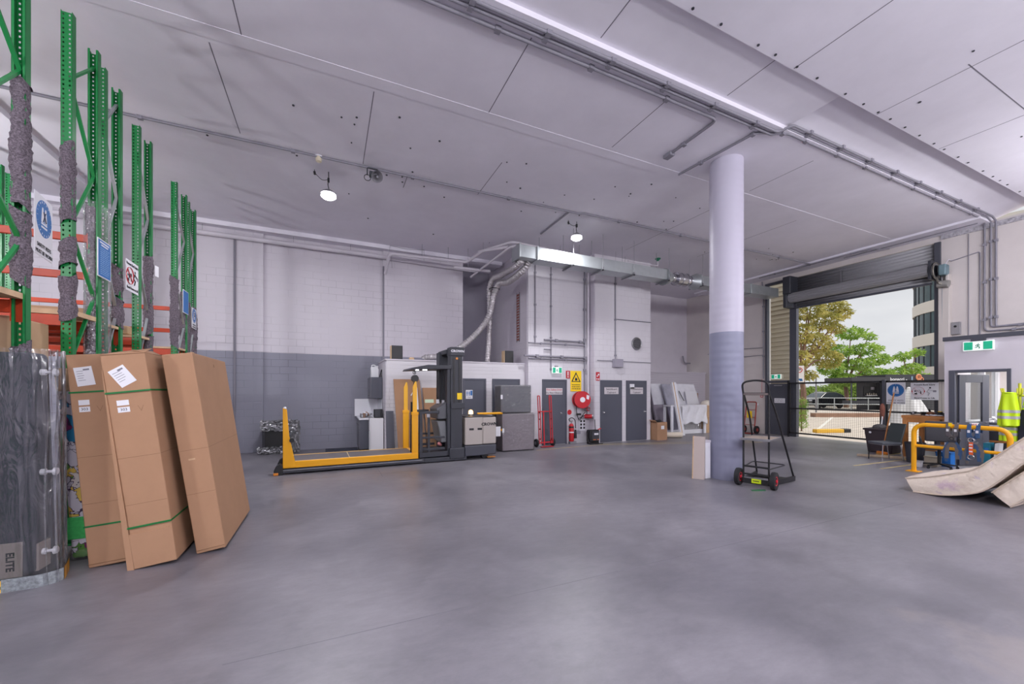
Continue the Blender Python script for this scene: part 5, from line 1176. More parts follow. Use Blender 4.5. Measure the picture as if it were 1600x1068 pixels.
put('flame', MB().prism([(7.33, 2.05), (7.41, 2.05), (7.425, 2.10), (7.40, 2.14), (7.38, 2.12), (7.37, 2.18), (7.345, 2.13), (7.32, 2.10)], 'y', 10.975, 10.977), 'ink', fl_, flat=True)
fp = MB()
for k in range(3):
    x = 7.21
    while x < 7.52: l = rng.uniform(.03, .07); fp.box(x, 10.98, 1.90 - k * .065, min(x + l, 7.54), 10.982, 1.925 - k * .065); x += l + .015
put('small_print', fp, 'ink', fl_, flat=True)
hr = thing('hose_reel', 'big red fire hose reel with pale hub on the white service wall', 'hose reel', (7.5, 10.85, 1.43))
d = Vector((-.28, -.96, 0)).normalized(); c0 = Vector((7.47, 10.89, 1.43))
put('reel_drum', MB().cyl(c0 + d * .03, c0 + d * .22, .22, n=36), 'rubber', hr); put('reel_flange', MB().cyl(c0 + d * .22, c0 + d * .25, .275, n=44).cyl(c0, c0 + d * .03, .275, n=44), 'red', hr, bevel=.006)
put('reel_hub', MB().cyl(c0 + d * .25, c0 + d * .265, .085, n=24), 'signwhite', hr); put('hose_coil', MB().torus((0, 0, 0), .1, .01) if False else MB().cyl(c0 + d * .05, c0 + d * .20, .245, n=30), 'black', hr)
st = MB(); st.add([c0 + d * .252 + Vector((.12, -.035, .03)), c0 + d * .252 + Vector((.20, -.058, .0)), c0 + d * .252 + Vector((.22, -.064, .13)), c0 + d * .252 + Vector((.13, -.04, .16))], [(0, 1, 2, 3)]); put('reel_label', st, 'signwhite', hr, flat=True)
hh = MB(); hh.tube(ring([(7.30, 10.86, 1.25), (7.33, 10.88, .98), (7.44, 10.90, .72), (7.62, 10.92, .95), (7.70, 10.94, 1.0)], r=.1), .012, 8); hh.tube([(7.40, 10.90, .80), (7.70, 10.94, .92)], .010, 6); hh.box(7.36, 10.88, .92, 7.50, 10.94, .98); put('nozzle_hose', hh, 'black', hr)
va = thing('fire_valve', 'red-handled fire valve cluster on the riser beside the switchboard door', 'valve', (7.83, 10.85, 1.0))
v = MB(); v.cyl((7.66, 10.92, 1.10), (7.80, 10.80, 1.10), .045, n=14); v.box(7.62, 10.86, 1.13, 7.70, 10.93, 1.18); v.cyl((7.74, 10.90, 1.2), (7.74, 10.86, 1.35), .04, n=12); put('valve_body', v, 'steel', va)
v = MB(); v.cyl((7.64, 10.88, .88), (7.83, 10.74, .88), .07, n=18); v.torus((7.73, 10.80, 1.12), .06, .014, 'y', 18, 6); put('valve_handle', v, 'red', va); put('valve_cap', MB().cyl((7.83, 10.74, .88), (7.86, 10.72, .88), .075, n=18), 'steel', va)
rd = thing('fire_sign', 'round red disc sign on the wall directly above the extinguisher', 'sign', (7.1, 10.99, 1.03)); put('sign_plate', MB().cyl((7.12, 10.983, 1.02), (7.12, 10.988, 1.02), .088, n=28), 'red', rd, flat=True); put('sign_rim', MB().torus((7.12, 10.984, 1.02), .088, .004, 'y', 28, 6), 'signwhite', rd)
fe = thing('fire_extinguisher', 'red fire extinguisher with black horn standing by the fire door', 'extinguisher', (7.16, 10.88, .08))
put('cylinder', MB().lathe([(.02, .08), (.075, .085), (.08, .11), (.08, .56), (.06, .63), (.03, .66)], (7.14, 10.90, 0), n=24), 'red', fe); put('white_label', MB().lathe([(.0805, .36), (.0805, .40)], (7.14, 10.90, 0), n=24), 'signwhite', fe)
put('black_band', MB().lathe([(.081, .52), (.081, .57)], (7.14, 10.90, 0), n=24), 'black', fe); put('valve_head', MB().cyl((7.14, 10.9, .66), (7.14, 10.9, .74), .022, n=12).box(7.08, 10.885, .73, 7.20, 10.915, .755), 'chrome', fe)
put('hose', MB().tube(ring([(7.10, 10.9, .72), (7.03, 10.9, .80), (7.14, 10.88, .86), (7.27, 10.88, .78), (7.29, 10.88, .50)], r=.08), .014, 8), 'black', fe); put('horn', MB().cyl((7.28, 10.88, .46), (7.28, 10.88, .18), .03, .05, 14), 'black', fe)
put('stand', MB().box(7.06, 10.84, .0, 7.30, 10.96, .08), 'steel', fe, bevel=.01)
fs2 = thing('fire_sign', 'red and white hose symbol sign left above the switchboard cupboard door', 'sign', (8.02, 10.69, 2.2)); put('sign_plate', MB().box(7.95, 10.685, 2.05, 8.10, 10.69, 2.33), 'red', fs2, flat=True); put('white_mark', MB().box(7.98, 10.683, 2.18, 8.03, 10.685, 2.22).cyl((8.05, 10.685, 2.25), (8.05, 10.683, 2.25), .03, n=14).box(7.97, 10.683, 2.08, 8.0, 10.685, 2.13).box(8.03, 10.683, 2.08, 8.08, 10.685, 2.12), 'signwhite', fs2, flat=True)
ch = thing('battery_charger', 'black charger case with red clamp on the floor below the valves', 'charger', (7.80, 10.62, 0))
put('case_body', MB().box(7.58, 10.50, .06, 7.96, 10.72, .46), 'black', ch, bevel=.04, seg=3); put('case_face', MB().box(7.66, 10.492, .12, 7.94, 10.50, .42), 'charcoal', ch, bevel=.01); put('face_label', MB().box(7.74, 10.488, .30, 7.90, 10.492, .36), 'signwhite', ch, flat=True); put('orange_strip', MB().box(7.70, 10.488, .14, 7.80, 10.492, .16).box(7.86, 10.488, .14, 7.92, 10.492, .16), mat('orange print', (230, 120, 60), .5), ch, flat=True)
put('clamp', MB().bar((7.92, 10.55, .46), (8.02, 10.52, .50), .04, .03), 'red', ch); put('cord', MB().tube(ring([(7.60, 10.6, .44), (7.50, 10.56, .30), (7.52, 10.5, .05), (7.70, 10.44, .02), (8.02, 10.42, .02)], r=.1), .014, 8).tube([(7.86, 10.6, .46), (7.90, 10.68, .78)], .012, 6), 'black', ch); put('foot', MB().box(7.60, 10.51, 0, 7.94, 10.71, .06), 'rubber', ch)
cg = thing('switch_grid', 'grid of small black switches low on the wall above the charger case', 'switch', (7.6, 10.985, .55)); 
for i in range(2):
    for k in range(3): put('switch_key', MB().box(7.54 + i * .12, 10.975, .46 + k * .11, 7.60 + i * .12, 10.985, .53 + k * .11), 'black', cg)
put('backplate_edge', MB().box(7.495, 10.986, .395, 7.745, 10.99, .805), 'greywall', cg); put('backing', MB().box(7.50, 10.985, .40, 7.74, 10.995, .80), 'signwhite', cg); put('patch', MB().box(7.28, 10.985, .30, 7.55, 10.99, .42), 'greywall', cg)

# packing goods between the cupboards and the column
pb_ = thing('cardboard_box', 'open brown cardboard box on the floor right of the cupboard doors', 'box', (10.6, 10.6, 0))
bx = MB(); bx.box(10.34, 10.42, 0, 10.80, 10.43, .62); bx.box(10.34, 10.85, 0, 10.80, 10.86, .62); bx.box(10.34, 10.43, 0, 10.35, 10.85, .62); bx.box(10.79, 10.43, 0, 10.80, 10.85, .62); bx.box(10.35, 10.43, 0, 10.79, 10.85, .02); put('box_body', bx, 'card', pb_)
fp = MB(); fp.add([(10.34, 10.42, .62), (10.34, 10.86, .62), (10.24, 10.86, .70), (10.24, 10.42, .70)], [(0, 1, 2, 3)]); put('box_flap', fp, 'card', pb_, solid=.006); put('torn_label', MB().box(10.52, 10.412, .38, 10.66, 10.42, .50), 'paper', pb_, flat=True)
rg = MB(); rg.sphere((10.5, 10.6, .62), .13, s=(1.3, 1, .6)); rg.sphere((10.65, 10.66, .64), .09, s=(1.2, 1, .6)); tag(put('rags', rg, 'black'), 'bundle of black rags in the open brown box', 'rags')
wr_ = thing('paper_roll', 'white wrapping roll lying on the floor beside the open brown box', 'roll', (11.3, 10.85, .09))
put('roll_sheet', MB().cyl((10.88, 11.05, .10), (11.80, 10.70, .10), .10, n=26), mat('cream paper', (220, 208, 190), .7), wr_); put('roll_end', MB().cyl((11.80, 10.70, .10), (11.806, 10.698, .10), .095, n=26), 'paper', wr_); put('core', MB().cyl((11.80, 10.70, .10), (11.81, 10.696, .10), .035, n=16), 'black', wr_)
M['wrapw'] = mat('white film wrap', (236, 236, 242), .35, bump=.9, bscale=6, noise=.06, nscale=5)
def slab(name, label, cat, x0, x1, xs, y0, y1, h, th, m, bevel=.02):
    t = thing(name, label, cat, ((x0 + x1) / 2, y0, 0))
    put('panel', MB().hexa([(x0, y0, 0), (x1, y0, 0), (x1, y0 + th, 0), (x0, y0 + th, 0)], [(x0 + xs, y1, h), (x1 + xs, y1, h), (x1 + xs, y1 + th, h), (x0 + xs, y1 + th, h)]), m, t, bevel=bevel)
    return t
W = 12.95
slab('leaning_sheet', 'pale lilac panel leaning leftmost among the wrapped goods', 'panel', 11.50, 12.08, -.05, 12.3, 12.7, 2.0, .12, mat('lilac grey cloth', (168, 160, 172), .7))
t = slab('leaning_sheet', 'second lilac panel with white plastic cover over its top', 'panel', 12.22, 12.75, -.10, 12.2, 12.65, 2.0, .12, bpy.data.materials['lilac grey cloth']); put('plastic_cover', MB().hexa([(12.12, 12.40, 1.15), (12.72, 12.40, 1.15), (12.72, 12.43, 1.15), (12.12, 12.43, 1.15)], [(12.08, 12.56, 2.02), (12.66, 12.56, 2.02), (12.66, 12.66, 2.02), (12.08, 12.66, 2.02)]), 'wrapw', t, bevel=.03)
slab('wrapped_sheet', 'grey panel half in white film leaning beside the white stick', 'panel', 12.75, 13.20, -.22, 11.9, 12.35, 2.0, .10, mat('blue grey film', (176, 176, 190), .4, bump=.6, bscale=8, noise=.15, nscale=4))
t = slab('wrapped_sheet', 'large white film-wrapped panel leaning behind the low wrapped table', 'panel', 13.25, 14.65, -.12, 11.9, 12.5, 2.02, .12, 'wrapw', .03); put('handle_slot', MB().bar((13.55, 12.16, 1.30), (13.45, 12.34, 1.72), .05, .02), 'black', t); put('inner_sheet', MB().hexa([(13.75, 12.16, 1.15), (14.45, 12.16, 1.15), (14.45, 12.18, 1.15), (13.75, 12.18, 1.15)], [(13.72, 12.26, 1.70), (14.40, 12.26, 1.70), (14.40, 12.28, 1.70), (13.72, 12.28, 1.70)]), 'paper', t)
t = thing('white_post', 'long white boxed strip leaning in front of the wrapped panels', 'board', (12.5, 11.3, 0)); put('strip', MB().hexa([(12.30, 11.17, 0), (12.52, 11.17, 0), (12.52, 11.25, 0), (12.30, 11.25, 0)], [(12.10, 11.44, 2.05), (12.32, 11.44, 2.05), (12.32, 11.52, 2.05), (12.10, 11.52, 2.05)]), 'signwhite', t, bevel=.006); put('strip_face', MB().hexa([(12.36, 11.164, 0), (12.40, 11.164, 0), (12.40, 11.17, 0), (12.36, 11.17, 0)], [(12.16, 11.434, 2.05), (12.20, 11.434, 2.05), (12.20, 11.44, 2.05), (12.16, 11.44, 2.05)]), 'ply', t)
t = thing('wrapped_table', 'low table draped in white film with a cloth hanging down its front', 'table', (13.2, 11.5, 0))
b = MB(); b.box(12.05, 11.42, 1.10, 14.0, 11.86, 1.16); put('table_top', b, 'wrapw', t, bevel=.02)
for x, y in ((12.12, 11.46), (13.93, 11.46), (12.12, 11.82), (13.93, 11.82)): put('leg', MB().box(x - .06, y - .03, 0, x + .06, y + .03, 1.10), 'signwhite', t, bevel=.01)
def drape(u, v): return (12.58 + u * 1.38 + .02 * math.sin(v * 9), 11.40 - .03 * abs(math.sin(u * 9 + v * 2)) - .01, 1.15 - v * (.72 + .05 * math.sin(u * 14)))
put('drape', MB().sheet(drape, 40, 14), 'wrapw', t, ang=80, solid=.006); put('lower_film', MB().box(12.7, 11.6, .05, 13.9, 11.62, .45), 'film2', t); put('floor_panel', MB().box(12.2, 11.55, .0, 13.95, 11.78, .16), 'signwhite', t, bevel=.01)
t = thing('cardboard_box', 'tall brown cardboard box behind the column at the end of the wrapped table', 'box', (14.2, 11.5, 0)); put('box_body', MB().box(14.03, 11.45, 0, 14.65, 11.86, 1.12), 'card2', t, bevel=.01); put('crease', MB().box(14.03, 11.447, .60, 14.65, 11.45, .61), 'carddark', t); put('packing_paper', MB().sphere((14.35, 11.7, 1.16), .24, s=(1.1, 1, .7)), mat('cream wrap', (228, 220, 208), .6, bump=.8, bscale=14), t)
tag(put('cardboard_sheet', MB().box(14.3, 12.55, 0, 14.85, 12.6, 1.62), 'card', bevel=.004), 'brown cardboard sheet standing behind the large white wrapped panel', 'cardboard')

# ------------------------------------------------------------------ roller door, its drive, the mesh gate
rdr = thing('roller_shutter', 'dark grey rolled-up roller shutter over the open loading door', 'roller door', (15.7, 7.2, 4.8))
def slats(z0, z1, x, y0, y1, pitch=.095):
    n = int((z1 - z0) / pitch * 6); vs = []
    for k in range(n + 1):
        z = z0 + (z1 - z0) * k / n; d_ = .016 * math.sin(2 * PI * (z - z0) / pitch); vs += [(x + d_, y0, z), (x + d_, y1, z)]
    return MB().add(vs, [(2 * k, 2 * k + 1, 2 * k + 3, 2 * k + 2) for k in range(n)])
put('upper_curtain', slats(5.20, 5.96, 15.92, 5.33, 9.05), 'shutter', rdr, ang=80, solid=.004)
put('lower_curtain', slats(4.80, 5.20, 15.80, 5.36, 9.02), 'shutter', rdr, ang=80, solid=.004)
put('bottom_rail', MB().box(15.77, 5.36, 4.77, 15.83, 9.02, 4.83), 'dgrey', rdr, bevel=.006)
vs = []; n = 72
for k in range(n):
    t = 2 * PI * k / n; r = .175 + .010 * math.sin(t * 16); vs += [(15.60 + r * math.cos(t), 5.34, 5.16 + r * math.sin(t)), (15.60 + r * math.cos(t), 9.2, 5.16 + r * math.sin(t))]
put('shutter_roll', MB().add(vs, [(2 * k, 2 * k + 1, (2 * k + 3) % (2 * n), (2 * k + 2) % (2 * n)) for k in range(n)] + [tuple(range(0, 2 * n, 2)), tuple(range(1, 2 * n, 2))[::-1]]), 'shutter', rdr, ang=80)
put('end_bracket', MB().box(15.38, 9.12, 4.80, 15.86, 9.26, 5.30).box(15.42, 9.02, 5.30, 15.86, 9.30, 5.96), 'charcoal', rdr, bevel=.03, seg=3); put('end_bracket', MB().box(15.45, 5.26, 4.86, 15.86, 5.33, 5.40), 'charcoal', rdr, bevel=.01)
put('mid_stay', MB().box(15.86, 7.62, 5.18, 15.90, 7.66, 5.80), 'steel', rdr); put('roll_end', MB().cyl((15.60, 9.2, 5.16), (15.60, 9.27, 5.16), .10, n=18), 'black', rdr)
mo = thing('shutter_motor', 'chain and sprocket drive motor at the right end of the roller shutter', 'motor', (15.6, 5.1, 5.0))
put('sprocket', MB().torus((15.60, 5.22, 5.10), .19, .03, 'y', 30, 6), 'steel', mo); put('chain', MB().torus((15.60, 5.20, 5.10), .225, .02, 'y', 24, 5).tube([(15.58, 5.20, 4.90), (15.5, 5.12, 4.72), (15.60, 5.02, 4.66)], .03, 6), mat('greasy chain', (120, 116, 108), .5, .5, noise=.5, nscale=60), mo)
put('motor_body', MB().cyl((15.62, 5.18, 4.72), (15.62, 4.95, 4.68), .10, n=18), mat('motor grey', (140, 138, 134), .5), mo, bevel=.01); put('gear_housing', MB().box(15.55, 5.0, 4.95, 15.80, 5.16, 5.25), mat('teal grey', (110, 134, 142), .5), mo, bevel=.03); put('hand_chain', MB().tube([(15.70, 5.12, 4.9), (15.71, 5.12, 3.8), (15.72, 5.11, 2.4)], .012, 6), 'steel', mo); put('cable', MB().tube(ring([(15.70, 5.05, 5.25), (15.74, 5.0, 5.40), (15.88, 4.98, 5.36)], r=.05), .01, 6), 'pipe', mo)
cbx = thing('control_box', 'grey shutter control box on the right wall beside the door track', 'box', (15.88, 4.98, 3.4)); put('box_body', MB().box(15.80, 4.80, 3.28, 15.9, 4.98, 3.62), mat('box grey', (140, 138, 142), .5), cbx, bevel=.01); put('button', MB().cyl((15.80, 4.89, 3.50), (15.785, 4.89, 3.50), .03, n=12), 'black', cbx); put('cable', MB().tube(ring([(15.86, 4.98, 3.45), (15.80, 5.08, 3.50), (15.80, 5.08, 3.15), (15.86, 5.0, 3.05), (15.86, 5.0, 2.6)], r=.06), .012, 6), 'conduit', cbx)
ex2 = thing('exit_sign', 'green running-man exit sign hanging on the wall above the corner office', 'exit sign', (12.95, 3.66, 2.8)); exit_sign(ex2, '-x', (13.0, 3.66, 2.70), .46, .21); put('mount', MB().box(12.95, 3.55, 2.80, 13.0, 3.77, 2.86), 'dgrey', ex2)
ex3 = thing('exit_sign', 'small dim exit sign over the dark side exit door', 'exit sign', (15.8, 9.8, 2.25)); exit_sign(ex3, '-x', (15.90, 9.80, 2.27), .36, .18)
sk = thing('wall_socket', 'small power socket on the cream wall left of the side exit door', 'socket', (15.88, 10.6, 1.2)); put('socket_plate', MB().box(15.88, 10.52, 1.12, 15.9, 10.64, 1.22), 'signwhite', sk, bevel=.004); put('pull_chain', MB().tube([(15.86, 10.36, 2.2), (15.85, 10.36, 1.55)], .006, 6).torus((15.85, 10.36, 1.50), .05, .01, 'x', 16, 6), 'redink', sk)

gt = thing('mesh_gate', 'black framed wire mesh gate across the loading door', 'gate', (15.7, 7.8, 0))
def gate(t, y0, y1, z0=.13, z1=2.03, pitch=.055, wire=.0035):
    f = MB(); w = .035
    f.box(15.68, y0, z1 - .06, 15.72, y1, z1); f.box(15.68, y0, z0, 15.72, y1, z0 + .05); f.box(15.68, y0, 1.04, 15.72, y1, 1.09); f.box(15.68, y0, z0, 15.72, y0 + .05, z1); f.box(15.68, y1 - .05, z0, 15.72, y1, z1)
    put('gate_frame', f, 'black', t, bevel=.004)
    m = MB(); y = y0 + pitch
    while y < y1 - .05: m.box(15.70 - wire / 2, y - wire / 2, z0 + .04, 15.70 + wire / 2, y + wire / 2, z1 - .05); y += pitch
    z = z0 + pitch
    while z < z1 - .06: m.box(15.703, y0 + .04, z - wire / 2, 15.703 + wire, y1 - .04, z + wire / 2); z += pitch
    put('wire_mesh', m, 'black', t, flat=True)
gate(gt, 6.46, 9.22)
put('hinge_post', MB().box(15.67, 9.22, 0, 15.73, 9.27, 2.1), 'black', gt); put('gate_wheel', MB().cyl((15.67, 6.6, .065), (15.73, 6.6, .065), .065, n=18), 'rubber', gt)
g2 = thing('mesh_gate', 'short wire mesh gate leaf with the two safety signs', 'gate', (15.7, 5.8, 0)); gate(g2, 4.6, 6.36, pitch=.075); put('gate_wheel', MB().cyl((15.67, 4.8, .065), (15.73, 4.8, .065), .065, n=18), 'rubber', g2)
gp = thing('gate_post', 'dark grey post where the two mesh gates meet', 'post', (15.72, 6.41, 0)); put('post', MB().box(15.66, 6.37, 0, 15.76, 6.45, 2.06), 'dgrey', gp, bevel=.006); put('post_base', MB().box(15.6, 6.32, 0, 15.82, 6.50, .02), 'steel', gp)
s7 = turned('safety_sign', 'safety vest sign with blue disc wired to the mesh gate behind the broom', 15.655, 6.11, 1.64, R(-90)); vest_sign(s7, .45, .66)
s8 = turned('safety_sign', 'back-injury sign with crossed-out figure wired to the mesh gate', 15.655, 5.47, 1.70, R(-90)); back_sign(s8, .60, .50)

# ------------------------------------------------------------------ workbench corner
tb_ = thing('workbench', 'orange-brown timber workbench covered in tools behind the yellow rail', 'workbench', (13.6, 4.65, 0))
put('bench_top', MB().box(13.18, 4.24, 1.03, 14.15, 5.04, 1.10), 'timber', tb_, bevel=.006)
for x, y in ((13.22, 4.97), (14.08, 4.97), (14.08, 4.30)): put('leg', MB().box(x - .045, y - .045, 0, x + .045, y + .045, 1.03), 'timber', tb_, bevel=.006)
put('leg', MB().box(13.19, 4.25, 0, 13.27, 4.34, 1.03), 'timber', tb_, bevel=.006); put('apron', MB().box(13.19, 4.30, .93, 13.23, 4.97, 1.03), 'timber', tb_, bevel=.004); put('shelf', MB().box(13.25, 4.32, .25, 14.05, 4.95, .28), 'timber', tb_)
r6 = random.Random(21)
tl = [('hand_drill', 'black cordless drill lying on the timber workbench at its left end', 13.40, 4.85), ('spanner_set', 'chrome spanners spread on the front of the timber workbench', 13.34, 4.65), ('tool_pouch', 'brown leather tool pouch on the middle of the timber workbench', 13.55, 4.62), ('sander', 'black power sander with yellow switch on the timber workbench', 13.45, 4.42), ('cable_coil', 'coil of black cable at the back of the timber workbench', 13.75, 4.75), ('pliers', 'pliers with dark handles on the timber workbench beside the pouch', 13.3, 4.52)]
for n_, l_, x, y in tl:
    t = thing(n_, l_, n_.replace('_', ' '), (x, y, 1.10)); b = MB()
    if n_ == 'hand_drill': b.cyl((x - .09, y, 1.16), (x + .08, y + .03, 1.16), .035, n=12); put('body', b, 'black', t); put('grip', MB().bar((x + .04, y + .02, 1.14), (x + .06, y + .10, 1.125), .035, .03), 'charcoal', t); put('chuck', MB().cyl((x - .14, y - .01, 1.16), (x - .09, y, 1.16), .02, n=10), 'steel', t)
    elif n_ == 'spanner_set':
        for k in range(4): b.bar((x - .08, y - .1 + k * .05, 1.106), (x + .08, y - .08 + k * .05, 1.106), .018, .01); b.torus((x + .09, y - .08 + k * .05, 1.108), .016, .006, 'z', 10, 5)
        put('spanners', b, 'chrome', t)
    elif n_ == 'tool_pouch': b.sphere((x, y, 1.15), .09, s=(1.2, .9, .6)); put('pouch', b, mat('leather', (120, 78, 54), .7), t); put('handles', MB().bar((x, y, 1.18), (x + .05, y + .05, 1.26), .02, .02).bar((x - .03, y, 1.18), (x - .06, y + .02, 1.25), .02, .02), 'black', t)
    elif n_ == 'sander': b.box(x - .06, y - .09, 1.10, x + .06, y + .09, 1.15); b.cyl((x, y, 1.15), (x, y, 1.20), .05, n=14); put('body', b, 'black', t, bevel=.01); put('switch', MB().box(x - .03, y - .03, 1.20, x + .03, y + .03, 1.215), 'brightyellow', t)
    elif n_ == 'cable_coil':
        for k in range(4): b.torus((x, y, 1.112 + k * .018), .11 + .008 * (k % 2), .010, 'z', 22, 6)
        put('cable', b, 'black', t)
    else: b.bar((x - .07, y - .02, 1.11), (x + .06, y + .02, 1.11), .02, .015); b.bar((x - .07, y + .02, 1.11), (x + .06, y - .02, 1.11), .02, .015); put('pliers_body', b, 'charcoal', t)
tag(put('rag', MB().sheet(lambda u, v: (13.2 + u * .3, 4.3 + v * .3, 1.105 + .02 * math.sin(u * 9) * math.sin(v * 8) + .012), 8, 8), 'signwhite', solid=.004), 'white cloth crumpled on the front corner of the timber workbench', 'cloth')
ch_ = thing('dining_chair', 'grey padded chair with thin metal legs facing away from the workbench', 'chair', (12.52, 5.10, 0), R(155))
q = lambda: MB(ch_)
put('seat', q().box(-.22, -.21, .40, .24, .21, .455), mat('grey vinyl', (78, 82, 90), .45), ch_, bevel=.02, seg=3)
b = q(); b.prism([(-.19, .43), (-.23, .43), (-.36, .90), (-.33, .91)], 'y', -.20, .20); put('backrest', b, mat('dark green vinyl', (52, 60, 62), .5), ch_, bevel=.012)
for x, y in ((.21, .18), (.21, -.18), (-.22, .18), (-.22, -.18)): put('leg', q().tube([(x, y, .41), (x + (.02 if x > 0 else -.07), y * 1.03, .0)], .012, 8), 'black' if (x > 0 and y < 0) else 'chrome', ch_)
f = q(); f.box(-.21, -.2, .385, .22, .2, .40); put('seat_frame', f, 'steel', ch_)
tb2_ = thing('plastic_tub', 'dark brown plastic tub heaped with grey rags by the mesh gate', 'tub', (14.05, 5.74, 0))
b = MB(); b.hexa([(13.80, 5.47, .0), (14.30, 5.47, .0), (14.30, 6.0, .0), (13.80, 6.0, .0)], [(13.74, 5.41, .64), (14.36, 5.41, .64), (14.36, 6.06, .64), (13.74, 6.06, .64)]); put('tub_body', b, mat('brown plastic', (58, 48, 54), .45), tb2_, bevel=.02)
put('tub_rim', MB().box(13.72, 5.39, .62, 14.38, 6.08, .67), bpy.data.materials['brown plastic'], tb2_, bevel=.012); put('rib', MB().box(13.76, 5.45, .48, 13.775, 6.02, .50), bpy.data.materials['brown plastic'], tb2_); put('badge', MB().cyl((13.762, 5.92, .56), (13.745, 5.92, .56), .03, n=14), 'paper', tb2_)
b = MB(); b.sphere((14.02, 5.82, .69), .16, s=(1, 1, .6)); b.sphere((14.12, 5.62, .68), .15, s=(1.1, 1, .5)); tag(put('rags', b, mat('grey rags', (92, 90, 92), .9, bump=1, bscale=25, noise=.3, nscale=20)), 'heap of grey rags filling the dark brown tub', 'rags')
bm_ = thing('broom', 'long wooden broom with orange head leaning against the dark brown tub', 'broom', (13.4, 5.5, 0))
put('handle', MB().cyl((13.40, 5.50, .10), (13.92, 5.47, 1.66), .016, n=10), 'timber', bm_); put('broom_head', MB().bar((13.33, 5.36, .07), (13.47, 5.64, .07), .06, .05), mat('orange plastic', (226, 130, 40), .5), bm_, bevel=.008); put('bristles', MB().bar((13.33, 5.36, .022), (13.47, 5.64, .022), .07, .045), mat('tan bristles', (190, 140, 80), .9), bm_)
mp_ = thing('mop', 'wooden mop with dark red head standing head up beside the gate post', 'mop', (14.4, 5.95, 0))
put('handle', MB().cyl((14.3, 5.95, .0), (14.9, 6.12, 1.0), .014, n=10), 'signwhite', mp_); put('mop_head', MB().lathe([(.02, .86), (.05, 1.0), (.065, 1.15), (.05, 1.28), (.02, 1.34)], (14.9, 6.12, 0), n=14), mat('dark red wool', (140, 88, 76), .9, bump=1, bscale=30), mp_)
tag(put('timber_plank', MB().hexa([(12.62, 5.72, 0), (12.75, 5.65, 0), (13.2, 4.92, 0), (13.07, 4.92, 0)][::-1], [(12.62, 5.72, .06), (12.75, 5.65, .06), (13.2, 4.92, .06), (13.07, 4.92, .06)][::-1]), mat('worn plank', (168, 150, 130), .7, noise=.2, nscale=8), bevel=.006), 'low worn plank on the floor under the grey chair', 'plank')
bn = thing('waste_bin', 'dark grey waste bin on the floor under the workbench front', 'bin', (12.75, 4.62, 0)); put('bin_body', MB().lathe([(.02, 0), (.145, 0), (.185, .47), (.165, .47), (.13, .02), (.02, .02)], (12.75, 4.62, 0), n=24), 'charcoal', bn); put('bin_rim', MB().torus((12.75, 4.62, .47), .178, .012, 'z', 24, 6), 'black', bn)
oc = thing('office_chair', 'worn dark office swivel chair behind the yellow rail', 'chair', (12.28, 4.05, 0), R(20))
q = lambda: MB(oc)
put('seat', q().box(-.25, -.25, .42, .25, .25, .50), mat('dark seat cloth', (60, 60, 66), .85), oc, bevel=.035, seg=3); b = q(); b.prism([(.22, .56), (.28, .56), (.34, 1.02), (.28, 1.02)], 'y', -.22, .22); put('backrest', b, bpy.data.materials['dark seat cloth'], oc, bevel=.03, seg=3)
put('gas_lift', q().cyl((0, 0, .10), (0, 0, .42), .03, n=12), 'black', oc)
for s in (-1, 1): put('armrest', q().tube(ring([(-.05, s * .26, .46), (-.05, s * .30, .66), (.18, s * .30, .66)], r=.04), .018, 8), 'black', oc)
for k in range(5):
    a = 2 * PI * k / 5; o = put('base_spoke', q().bar((0, 0, .10), (.29 * math.cos(a), .29 * math.sin(a), .07), .04, .03), 'black', oc); put('castor', q().cyl((.29 * math.cos(a) - .02, .29 * math.sin(a), .028), (.29 * math.cos(a) + .02, .29 * math.sin(a), .028), .028, n=12), 'rubber', o)
put('back_support', q().bar((.10, 0, .40), (.30, 0, .62), .05, .02), 'black', oc)
for n_, l_, c, bx_ in (('storage_box', 'blue storage box on the floor behind the swivel chair by the office corner', (20, 100, 180), (12.62, 3.98, 0, 12.86, 4.22, .32)), ('paint_tin', 'small white tin on the floor beneath the swivel chair', (200, 200, 204), (12.0, 4.25, 0, 12.1, 4.35, .14)), ('book_stack', 'stack of tan folders on the floor beside the blue storage box', (176, 166, 150), (12.40, 4.12, 0, 12.62, 4.34, .22))):
    t = thing(n_, l_, n_.replace('_', ' '), ((bx_[0] + bx_[3]) / 2, (bx_[1] + bx_[4]) / 2, 0)); put('body', MB().box(*bx_), mat(n_ + ' paint', c, .5), t, bevel=.008); put('lid', MB().box(bx_[0] - .008, bx_[1] - .008, bx_[5] - .03, bx_[3] + .008, bx_[4] + .008, bx_[5] + .005), mat(n_ + ' lid', tuple(int(v * .85) for v in c), .5), t, bevel=.004)

# yellow guard rail and the harnesses hung on it
gr = thing('guard_rail', 'bright yellow tubular guard rail standing in front of the corner office', 'rail', (11.32, 3.45, 0))
put('rail_loop', MB().tube(ring([(11.32, 4.12, 0), (11.32, 4.12, 1.0), (11.32, 2.80, 1.0), (11.32, 2.80, 0)], r=.20, n=8), .042, 14), 'yellow', gr); put('mid_rail', MB().cyl((11.32, 4.10, .55), (11.32, 2.82, .55), .032, n=14), 'yellow', gr)
for y in (4.12, 2.80): put('base_plate', MB().box(11.22, y - .1, 0, 11.42, y + .1, .012), 'yellow', gr)
M['web'] = mat('grey webbing', (106, 100, 98), .8); M['webblue'] = mat('blue webbing', (52, 82, 122), .7)
def ribbon(mb, pts, w=.05, th=.008, dirn=(0, 1, 0)):
    P = [Vector(p) for p in pts]
    for a, b_ in zip(P[:-1], P[1:]): mb.bar(a, b_, w, th, up=(1, 0, 0))
    return mb
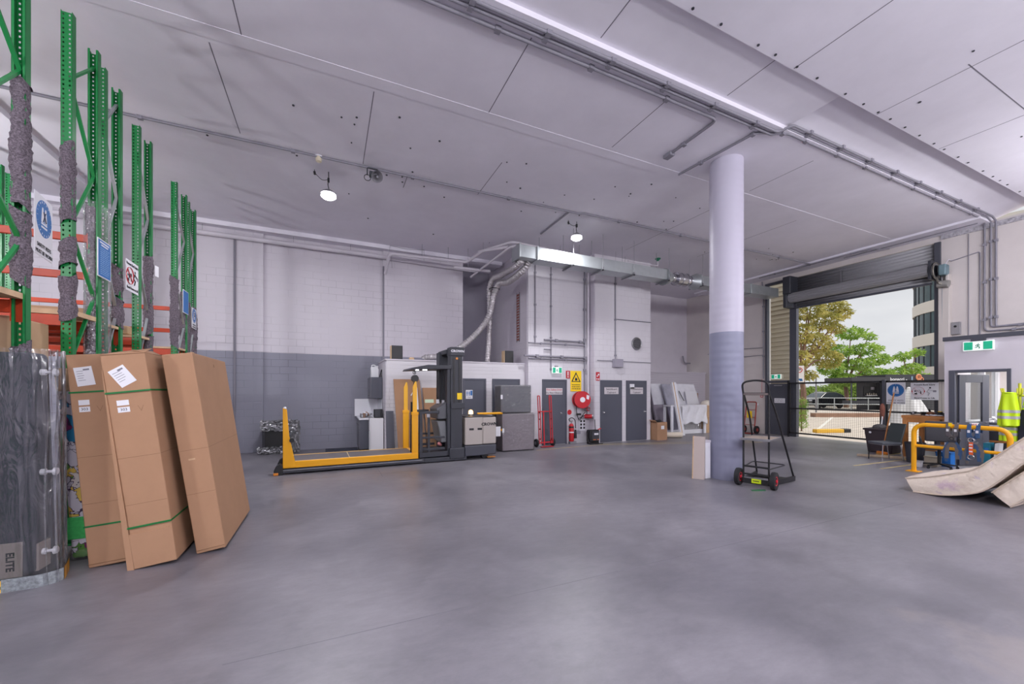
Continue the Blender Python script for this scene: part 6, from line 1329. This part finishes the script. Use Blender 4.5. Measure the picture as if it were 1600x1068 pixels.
for k, (yc, l_) in enumerate(((3.53, 'grey and black safety harness hung over the yellow rail nearer the workbench'), (3.24, 'blue safety harness with orange lanyard hung over the yellow rail'))):
    t = thing('safety_harness', l_, 'harness', (11.30, yc, 1.0)); x = 11.262
    b = MB(); 
    for s in (-.06, .06): ribbon(b, [(11.38, yc + s, .90), (11.36, yc + s, 1.05), (11.28, yc + s, 1.05), (x, yc + s, .98), (x - .01, yc + s * .8, .85), (x - .005, yc - s * .3, .72), (x, yc + s * 1.1, .58), (x, yc + s * 1.3, .36)], .055, .014)
    put('shoulder_straps', b, 'web' if k == 0 else 'webblue', t)
    b = MB()
    for s in (-.055, .055): b.box(x - .03, yc + s - .035, .80, x - .008, yc + s + .035, .98)
    put('shoulder_pad', b, mat('harness pad', (84, 80, 84), .8) if k == 0 else 'webblue', t, bevel=.012)
    b = MB()
    for s in (-.055, .055): b.box(x - .035, yc + s - .018, .90, x - .03, yc + s + .018, .95)
    put('pad_label', b, 'paper', t); b = MB(); b.box(x - .02, yc - .06, .69, x, yc + .06, .73); b.torus((x - .02, yc, .76), .03, .008, 'x', 14, 6); put('buckle', b, 'charcoal' if k == 0 else 'steel', t)
    b = MB(); ribbon(b, [(x, yc - .04, .70), (x - .005, yc - .12, .55), (x, yc - .10, .36)], .05, .01); ribbon(b, [(x, yc + .05, .70), (x, yc + .12, .5), (x, yc + .08, .30)], .04, .01); put('leg_strap', b, 'webblue' if k == 0 else 'web', t)
    if k == 1:
        put('lanyard', MB().box(x - .05, yc - .005, .48, x - .03, yc + .05, .72), mat('orange webbing', (240, 100, 40), .6), t, bevel=.006); b = MB()
        for z in (.53, .60, .66): b.box(x - .053, yc + .0, z, x - .05, yc + .045, z + .025)
        put('lanyard_stitching', b, 'paper', t, flat=True); put('ring', MB().torus((x - .04, yc + .022, .43), .042, .009, 'x', 20, 8).torus((x - .04, yc + .022, .76), .04, .009, 'x', 18, 8), 'chrome', t)
    else: put('yellow_tag', MB().box(x - .012, yc + .0, 1.0, x - .006, yc + .05, 1.07), 'brightyellow', t)

# coat stand with hi-vis clothing
cs_ = thing('coat_stand', 'yellow coat stand with curved hooks beside the office door frame', 'coat stand', (12.5, 2.97, 0))
put('pole', MB().cyl((12.5, 2.97, 0), (12.5, 2.97, 1.86), .022, n=12), mat('lime yellow', (214, 214, 60), .5), cs_)
for k in range(6):
    a = R(20 + 60 * k); c, s = math.cos(a), math.sin(a); put('hook', MB().tube(ring([(12.5, 2.97, 1.60 + .02 * (k % 2)), (12.5 + c * .16, 2.97 + s * .16, 1.63), (12.5 + c * .24, 2.97 + s * .24, 1.66), (12.5 + c * .26, 2.97 + s * .26, 1.76)], r=.06), .015, 8), bpy.data.materials['lime yellow'], cs_)
put('base', MB().lathe([(.02, .05), (.17, .03), (.18, 0), (.02, 0)], (12.5, 2.97, 0), n=24), bpy.data.materials['lime yellow'], cs_)
M['hivis'] = mat('hi-vis yellow', (205, 240, 20), .6, emit=None); M['silver'] = mat('reflective tape', (176, 178, 180), .35); M['navy'] = mat('navy cloth dark', (46, 48, 64), .85)
def cloth(name, label, cat, yc, xc, w0, w1, z0, z1, bands, m='hivis', lower=None):
    t = thing(name, label, cat, (xc, yc, z0)); n = 12
    def shell(za, zb, off=0.0):
        def fn(u, v):
            z = za + (zb - za) * v; k = (z1 - z) / (z1 - z0); w = w0 + (w1 - w0) * min(1, k * 1.6); a = 2 * PI * u
            fold = .018 * math.sin(a * 5 + k * 2) * min(1, k * 2)
            return (xc + math.sin(a) * (.05 + .05 * k + fold + off), yc + math.cos(a) * (w / 2 + fold + off), z)
        return MB().sheet(fn, 48, max(4, int(abs(zb - za) / .03)))
    put('cloth', shell(z1, z0 if lower is None else lower), m, t, ang=80)
    if lower is not None: put('dark_lower', shell(lower, z0), 'navy', t, ang=80)
    for zb in bands: put('reflective_band', shell(zb + .028, zb - .028, .004), 'silver', t, ang=80)
    put('collar', MB().torus((xc, yc, z1 - .01), w0 * .32, .014, 'z', 18, 6), m, t)
    return t
cloth('hi_vis_vest', 'bright yellow hi-vis vest with two silver bands hanging from the yellow stand', 'vest', 3.06, 12.30, .19, .27, 1.02, 1.68, (1.30, 1.18))
cloth('hi_vis_vest', 'second hi-vis vest hanging lower behind the first on the stand', 'vest', 3.10, 12.46, .16, .23, .70, 1.60, (.84, .95, 1.36))
cloth('hi_vis_jacket', 'hi-vis jacket with yellow shoulders and navy body on the coat stand', 'jacket', 2.74, 12.40, .24, .42, .68, 1.76, (1.40,), lower=1.34)
fb = thing('folder_box', 'teal folder box on the floor beside the open office door', 'box', (12.6, 3.42, 0)); put('box_body', MB().box(12.5, 3.36, 0, 12.72, 3.46, .62), mat('teal card', (16, 112, 136), .5), fb, bevel=.006); put('box_label', MB().box(12.496, 3.38, .40, 12.5, 3.44, .52), 'signblue', fb)
fb = thing('folder', 'white folder with blue spine standing beside the teal box', 'folder', (12.6, 3.3, 0)); put('folder_cover', MB().hexa([(12.52, 3.28, 0), (12.74, 3.28, 0), (12.74, 3.34, 0), (12.52, 3.34, 0)], [(12.52, 3.24, .62), (12.74, 3.24, .62), (12.74, 3.30, .62), (12.52, 3.30, .62)]), 'paper', fb, bevel=.004); put('spine_label', MB().hexa([(12.512, 3.29, .1), (12.52, 3.29, .1), (12.52, 3.33, .1), (12.512, 3.33, .1)], [(12.512, 3.28, .35), (12.52, 3.28, .35), (12.52, 3.32, .35), (12.512, 3.32, .35)]), 'signblue', fb)
dk = thing('desk', 'dark office desk with white modesty edge seen through the office doorway', 'desk', (14.6, 3.4, 0)); put('desk_top', MB().box(14.0, 2.4, .92, 15.7, 4.05, .97), 'frame', dk, bevel=.004); put('front_edge', MB().box(13.99, 2.4, .78, 14.02, 4.05, .92), 'signwhite', dk); put('desk_front', MB().box(14.02, 2.42, 0, 14.05, 4.03, .78), 'charcoal', dk); put('timber_rail', MB().box(13.98, 2.4, .52, 14.02, 4.05, .56), 'timber', dk)
dsp = thing('dispenser_bottle', 'white rounded bottle on the office desk in the doorway', 'bottle', (14.3, 3.62, .97)); put('bottle_body', MB().lathe([(.02, .97), (.07, .975), (.075, 1.12), (.05, 1.20), (.055, 1.24), (.04, 1.29), (.005, 1.31)], (14.3, 3.62, 0), n=20), bpy.data.materials['white plastic'], dsp); put('bottle_label', MB().lathe([(.0755, 1.02), (.0755, 1.08)], (14.3, 3.62, 0), n=20), 'paper', dsp)
dsp = thing('desk_phone', 'pale desk phone beside the white bottle on the office desk', 'phone', (14.25, 3.85, .97)); put('phone_base', MB().prism([(14.16, .97), (14.34, .97), (14.34, 1.06), (14.16, 1.0)], 'y', 3.76, 3.94), 'paper', dsp, bevel=.01); put('handset', MB().bar((14.2, 3.76, 1.06), (14.3, 3.80, 1.09), .05, .04), 'signwhite', dsp, bevel=.01)

# ------------------------------------------------------------------ old mattresses
def mattress_mat():
    m = mat('quilted cream ticking', (214, 198, 184), .85, bump=.9, bscale=11)
    nt = m.node_tree; b = nt.nodes['Principled BSDF']; tc = nt.nodes.new('ShaderNodeTexCoord')
    def blot(scale, lo, hi, seed):
        mp = nt.nodes.new('ShaderNodeMapping'); mp.inputs['Location'].default_value = (seed, seed * 2, seed); n = nt.nodes.new('ShaderNodeTexNoise'); n.inputs['Scale'].default_value = scale; n.inputs['Detail'].default_value = 5
        r = nt.nodes.new('ShaderNodeMapRange'); r.inputs[1].default_value = lo; r.inputs[2].default_value = hi; nt.links.new(tc.outputs['Object'], mp.inputs[0]); nt.links.new(mp.outputs[0], n.inputs['Vector']); nt.links.new(n.outputs['Fac'], r.inputs[0]); return r.outputs[0]
    col = None
    for (c, s, lo, hi, sd) in (((202, 178, 186), 3.5, .60, .70, 1.3), ((188, 172, 194), 4.5, .64, .74, 5.1), ((176, 150, 132), 2.2, .58, .8, 9.2)):
        mx = nt.nodes.new('ShaderNodeMix'); mx.data_type = 'RGBA'; mx.inputs['B'].default_value = srgb(*c); nt.links.new(blot(s, lo, hi, sd), mx.inputs['Factor'])
        if col is None: mx.inputs['A'].default_value = srgb(226, 212, 197)
        else: nt.links.new(col, mx.inputs['A'])
        col = mx.outputs['Result']
    nt.links.new(col, b.inputs['Base Color'])
    return m
M['ticking'] = mattress_mat(); M['piping'] = mat('cream piping', (198, 182, 166), .7)
def interp(P, t):
    t *= len(P) - 1; i = min(int(t), len(P) - 2); k = t - i
    p0, p1, p2, p3 = (Vector(P[max(i - 1, 0)]), Vector(P[i]), Vector(P[i + 1]), Vector(P[min(i + 2, len(P) - 1)]))
    return .5 * ((2 * p1) + (p2 - p0) * k + (2 * p0 - 5 * p1 + 4 * p2 - p3) * k * k + (3 * p1 - p0 - 3 * p2 + p3) * k ** 3)
def mattress(label, bot, top, x0, x1):
    """bot, top: side profiles (y, z) from the foot end; the sides run along X"""
    t = thing('mattress', label, 'mattress', (x0 + .5, bot[0][0] - .3, 0)); N, K = 44, 18
    def skin(off):
        mb = MB(); ringv = []
        for j in range(N + 1):
            s = j / N; b_, t_ = interp(bot, s), interp(top, s); row = []
            for i in range(K + 1):
                u = i / K; x = x0 + (x1 - x0) * u; puff = .03 * math.sin(PI * u) ** .5 + .012 * math.sin(u * 30) * math.sin(s * 40)
                n_ = (t_ - b_).normalized(); p = t_ + n_ * puff; row.append((x, p.x, p.y))
            for i in range(1, 5): q = t_ + (b_ - t_) * (i / 5); row.append((x1 + .02 * math.sin(PI * i / 5), q.x, q.y))
            for i in range(K + 1):
                u = 1 - i / K; row.append((x0 + (x1 - x0) * u, b_.x, b_.y))
            for i in range(1, 5): q = b_ + (t_ - b_) * (i / 5); row.append((x0 - .02 * math.sin(PI * i / 5), q.x, q.y))
            ringv.append(row)
        m_ = len(ringv[0]); mb.add([p for r in ringv for p in r], [(j * m_ + i, j * m_ + (i + 1) % m_, (j + 1) * m_ + (i + 1) % m_, (j + 1) * m_ + i) for j in range(N) for i in range(m_)] + [tuple(range(m_))[::-1], tuple(range(N * m_, (N + 1) * m_))])
        return mb
    put('ticking', skin(0), 'ticking', t, ang=70)
    for P, dz in ((top, 0), (bot, 0)):
        a = [(x0 - .006, interp(P, j / 40).x, interp(P, j / 40).y) for j in range(41)]; c = [(x1 + .006, p[1], p[2]) for p in a]
        put('piping', MB().tube(a + c[::-1], .011, 8, closed=True), 'piping', t)
    for f_ in (.5,):
        a = [(x0 - .016, (interp(top, j / 40) * (1 - f_) + interp(bot, j / 40) * f_).x, (interp(top, j / 40) * (1 - f_) + interp(bot, j / 40) * f_).y) for j in range(41)]
        put('side_seam', MB().tube(a, .0025, 6), 'piping', t)
    return t
mattress('old cream floral mattress flat on the floor and bent up at its far end', [(3.26, .012), (2.95, .03), (2.68, .10), (2.48, .20), (2.30, .40), (2.09, .68), (1.7, 1.1), (1.35, 1.45)], [(3.36, .22), (3.04, .31), (2.76, .42), (2.58, .50), (2.40, .68), (2.21, .90), (1.90, 1.25), (1.55, 1.62)], 8.95, 10.35)
mattress('second cream quilted mattress leaning under the bent one at the frame edge', [(2.22, .02), (2.09, .17), (1.85, .45), (1.5, .85), (1.2, 1.18)], [(2.40, .19), (2.28, .34), (2.02, .64), (1.68, 1.02), (1.38, 1.36)], 9.0, 10.3)

# ------------------------------------------------------------------ outside the loading door
struct('ground', MB().box(16.15, -30, -.25, 140, 90, -.02), mat('pale paving', (196, 186, 176), .9, noise=.10, nscale=.6), flat=True)  # pale paving, its tone varying at random
gl = MB()
for y0 in (9.2, 13.5): gl.bar((17.0, y0, -.018), (34, y0 + 7.5, -.018), .12, .004)
struct('trim_18', gl, mat('faded road paint', (224, 220, 214), .8), flat=True)
sd_ = bpy.data.materials.new('cream weatherboard'); sd_.use_nodes = True
sw = MB(); 
for k in range(44): z = k * .19; sw.hexa([(17.18, 9.96, z), (17.4, 9.96, z), (17.4, 15, z), (17.18, 15, z)], [(17.26, 9.96, z + .19), (17.4, 9.96, z + .19), (17.4, 15, z + .19), (17.26, 15, z + .19)])
sd_.node_tree.nodes['Principled BSDF'].inputs['Base Color'].default_value = srgb(206, 196, 172); sd_.node_tree.nodes['Principled BSDF'].inputs['Roughness'].default_value = .7
struct('wall_neighbour', sw, sd_, flat=True)
kb_ = thing('kerb', 'brown edged kerb across the bright forecourt', 'kerb', (33, 15, 0)); put('kerb_stone', MB().bar((29.5, 15.8, .10), (40, 11.0, .10), .5, .28), mat('brown kerb', (150, 118, 100), .9, noise=.15, nscale=3), kb_); put('kerb_top', MB().bar((29.5, 15.9, .25), (40, 11.1, .25), .3, .03), mat('pale kerb', (206, 196, 186), .9), kb_)
yk = thing('kerb', 'short yellow painted kerb block outside the mesh gate', 'kerb', (18.6, 9.2, 0)); put('kerb_block', MB().bar((18.3, 9.75, .05), (19.5, 9.35, .05), .22, .16), mat('yellow kerb paint', (226, 178, 60), .7), yk, bevel=.03); put('black_end', MB().bar((19.5, 9.35, .05), (19.8, 9.25, .05), .225, .165), 'black', yk, bevel=.02)

def leafmat(name, c1, c2):
    m = mat(name, c1, .6); nt = m.node_tree; b = nt.nodes['Principled BSDF']; g = nt.nodes.new('ShaderNodeTexCoord'); n = nt.nodes.new('ShaderNodeTexNoise'); n.inputs['Scale'].default_value = 1.3; n.inputs['Detail'].default_value = 6
    r = nt.nodes.new('ShaderNodeMapRange'); r.inputs[1].default_value = .35; r.inputs[2].default_value = .65; mx = nt.nodes.new('ShaderNodeMix'); mx.data_type = 'RGBA'; mx.inputs['A'].default_value = srgb(*c1); mx.inputs['B'].default_value = srgb(*c2)
    nt.links.new(g.outputs['Object'], n.inputs['Vector']); nt.links.new(n.outputs['Fac'], r.inputs[0]); nt.links.new(r.outputs[0], mx.inputs['Factor']); nt.links.new(mx.outputs['Result'], b.inputs['Base Color'])
    tl_ = nt.nodes.new('ShaderNodeBsdfTranslucent'); nt.links.new(mx.outputs['Result'], tl_.inputs['Color']); ms = nt.nodes.new('ShaderNodeMixShader'); ms.inputs[0].default_value = .45
    out = nt.nodes['Material Output']; nt.links.new(b.outputs[0], ms.inputs[1]); nt.links.new(tl_.outputs[0], ms.inputs[2]); nt.links.new(ms.outputs[0], out.inputs['Surface']); return m
M['gum'] = leafmat('gum leaves', (122, 126, 52), (204, 192, 116)); M['bright'] = leafmat('bright leaves', (104, 146, 48), (186, 212, 110)); M['mid'] = leafmat('mid leaves', (110, 140, 60), (168, 190, 96)); M['bark'] = mat('bark', (128, 100, 86), .9, noise=.3, nscale=6, bump=.6, bscale=14)
def leaves(clumps, n, size, seed, droop=0.0):
    r = random.Random(seed); mb = MB(); vs, fs = [], []
    for (c, rad) in clumps:
        for _ in range(int(n * (rad[0] * rad[1] * rad[2]) ** (2 / 3))):
            a, z = r.uniform(0, 2 * PI), r.uniform(-1, 1); q = math.sqrt(1 - z * z); k = r.uniform(.55, 1.0) ** .5
            p = Vector((c[0] + math.cos(a) * q * rad[0] * k, c[1] + math.sin(a) * q * rad[1] * k, c[2] + z * rad[2] * k))
            u = Vector((r.uniform(-1, 1), r.uniform(-1, 1), r.uniform(-1, .4 - droop))).normalized(); w = u.orthogonal().normalized(); w.rotate(Matrix.Rotation(r.uniform(0, 6.28), 3, u)); s = size * r.uniform(.6, 1.4); i = len(vs)
            vs += [p - w * s * .4, p + u * s * .8 - w * s * .1, p + u * s * 1.5, p + u * s * .7 + w * s * .45]; fs.append((i, i + 1, i + 2, i + 3))
    return mb.add(vs, fs)
def tree(label, base, trunk, clumps, n, size, m, seed, tr=.2, droop=0):
    t = thing('tree', label, 'tree', base); mb = MB(); b0 = Vector(base); mb.tube([b0, b0 + Vector((.1, 0, trunk * .5)), b0 + Vector((0, .1, trunk))], tr, 10, rs=[tr, tr * .85, tr * .7])
    for c, rad in clumps: mb.tube([b0 + Vector((0, .1, trunk * .9)), (b0 + Vector((0, 0, trunk)) + Vector(c)) * .5 + Vector((0, 0, .1)), Vector(c)], tr * .3, 6, rs=[tr * .5, tr * .3, tr * .12])
    put('trunk', mb, 'bark', t); put('foliage', leaves(clumps, n, size, seed, droop), m, t, flat=True); return t
def at(px, py, d):   # a point d metres straight ahead, px and py as seen from the doorway side
    r, u = (px - 800) / 622.2, (611 - py) / 622.2; S_, C_ = math.sin(R(24.74)), math.cos(R(24.74)); return Vector(((S_ + C_ * r) * d, (C_ - S_ * r) * d, 1.7 + u * d))
def clump(px, py, d, rp, rz=None): c = at(px, py, d); k = rp / 622.2 * d; return (c, (k, k, (rz or rp) / 622.2 * d))
g0 = at(1254, 655, 24); g0.z = -.02
tree('tall gum tree with yellow-green drooping leaves beside the loading door', g0, 3.2, [clump(*a) for a in ((1262, 482, 24, 22, 16), (1290, 500, 25, 20, 14), (1250, 520, 24, 20, 16), (1275, 535, 24.5, 22, 16), (1300, 478, 26, 18, 12), (1248, 558, 24, 14, 14), (1292, 560, 25, 20, 14), (1318, 488, 26, 12, 8), (1270, 455, 24, 26, 16), (1308, 512, 26, 10, 8), (1262, 585, 24.5, 12, 8))], 1100, .17, 'gum', 3, .17, .3)
g1 = at(1322, 642, 42); g1.z = -.02
tree('bright green spreading tree in the middle of the forecourt view', g1, 2.6, [clump(*a) for a in ((1330, 520, 42, 18, 9), (1352, 545, 42, 20, 9), (1310, 548, 42, 18, 10), (1376, 560, 43, 14, 8), (1340, 568, 42, 22, 9), (1300, 575, 42, 18, 10), (1365, 582, 43, 20, 8), (1318, 592, 42, 20, 10), (1358, 525, 42, 9, 5), (1386, 585, 43, 12, 8))], 620, .24, 'bright', 8, .22)
g2_ = at(1420, 640, 44); g2_.z = -.02
tree('smaller green tree beyond the dark kiosk', g2_, 3.0, [clump(*a) for a in ((1410, 556, 44, 10, 6), (1425, 575, 44, 14, 8), (1402, 582, 44, 14, 8), (1432, 550, 45, 8, 5), (1440, 590, 44, 12, 8))], 560, .26, 'bright', 12, .2)
for k, (px, py, d, rp, rz, mm, l_) in enumerate(((1275, 612, 52, 24, 14, 'mid', 'long green shrubbery behind the parked car'), (1330, 606, 54, 28, 16, 'mid', 'green shrubbery between the car and the kiosk'), (1390, 596, 56, 26, 14, 'mid', 'green shrubbery behind the kiosk roof'))):
    t = thing('shrub', l_, 'shrub', (at(px, 611, d).x, at(px, 611, d).y, 0)); c, rr = clump(px, py, d, rp, rz); c.z = max(c.z - rr[2] * .3, rr[2] * .8)
    put('foliage', leaves([(c, rr), (c + Vector((rr[0] * .7, -rr[0] * .3, -.2)), rr), (c + Vector((-rr[0] * .7, rr[0] * .3, -.3)), rr)], 320, .32, 30 + k), mm, t, flat=True); put('stem', MB().cyl((c.x, c.y, -.02), (c.x, c.y, c.z), .12, n=8), 'bark', t)
hd = thing('hedge', 'narrow leafy hedge just outside the mesh gate hinge', 'shrub', (18.6, 10.4, 0)); put('foliage', leaves([(Vector((18.62, 10.42, .3 + .3 * k)), (.20, .25, .22)) for k in range(4)], 7000, .045, 50), M['bright'], hd, flat=True); put('stem', MB().cyl((18.62, 10.42, -.02), (18.62, 10.42, 1.1), .03, n=8), 'bark', hd)
# parking sign on its pole
ps_ = at(1248.5, 584, 19.5); t = thing('parking_sign', 'white no-parking sign with red ring and truck symbol on a thin pole', 'sign', (ps_.x, ps_.y, 0), R(-52))
q = lambda: MB(t)
put('pole', q().cyl((0, .03, -.02), (0, .03, 2.95), .03, n=12), 'steel', t); put('sign_plate', q().box(-.20, -.01, 2.12, .20, .01, 2.95), 'signwhite', t, bevel=.01); put('red_ring', q().torus((0, -.014, 2.74), .12, .016, 'y', 28, 6), 'red', t); put('letter_p', q().box(-.04, -.014, 2.67, -.015, -.01, 2.82).box(-.03, -.014, 2.79, .05, -.01, 2.815).box(-.03, -.014, 2.73, .05, -.01, 2.755).box(.035, -.014, 2.74, .06, -.01, 2.81), 'ink', t, flat=True)
put('truck_symbol', q().box(-.04, -.014, 2.24, .12, -.01, 2.32).box(.02, -.014, 2.20, .14, -.01, 2.27), 'signblue', t, flat=True); put('person_symbol', q().box(-.14, -.014, 2.18, -.10, -.01, 2.36).cyl((-.12, -.014, 2.39), (-.12, -.01, 2.39), .025, n=10), 'ink', t, flat=True)
# parked car
ca = thing('car', 'black hatchback SUV parked across the forecourt', 'car', (45.4, 23.6, 0), R(168)); q = lambda: MB(ca)
body = [(2.15, .40), (2.18, .70), (2.05, .92), (1.10, 1.06), (.35, 1.52), (-.2, 1.63), (-1.2, 1.60), (-1.85, 1.36), (-2.12, 1.02), (-2.15, .45)]
def carbody(pts, hw, tuck):
    mb = q(); rows = []
    for s, k in ((-1, 1.0), (-1, 0), (1, 0), (1, 1.0)): pass
    n = len(pts); vs = []
    for s in (-1, 1):
        for x, z in pts: vs.append((x, s * (hw - (tuck * max(0, z - .95) / .65)), z))
    return mb.add(vs, [tuple(range(n))[::-1] if False else tuple(range(n)), tuple(range(n, 2 * n))[::-1]] + [(k, n + k, n + (k + 1) % n, (k + 1) % n) for k in range(n)])
put('body', carbody(body, .90, .22), mat('black car paint', (26, 28, 34), .2, coat=1.0), ca, bevel=.06, seg=3)
for s in (-1, 1):
    put('side_glass', q().add([(.95, s * .885, 1.08), (.30, s * .745, 1.46), (-.15, s * .715, 1.545), (-1.15, s * .73, 1.52), (-1.65, s * .82, 1.30), (-1.65, s * .885, 1.10)], [(0, 1, 2, 3, 4, 5)]), mat('car glass', (70, 78, 84), .08, .3) if 'car glass' not in bpy.data.materials else bpy.data.materials['car glass'], ca, flat=True, solid=.01)
    put('mirror', q().box(.70, s * .88, 1.02, .85, s * 1.02, 1.14), bpy.data.materials['black car paint'], ca, bevel=.03); put('sill', q().box(-1.0, s * .86, .26, 1.05, s * .90, .40), 'rubber', ca)
    put('roof_rail', q().tube([(.1, s * .66, 1.62), (-.3, s * .65, 1.68), (-1.1, s * .66, 1.65)], .02, 6), 'chrome', ca)
    for x in (1.33, -1.33):
        o = put('wheel', q().lathe([(.20, -.11), (.32, -.11), (.345, -.07), (.345, .07), (.32, .11), (.20, .11)], (x, s * .82, .345), 'y', 24), 'rubber', ca); put('rim', q().cyl((x, s * .82 - .10, .345), (x, s * .82 + .105, .345), .21, n=14), 'steel', o)
    put('headlight', q().box(1.95, s * .55, .72, 2.14, s * .86, .86), 'chrome', ca, bevel=.03); put('tail_light', q().box(-2.12, s * .6, .92, -2.0, s * .86, 1.12), 'red', ca, bevel=.02)
put('windscreen', q().add([(1.06, -.76, 1.09), (1.06, .76, 1.09), (.40, .64, 1.49), (.40, -.64, 1.49)], [(0, 1, 2, 3)]), mat('windscreen', (96, 104, 110), .1, .3), ca, flat=True, solid=.012); put('grille', q().box(2.10, -.45, .50, 2.20, .45, .72), 'ink', ca, bevel=.02); put('number_plate', q().box(2.17, -.22, .42, 2.21, .22, .52), 'signwhite', ca)
# galvanised fence of the planting strip
fn = thing('handrail', 'galvanised handrail running in front of the parked car', 'rail', (40, 19, 0)); a_, b_ = at(1253, 622, 36.5), at(1384, 622, 34.5); mb = MB()
for z in (.55, 1.1): mb.cyl((a_.x, a_.y, z), (b_.x, b_.y, z), .035, n=8)
put('rails', mb, 'galv', fn)
for k in range(6): p = a_ + (b_ - a_) * (k / 5); put('post', MB().cyl((p.x, p.y, -.02), (p.x, p.y, 1.12), .035, n=8), 'galv', fn)
lp = at(1275, 600, 30); t = thing('street_post', 'slim grey post standing in front of the parked car', 'post', (lp.x, lp.y, 0)); put('post', MB().cyl((lp.x, lp.y, -.02), (lp.x, lp.y, 2.75), .06, .05, 12), 'steel', t); put('post_cap', MB().cyl((lp.x, lp.y, 2.75), (lp.x, lp.y, 2.80), .07, n=12), 'dgrey', t)
bn_ = at(1300, 632, 44); t = thing('concrete_bench', 'long pale low wall behind the car and kiosk counter', 'wall', (bn_.x, bn_.y, 0)); put('bench_top', MB().bar(at(1256, 636, 43) * Vector((1, 1, 0)).x if False else (at(1256, 600, 46).x, at(1256, 600, 46).y, .30), (at(1380, 600, 41).x, at(1380, 600, 41).y, .30), .5, .5), mat('pale concrete', (214, 208, 202), .8), t); put('bench_cap', MB().bar((at(1256, 600, 46).x, at(1256, 600, 46).y, .56), (at(1380, 600, 41).x, at(1380, 600, 41).y, .56), .56, .04), bpy.data.materials['pale concrete'], t)
# kiosk
kc = at(1383, 611, 36); ko = thing('kiosk', 'dark grey kiosk with white lettering on its fascia beyond the gate', 'kiosk', (kc.x, kc.y, 0), R(-24.74)); q = lambda: MB(ko)
put('main_block', q().box(0, 0, -.02, 5.5, 3.0, 3.2), mat('kiosk grey', (56, 56, 62), .6), ko, bevel=.01); sl = q()
for k in range(13): sl.box(.02, -.02, .12 + k * .19, 5.4, 0.0, .26 + k * .19)
put('cladding', sl, mat('slat grey', (66, 66, 72), .6), ko); put('roof', q().box(-3.45, -.5, 2.62, 0, 2.6, 2.95), bpy.data.materials['kiosk grey'], ko, bevel=.01); put('fascia', q().box(-.02, -.06, 2.55, 5.5, 0, 3.22), 'charcoal', ko)
put('side_wall', q().box(-1.75, .8, -.02, 0, .95, 2.62), bpy.data.materials['kiosk grey'], ko); put('corner_post', q().box(-3.4, -.4, -.02, -3.32, -.32, 2.62), 'charcoal', ko); put('counter', q().box(-3.3, .2, .55, -.05, .7, .85), 'charcoal', ko); put('serving_hatch', q().box(-1.25, .76, 1.25, -.10, .80, 2.15), 'black', ko); put('hatch_shelf', q().box(-1.1, .60, 1.28, -.12, .78, 1.34), 'signwhite', ko)
b = q(); 
for k in range(5): b.cyl((-1.0 + k * .2, .70, 1.34), (-1.0 + k * .2, .70, 1.5 + .05 * (k % 2)), .05, n=8)
put('hatch_items', b, mat('hatch goods', (168, 160, 150), .7), ko); put('menu_board', q().box(-.62, .75, 1.85, -.30, .76, 2.10), 'greywall', ko)
from mathutils import Euler
M4 = WM[ko.name] @ Matrix.Translation((1.05, -.07, 2.78)) @ Euler((R(90), 0, 0)).to_matrix().to_4x4(); put('lettering', text_mesh('fibonacci -', .42, None, None, M4=M4, bold=.006, depth=.01), 'signwhite', ko, flat=True)
b = q(); b.torus((2.95, -.08, 2.98), .22, .06, 'y', 20, 6); b.torus((3.25, -.08, 2.80), .12, .04, 'y', 16, 6); b.torus((2.95, -.08, 2.98), .10, .03, 'y', 14, 6); put('orange_emblem', b, mat('emblem orange', (226, 150, 110), .6), ko); put('blue_cup', q().box(2.3, -.08, 2.72, 2.42, -.06, 3.05), mat('pale blue', (130, 160, 184), .5), ko)
# folded white canvas
cv_ = at(1420, 640, 22); t = thing('canvas_cover', 'pale canvas covered shape outside behind the gate signs', 'cover', (cv_.x, cv_.y, 0)); mb = MB()
def cvf(u, v): a = 2 * PI * u; r = (1.0 - v) ** .8 * .95 + .08; r *= 1 + .08 * math.sin(a * 7); return (cv_.x + math.cos(a) * r, cv_.y + math.sin(a) * r, -.02 + v * 1.85)
put('canvas', MB().sheet(cvf, 40, 14), mat('pale canvas', (206, 206, 210), .8), t, ang=80); put('peak_cap', MB().sphere((cv_.x, cv_.y, 1.84), .10), 'signwhite', t)
# curved office tower
tc0 = at(1432, 611, 62); cx, cy = tc0.x + 15.4, tc0.y - 6.9; tw = thing('office_tower', 'curved office tower with white bands and dark glass beyond the door', 'building', (cx, cy, 0)); fl0 = [(0, 3.6), (5.7, 9.2), (11.1, 14.6), (16.4, 20.0), (21.8, 25.4)]
M['towerglass'] = mat('tower glass', (60, 78, 82), .12, .35, noise=.35, nscale=.5)
for z0, z1 in fl0: put('glass_band', MB().cyl((cx, cy, z0), (cx, cy, z1), 12.0, n=72), 'towerglass', tw)
for z0, z1 in [(3.6, 5.7), (9.2, 11.1), (14.6, 16.4), (20.0, 21.8), (25.4, 26.6)]: put('white_band', MB().cyl((cx, cy, z0), (cx, cy, z1), 12.25, n=72), mat('tower white', (214, 208, 200), .7) if 'tower white' not in bpy.data.materials else bpy.data.materials['tower white'], tw)
mb = MB()
for k in range(48):
    a = 2 * PI * k / 48; mb.box(cx + 12.02 * math.cos(a) - .06, cy + 12.02 * math.sin(a) - .06, 0, cx + 12.02 * math.cos(a) + .06, cy + 12.02 * math.sin(a) + .06, 25.4)
put('mullions', mb, 'charcoal', tw, flat=True)
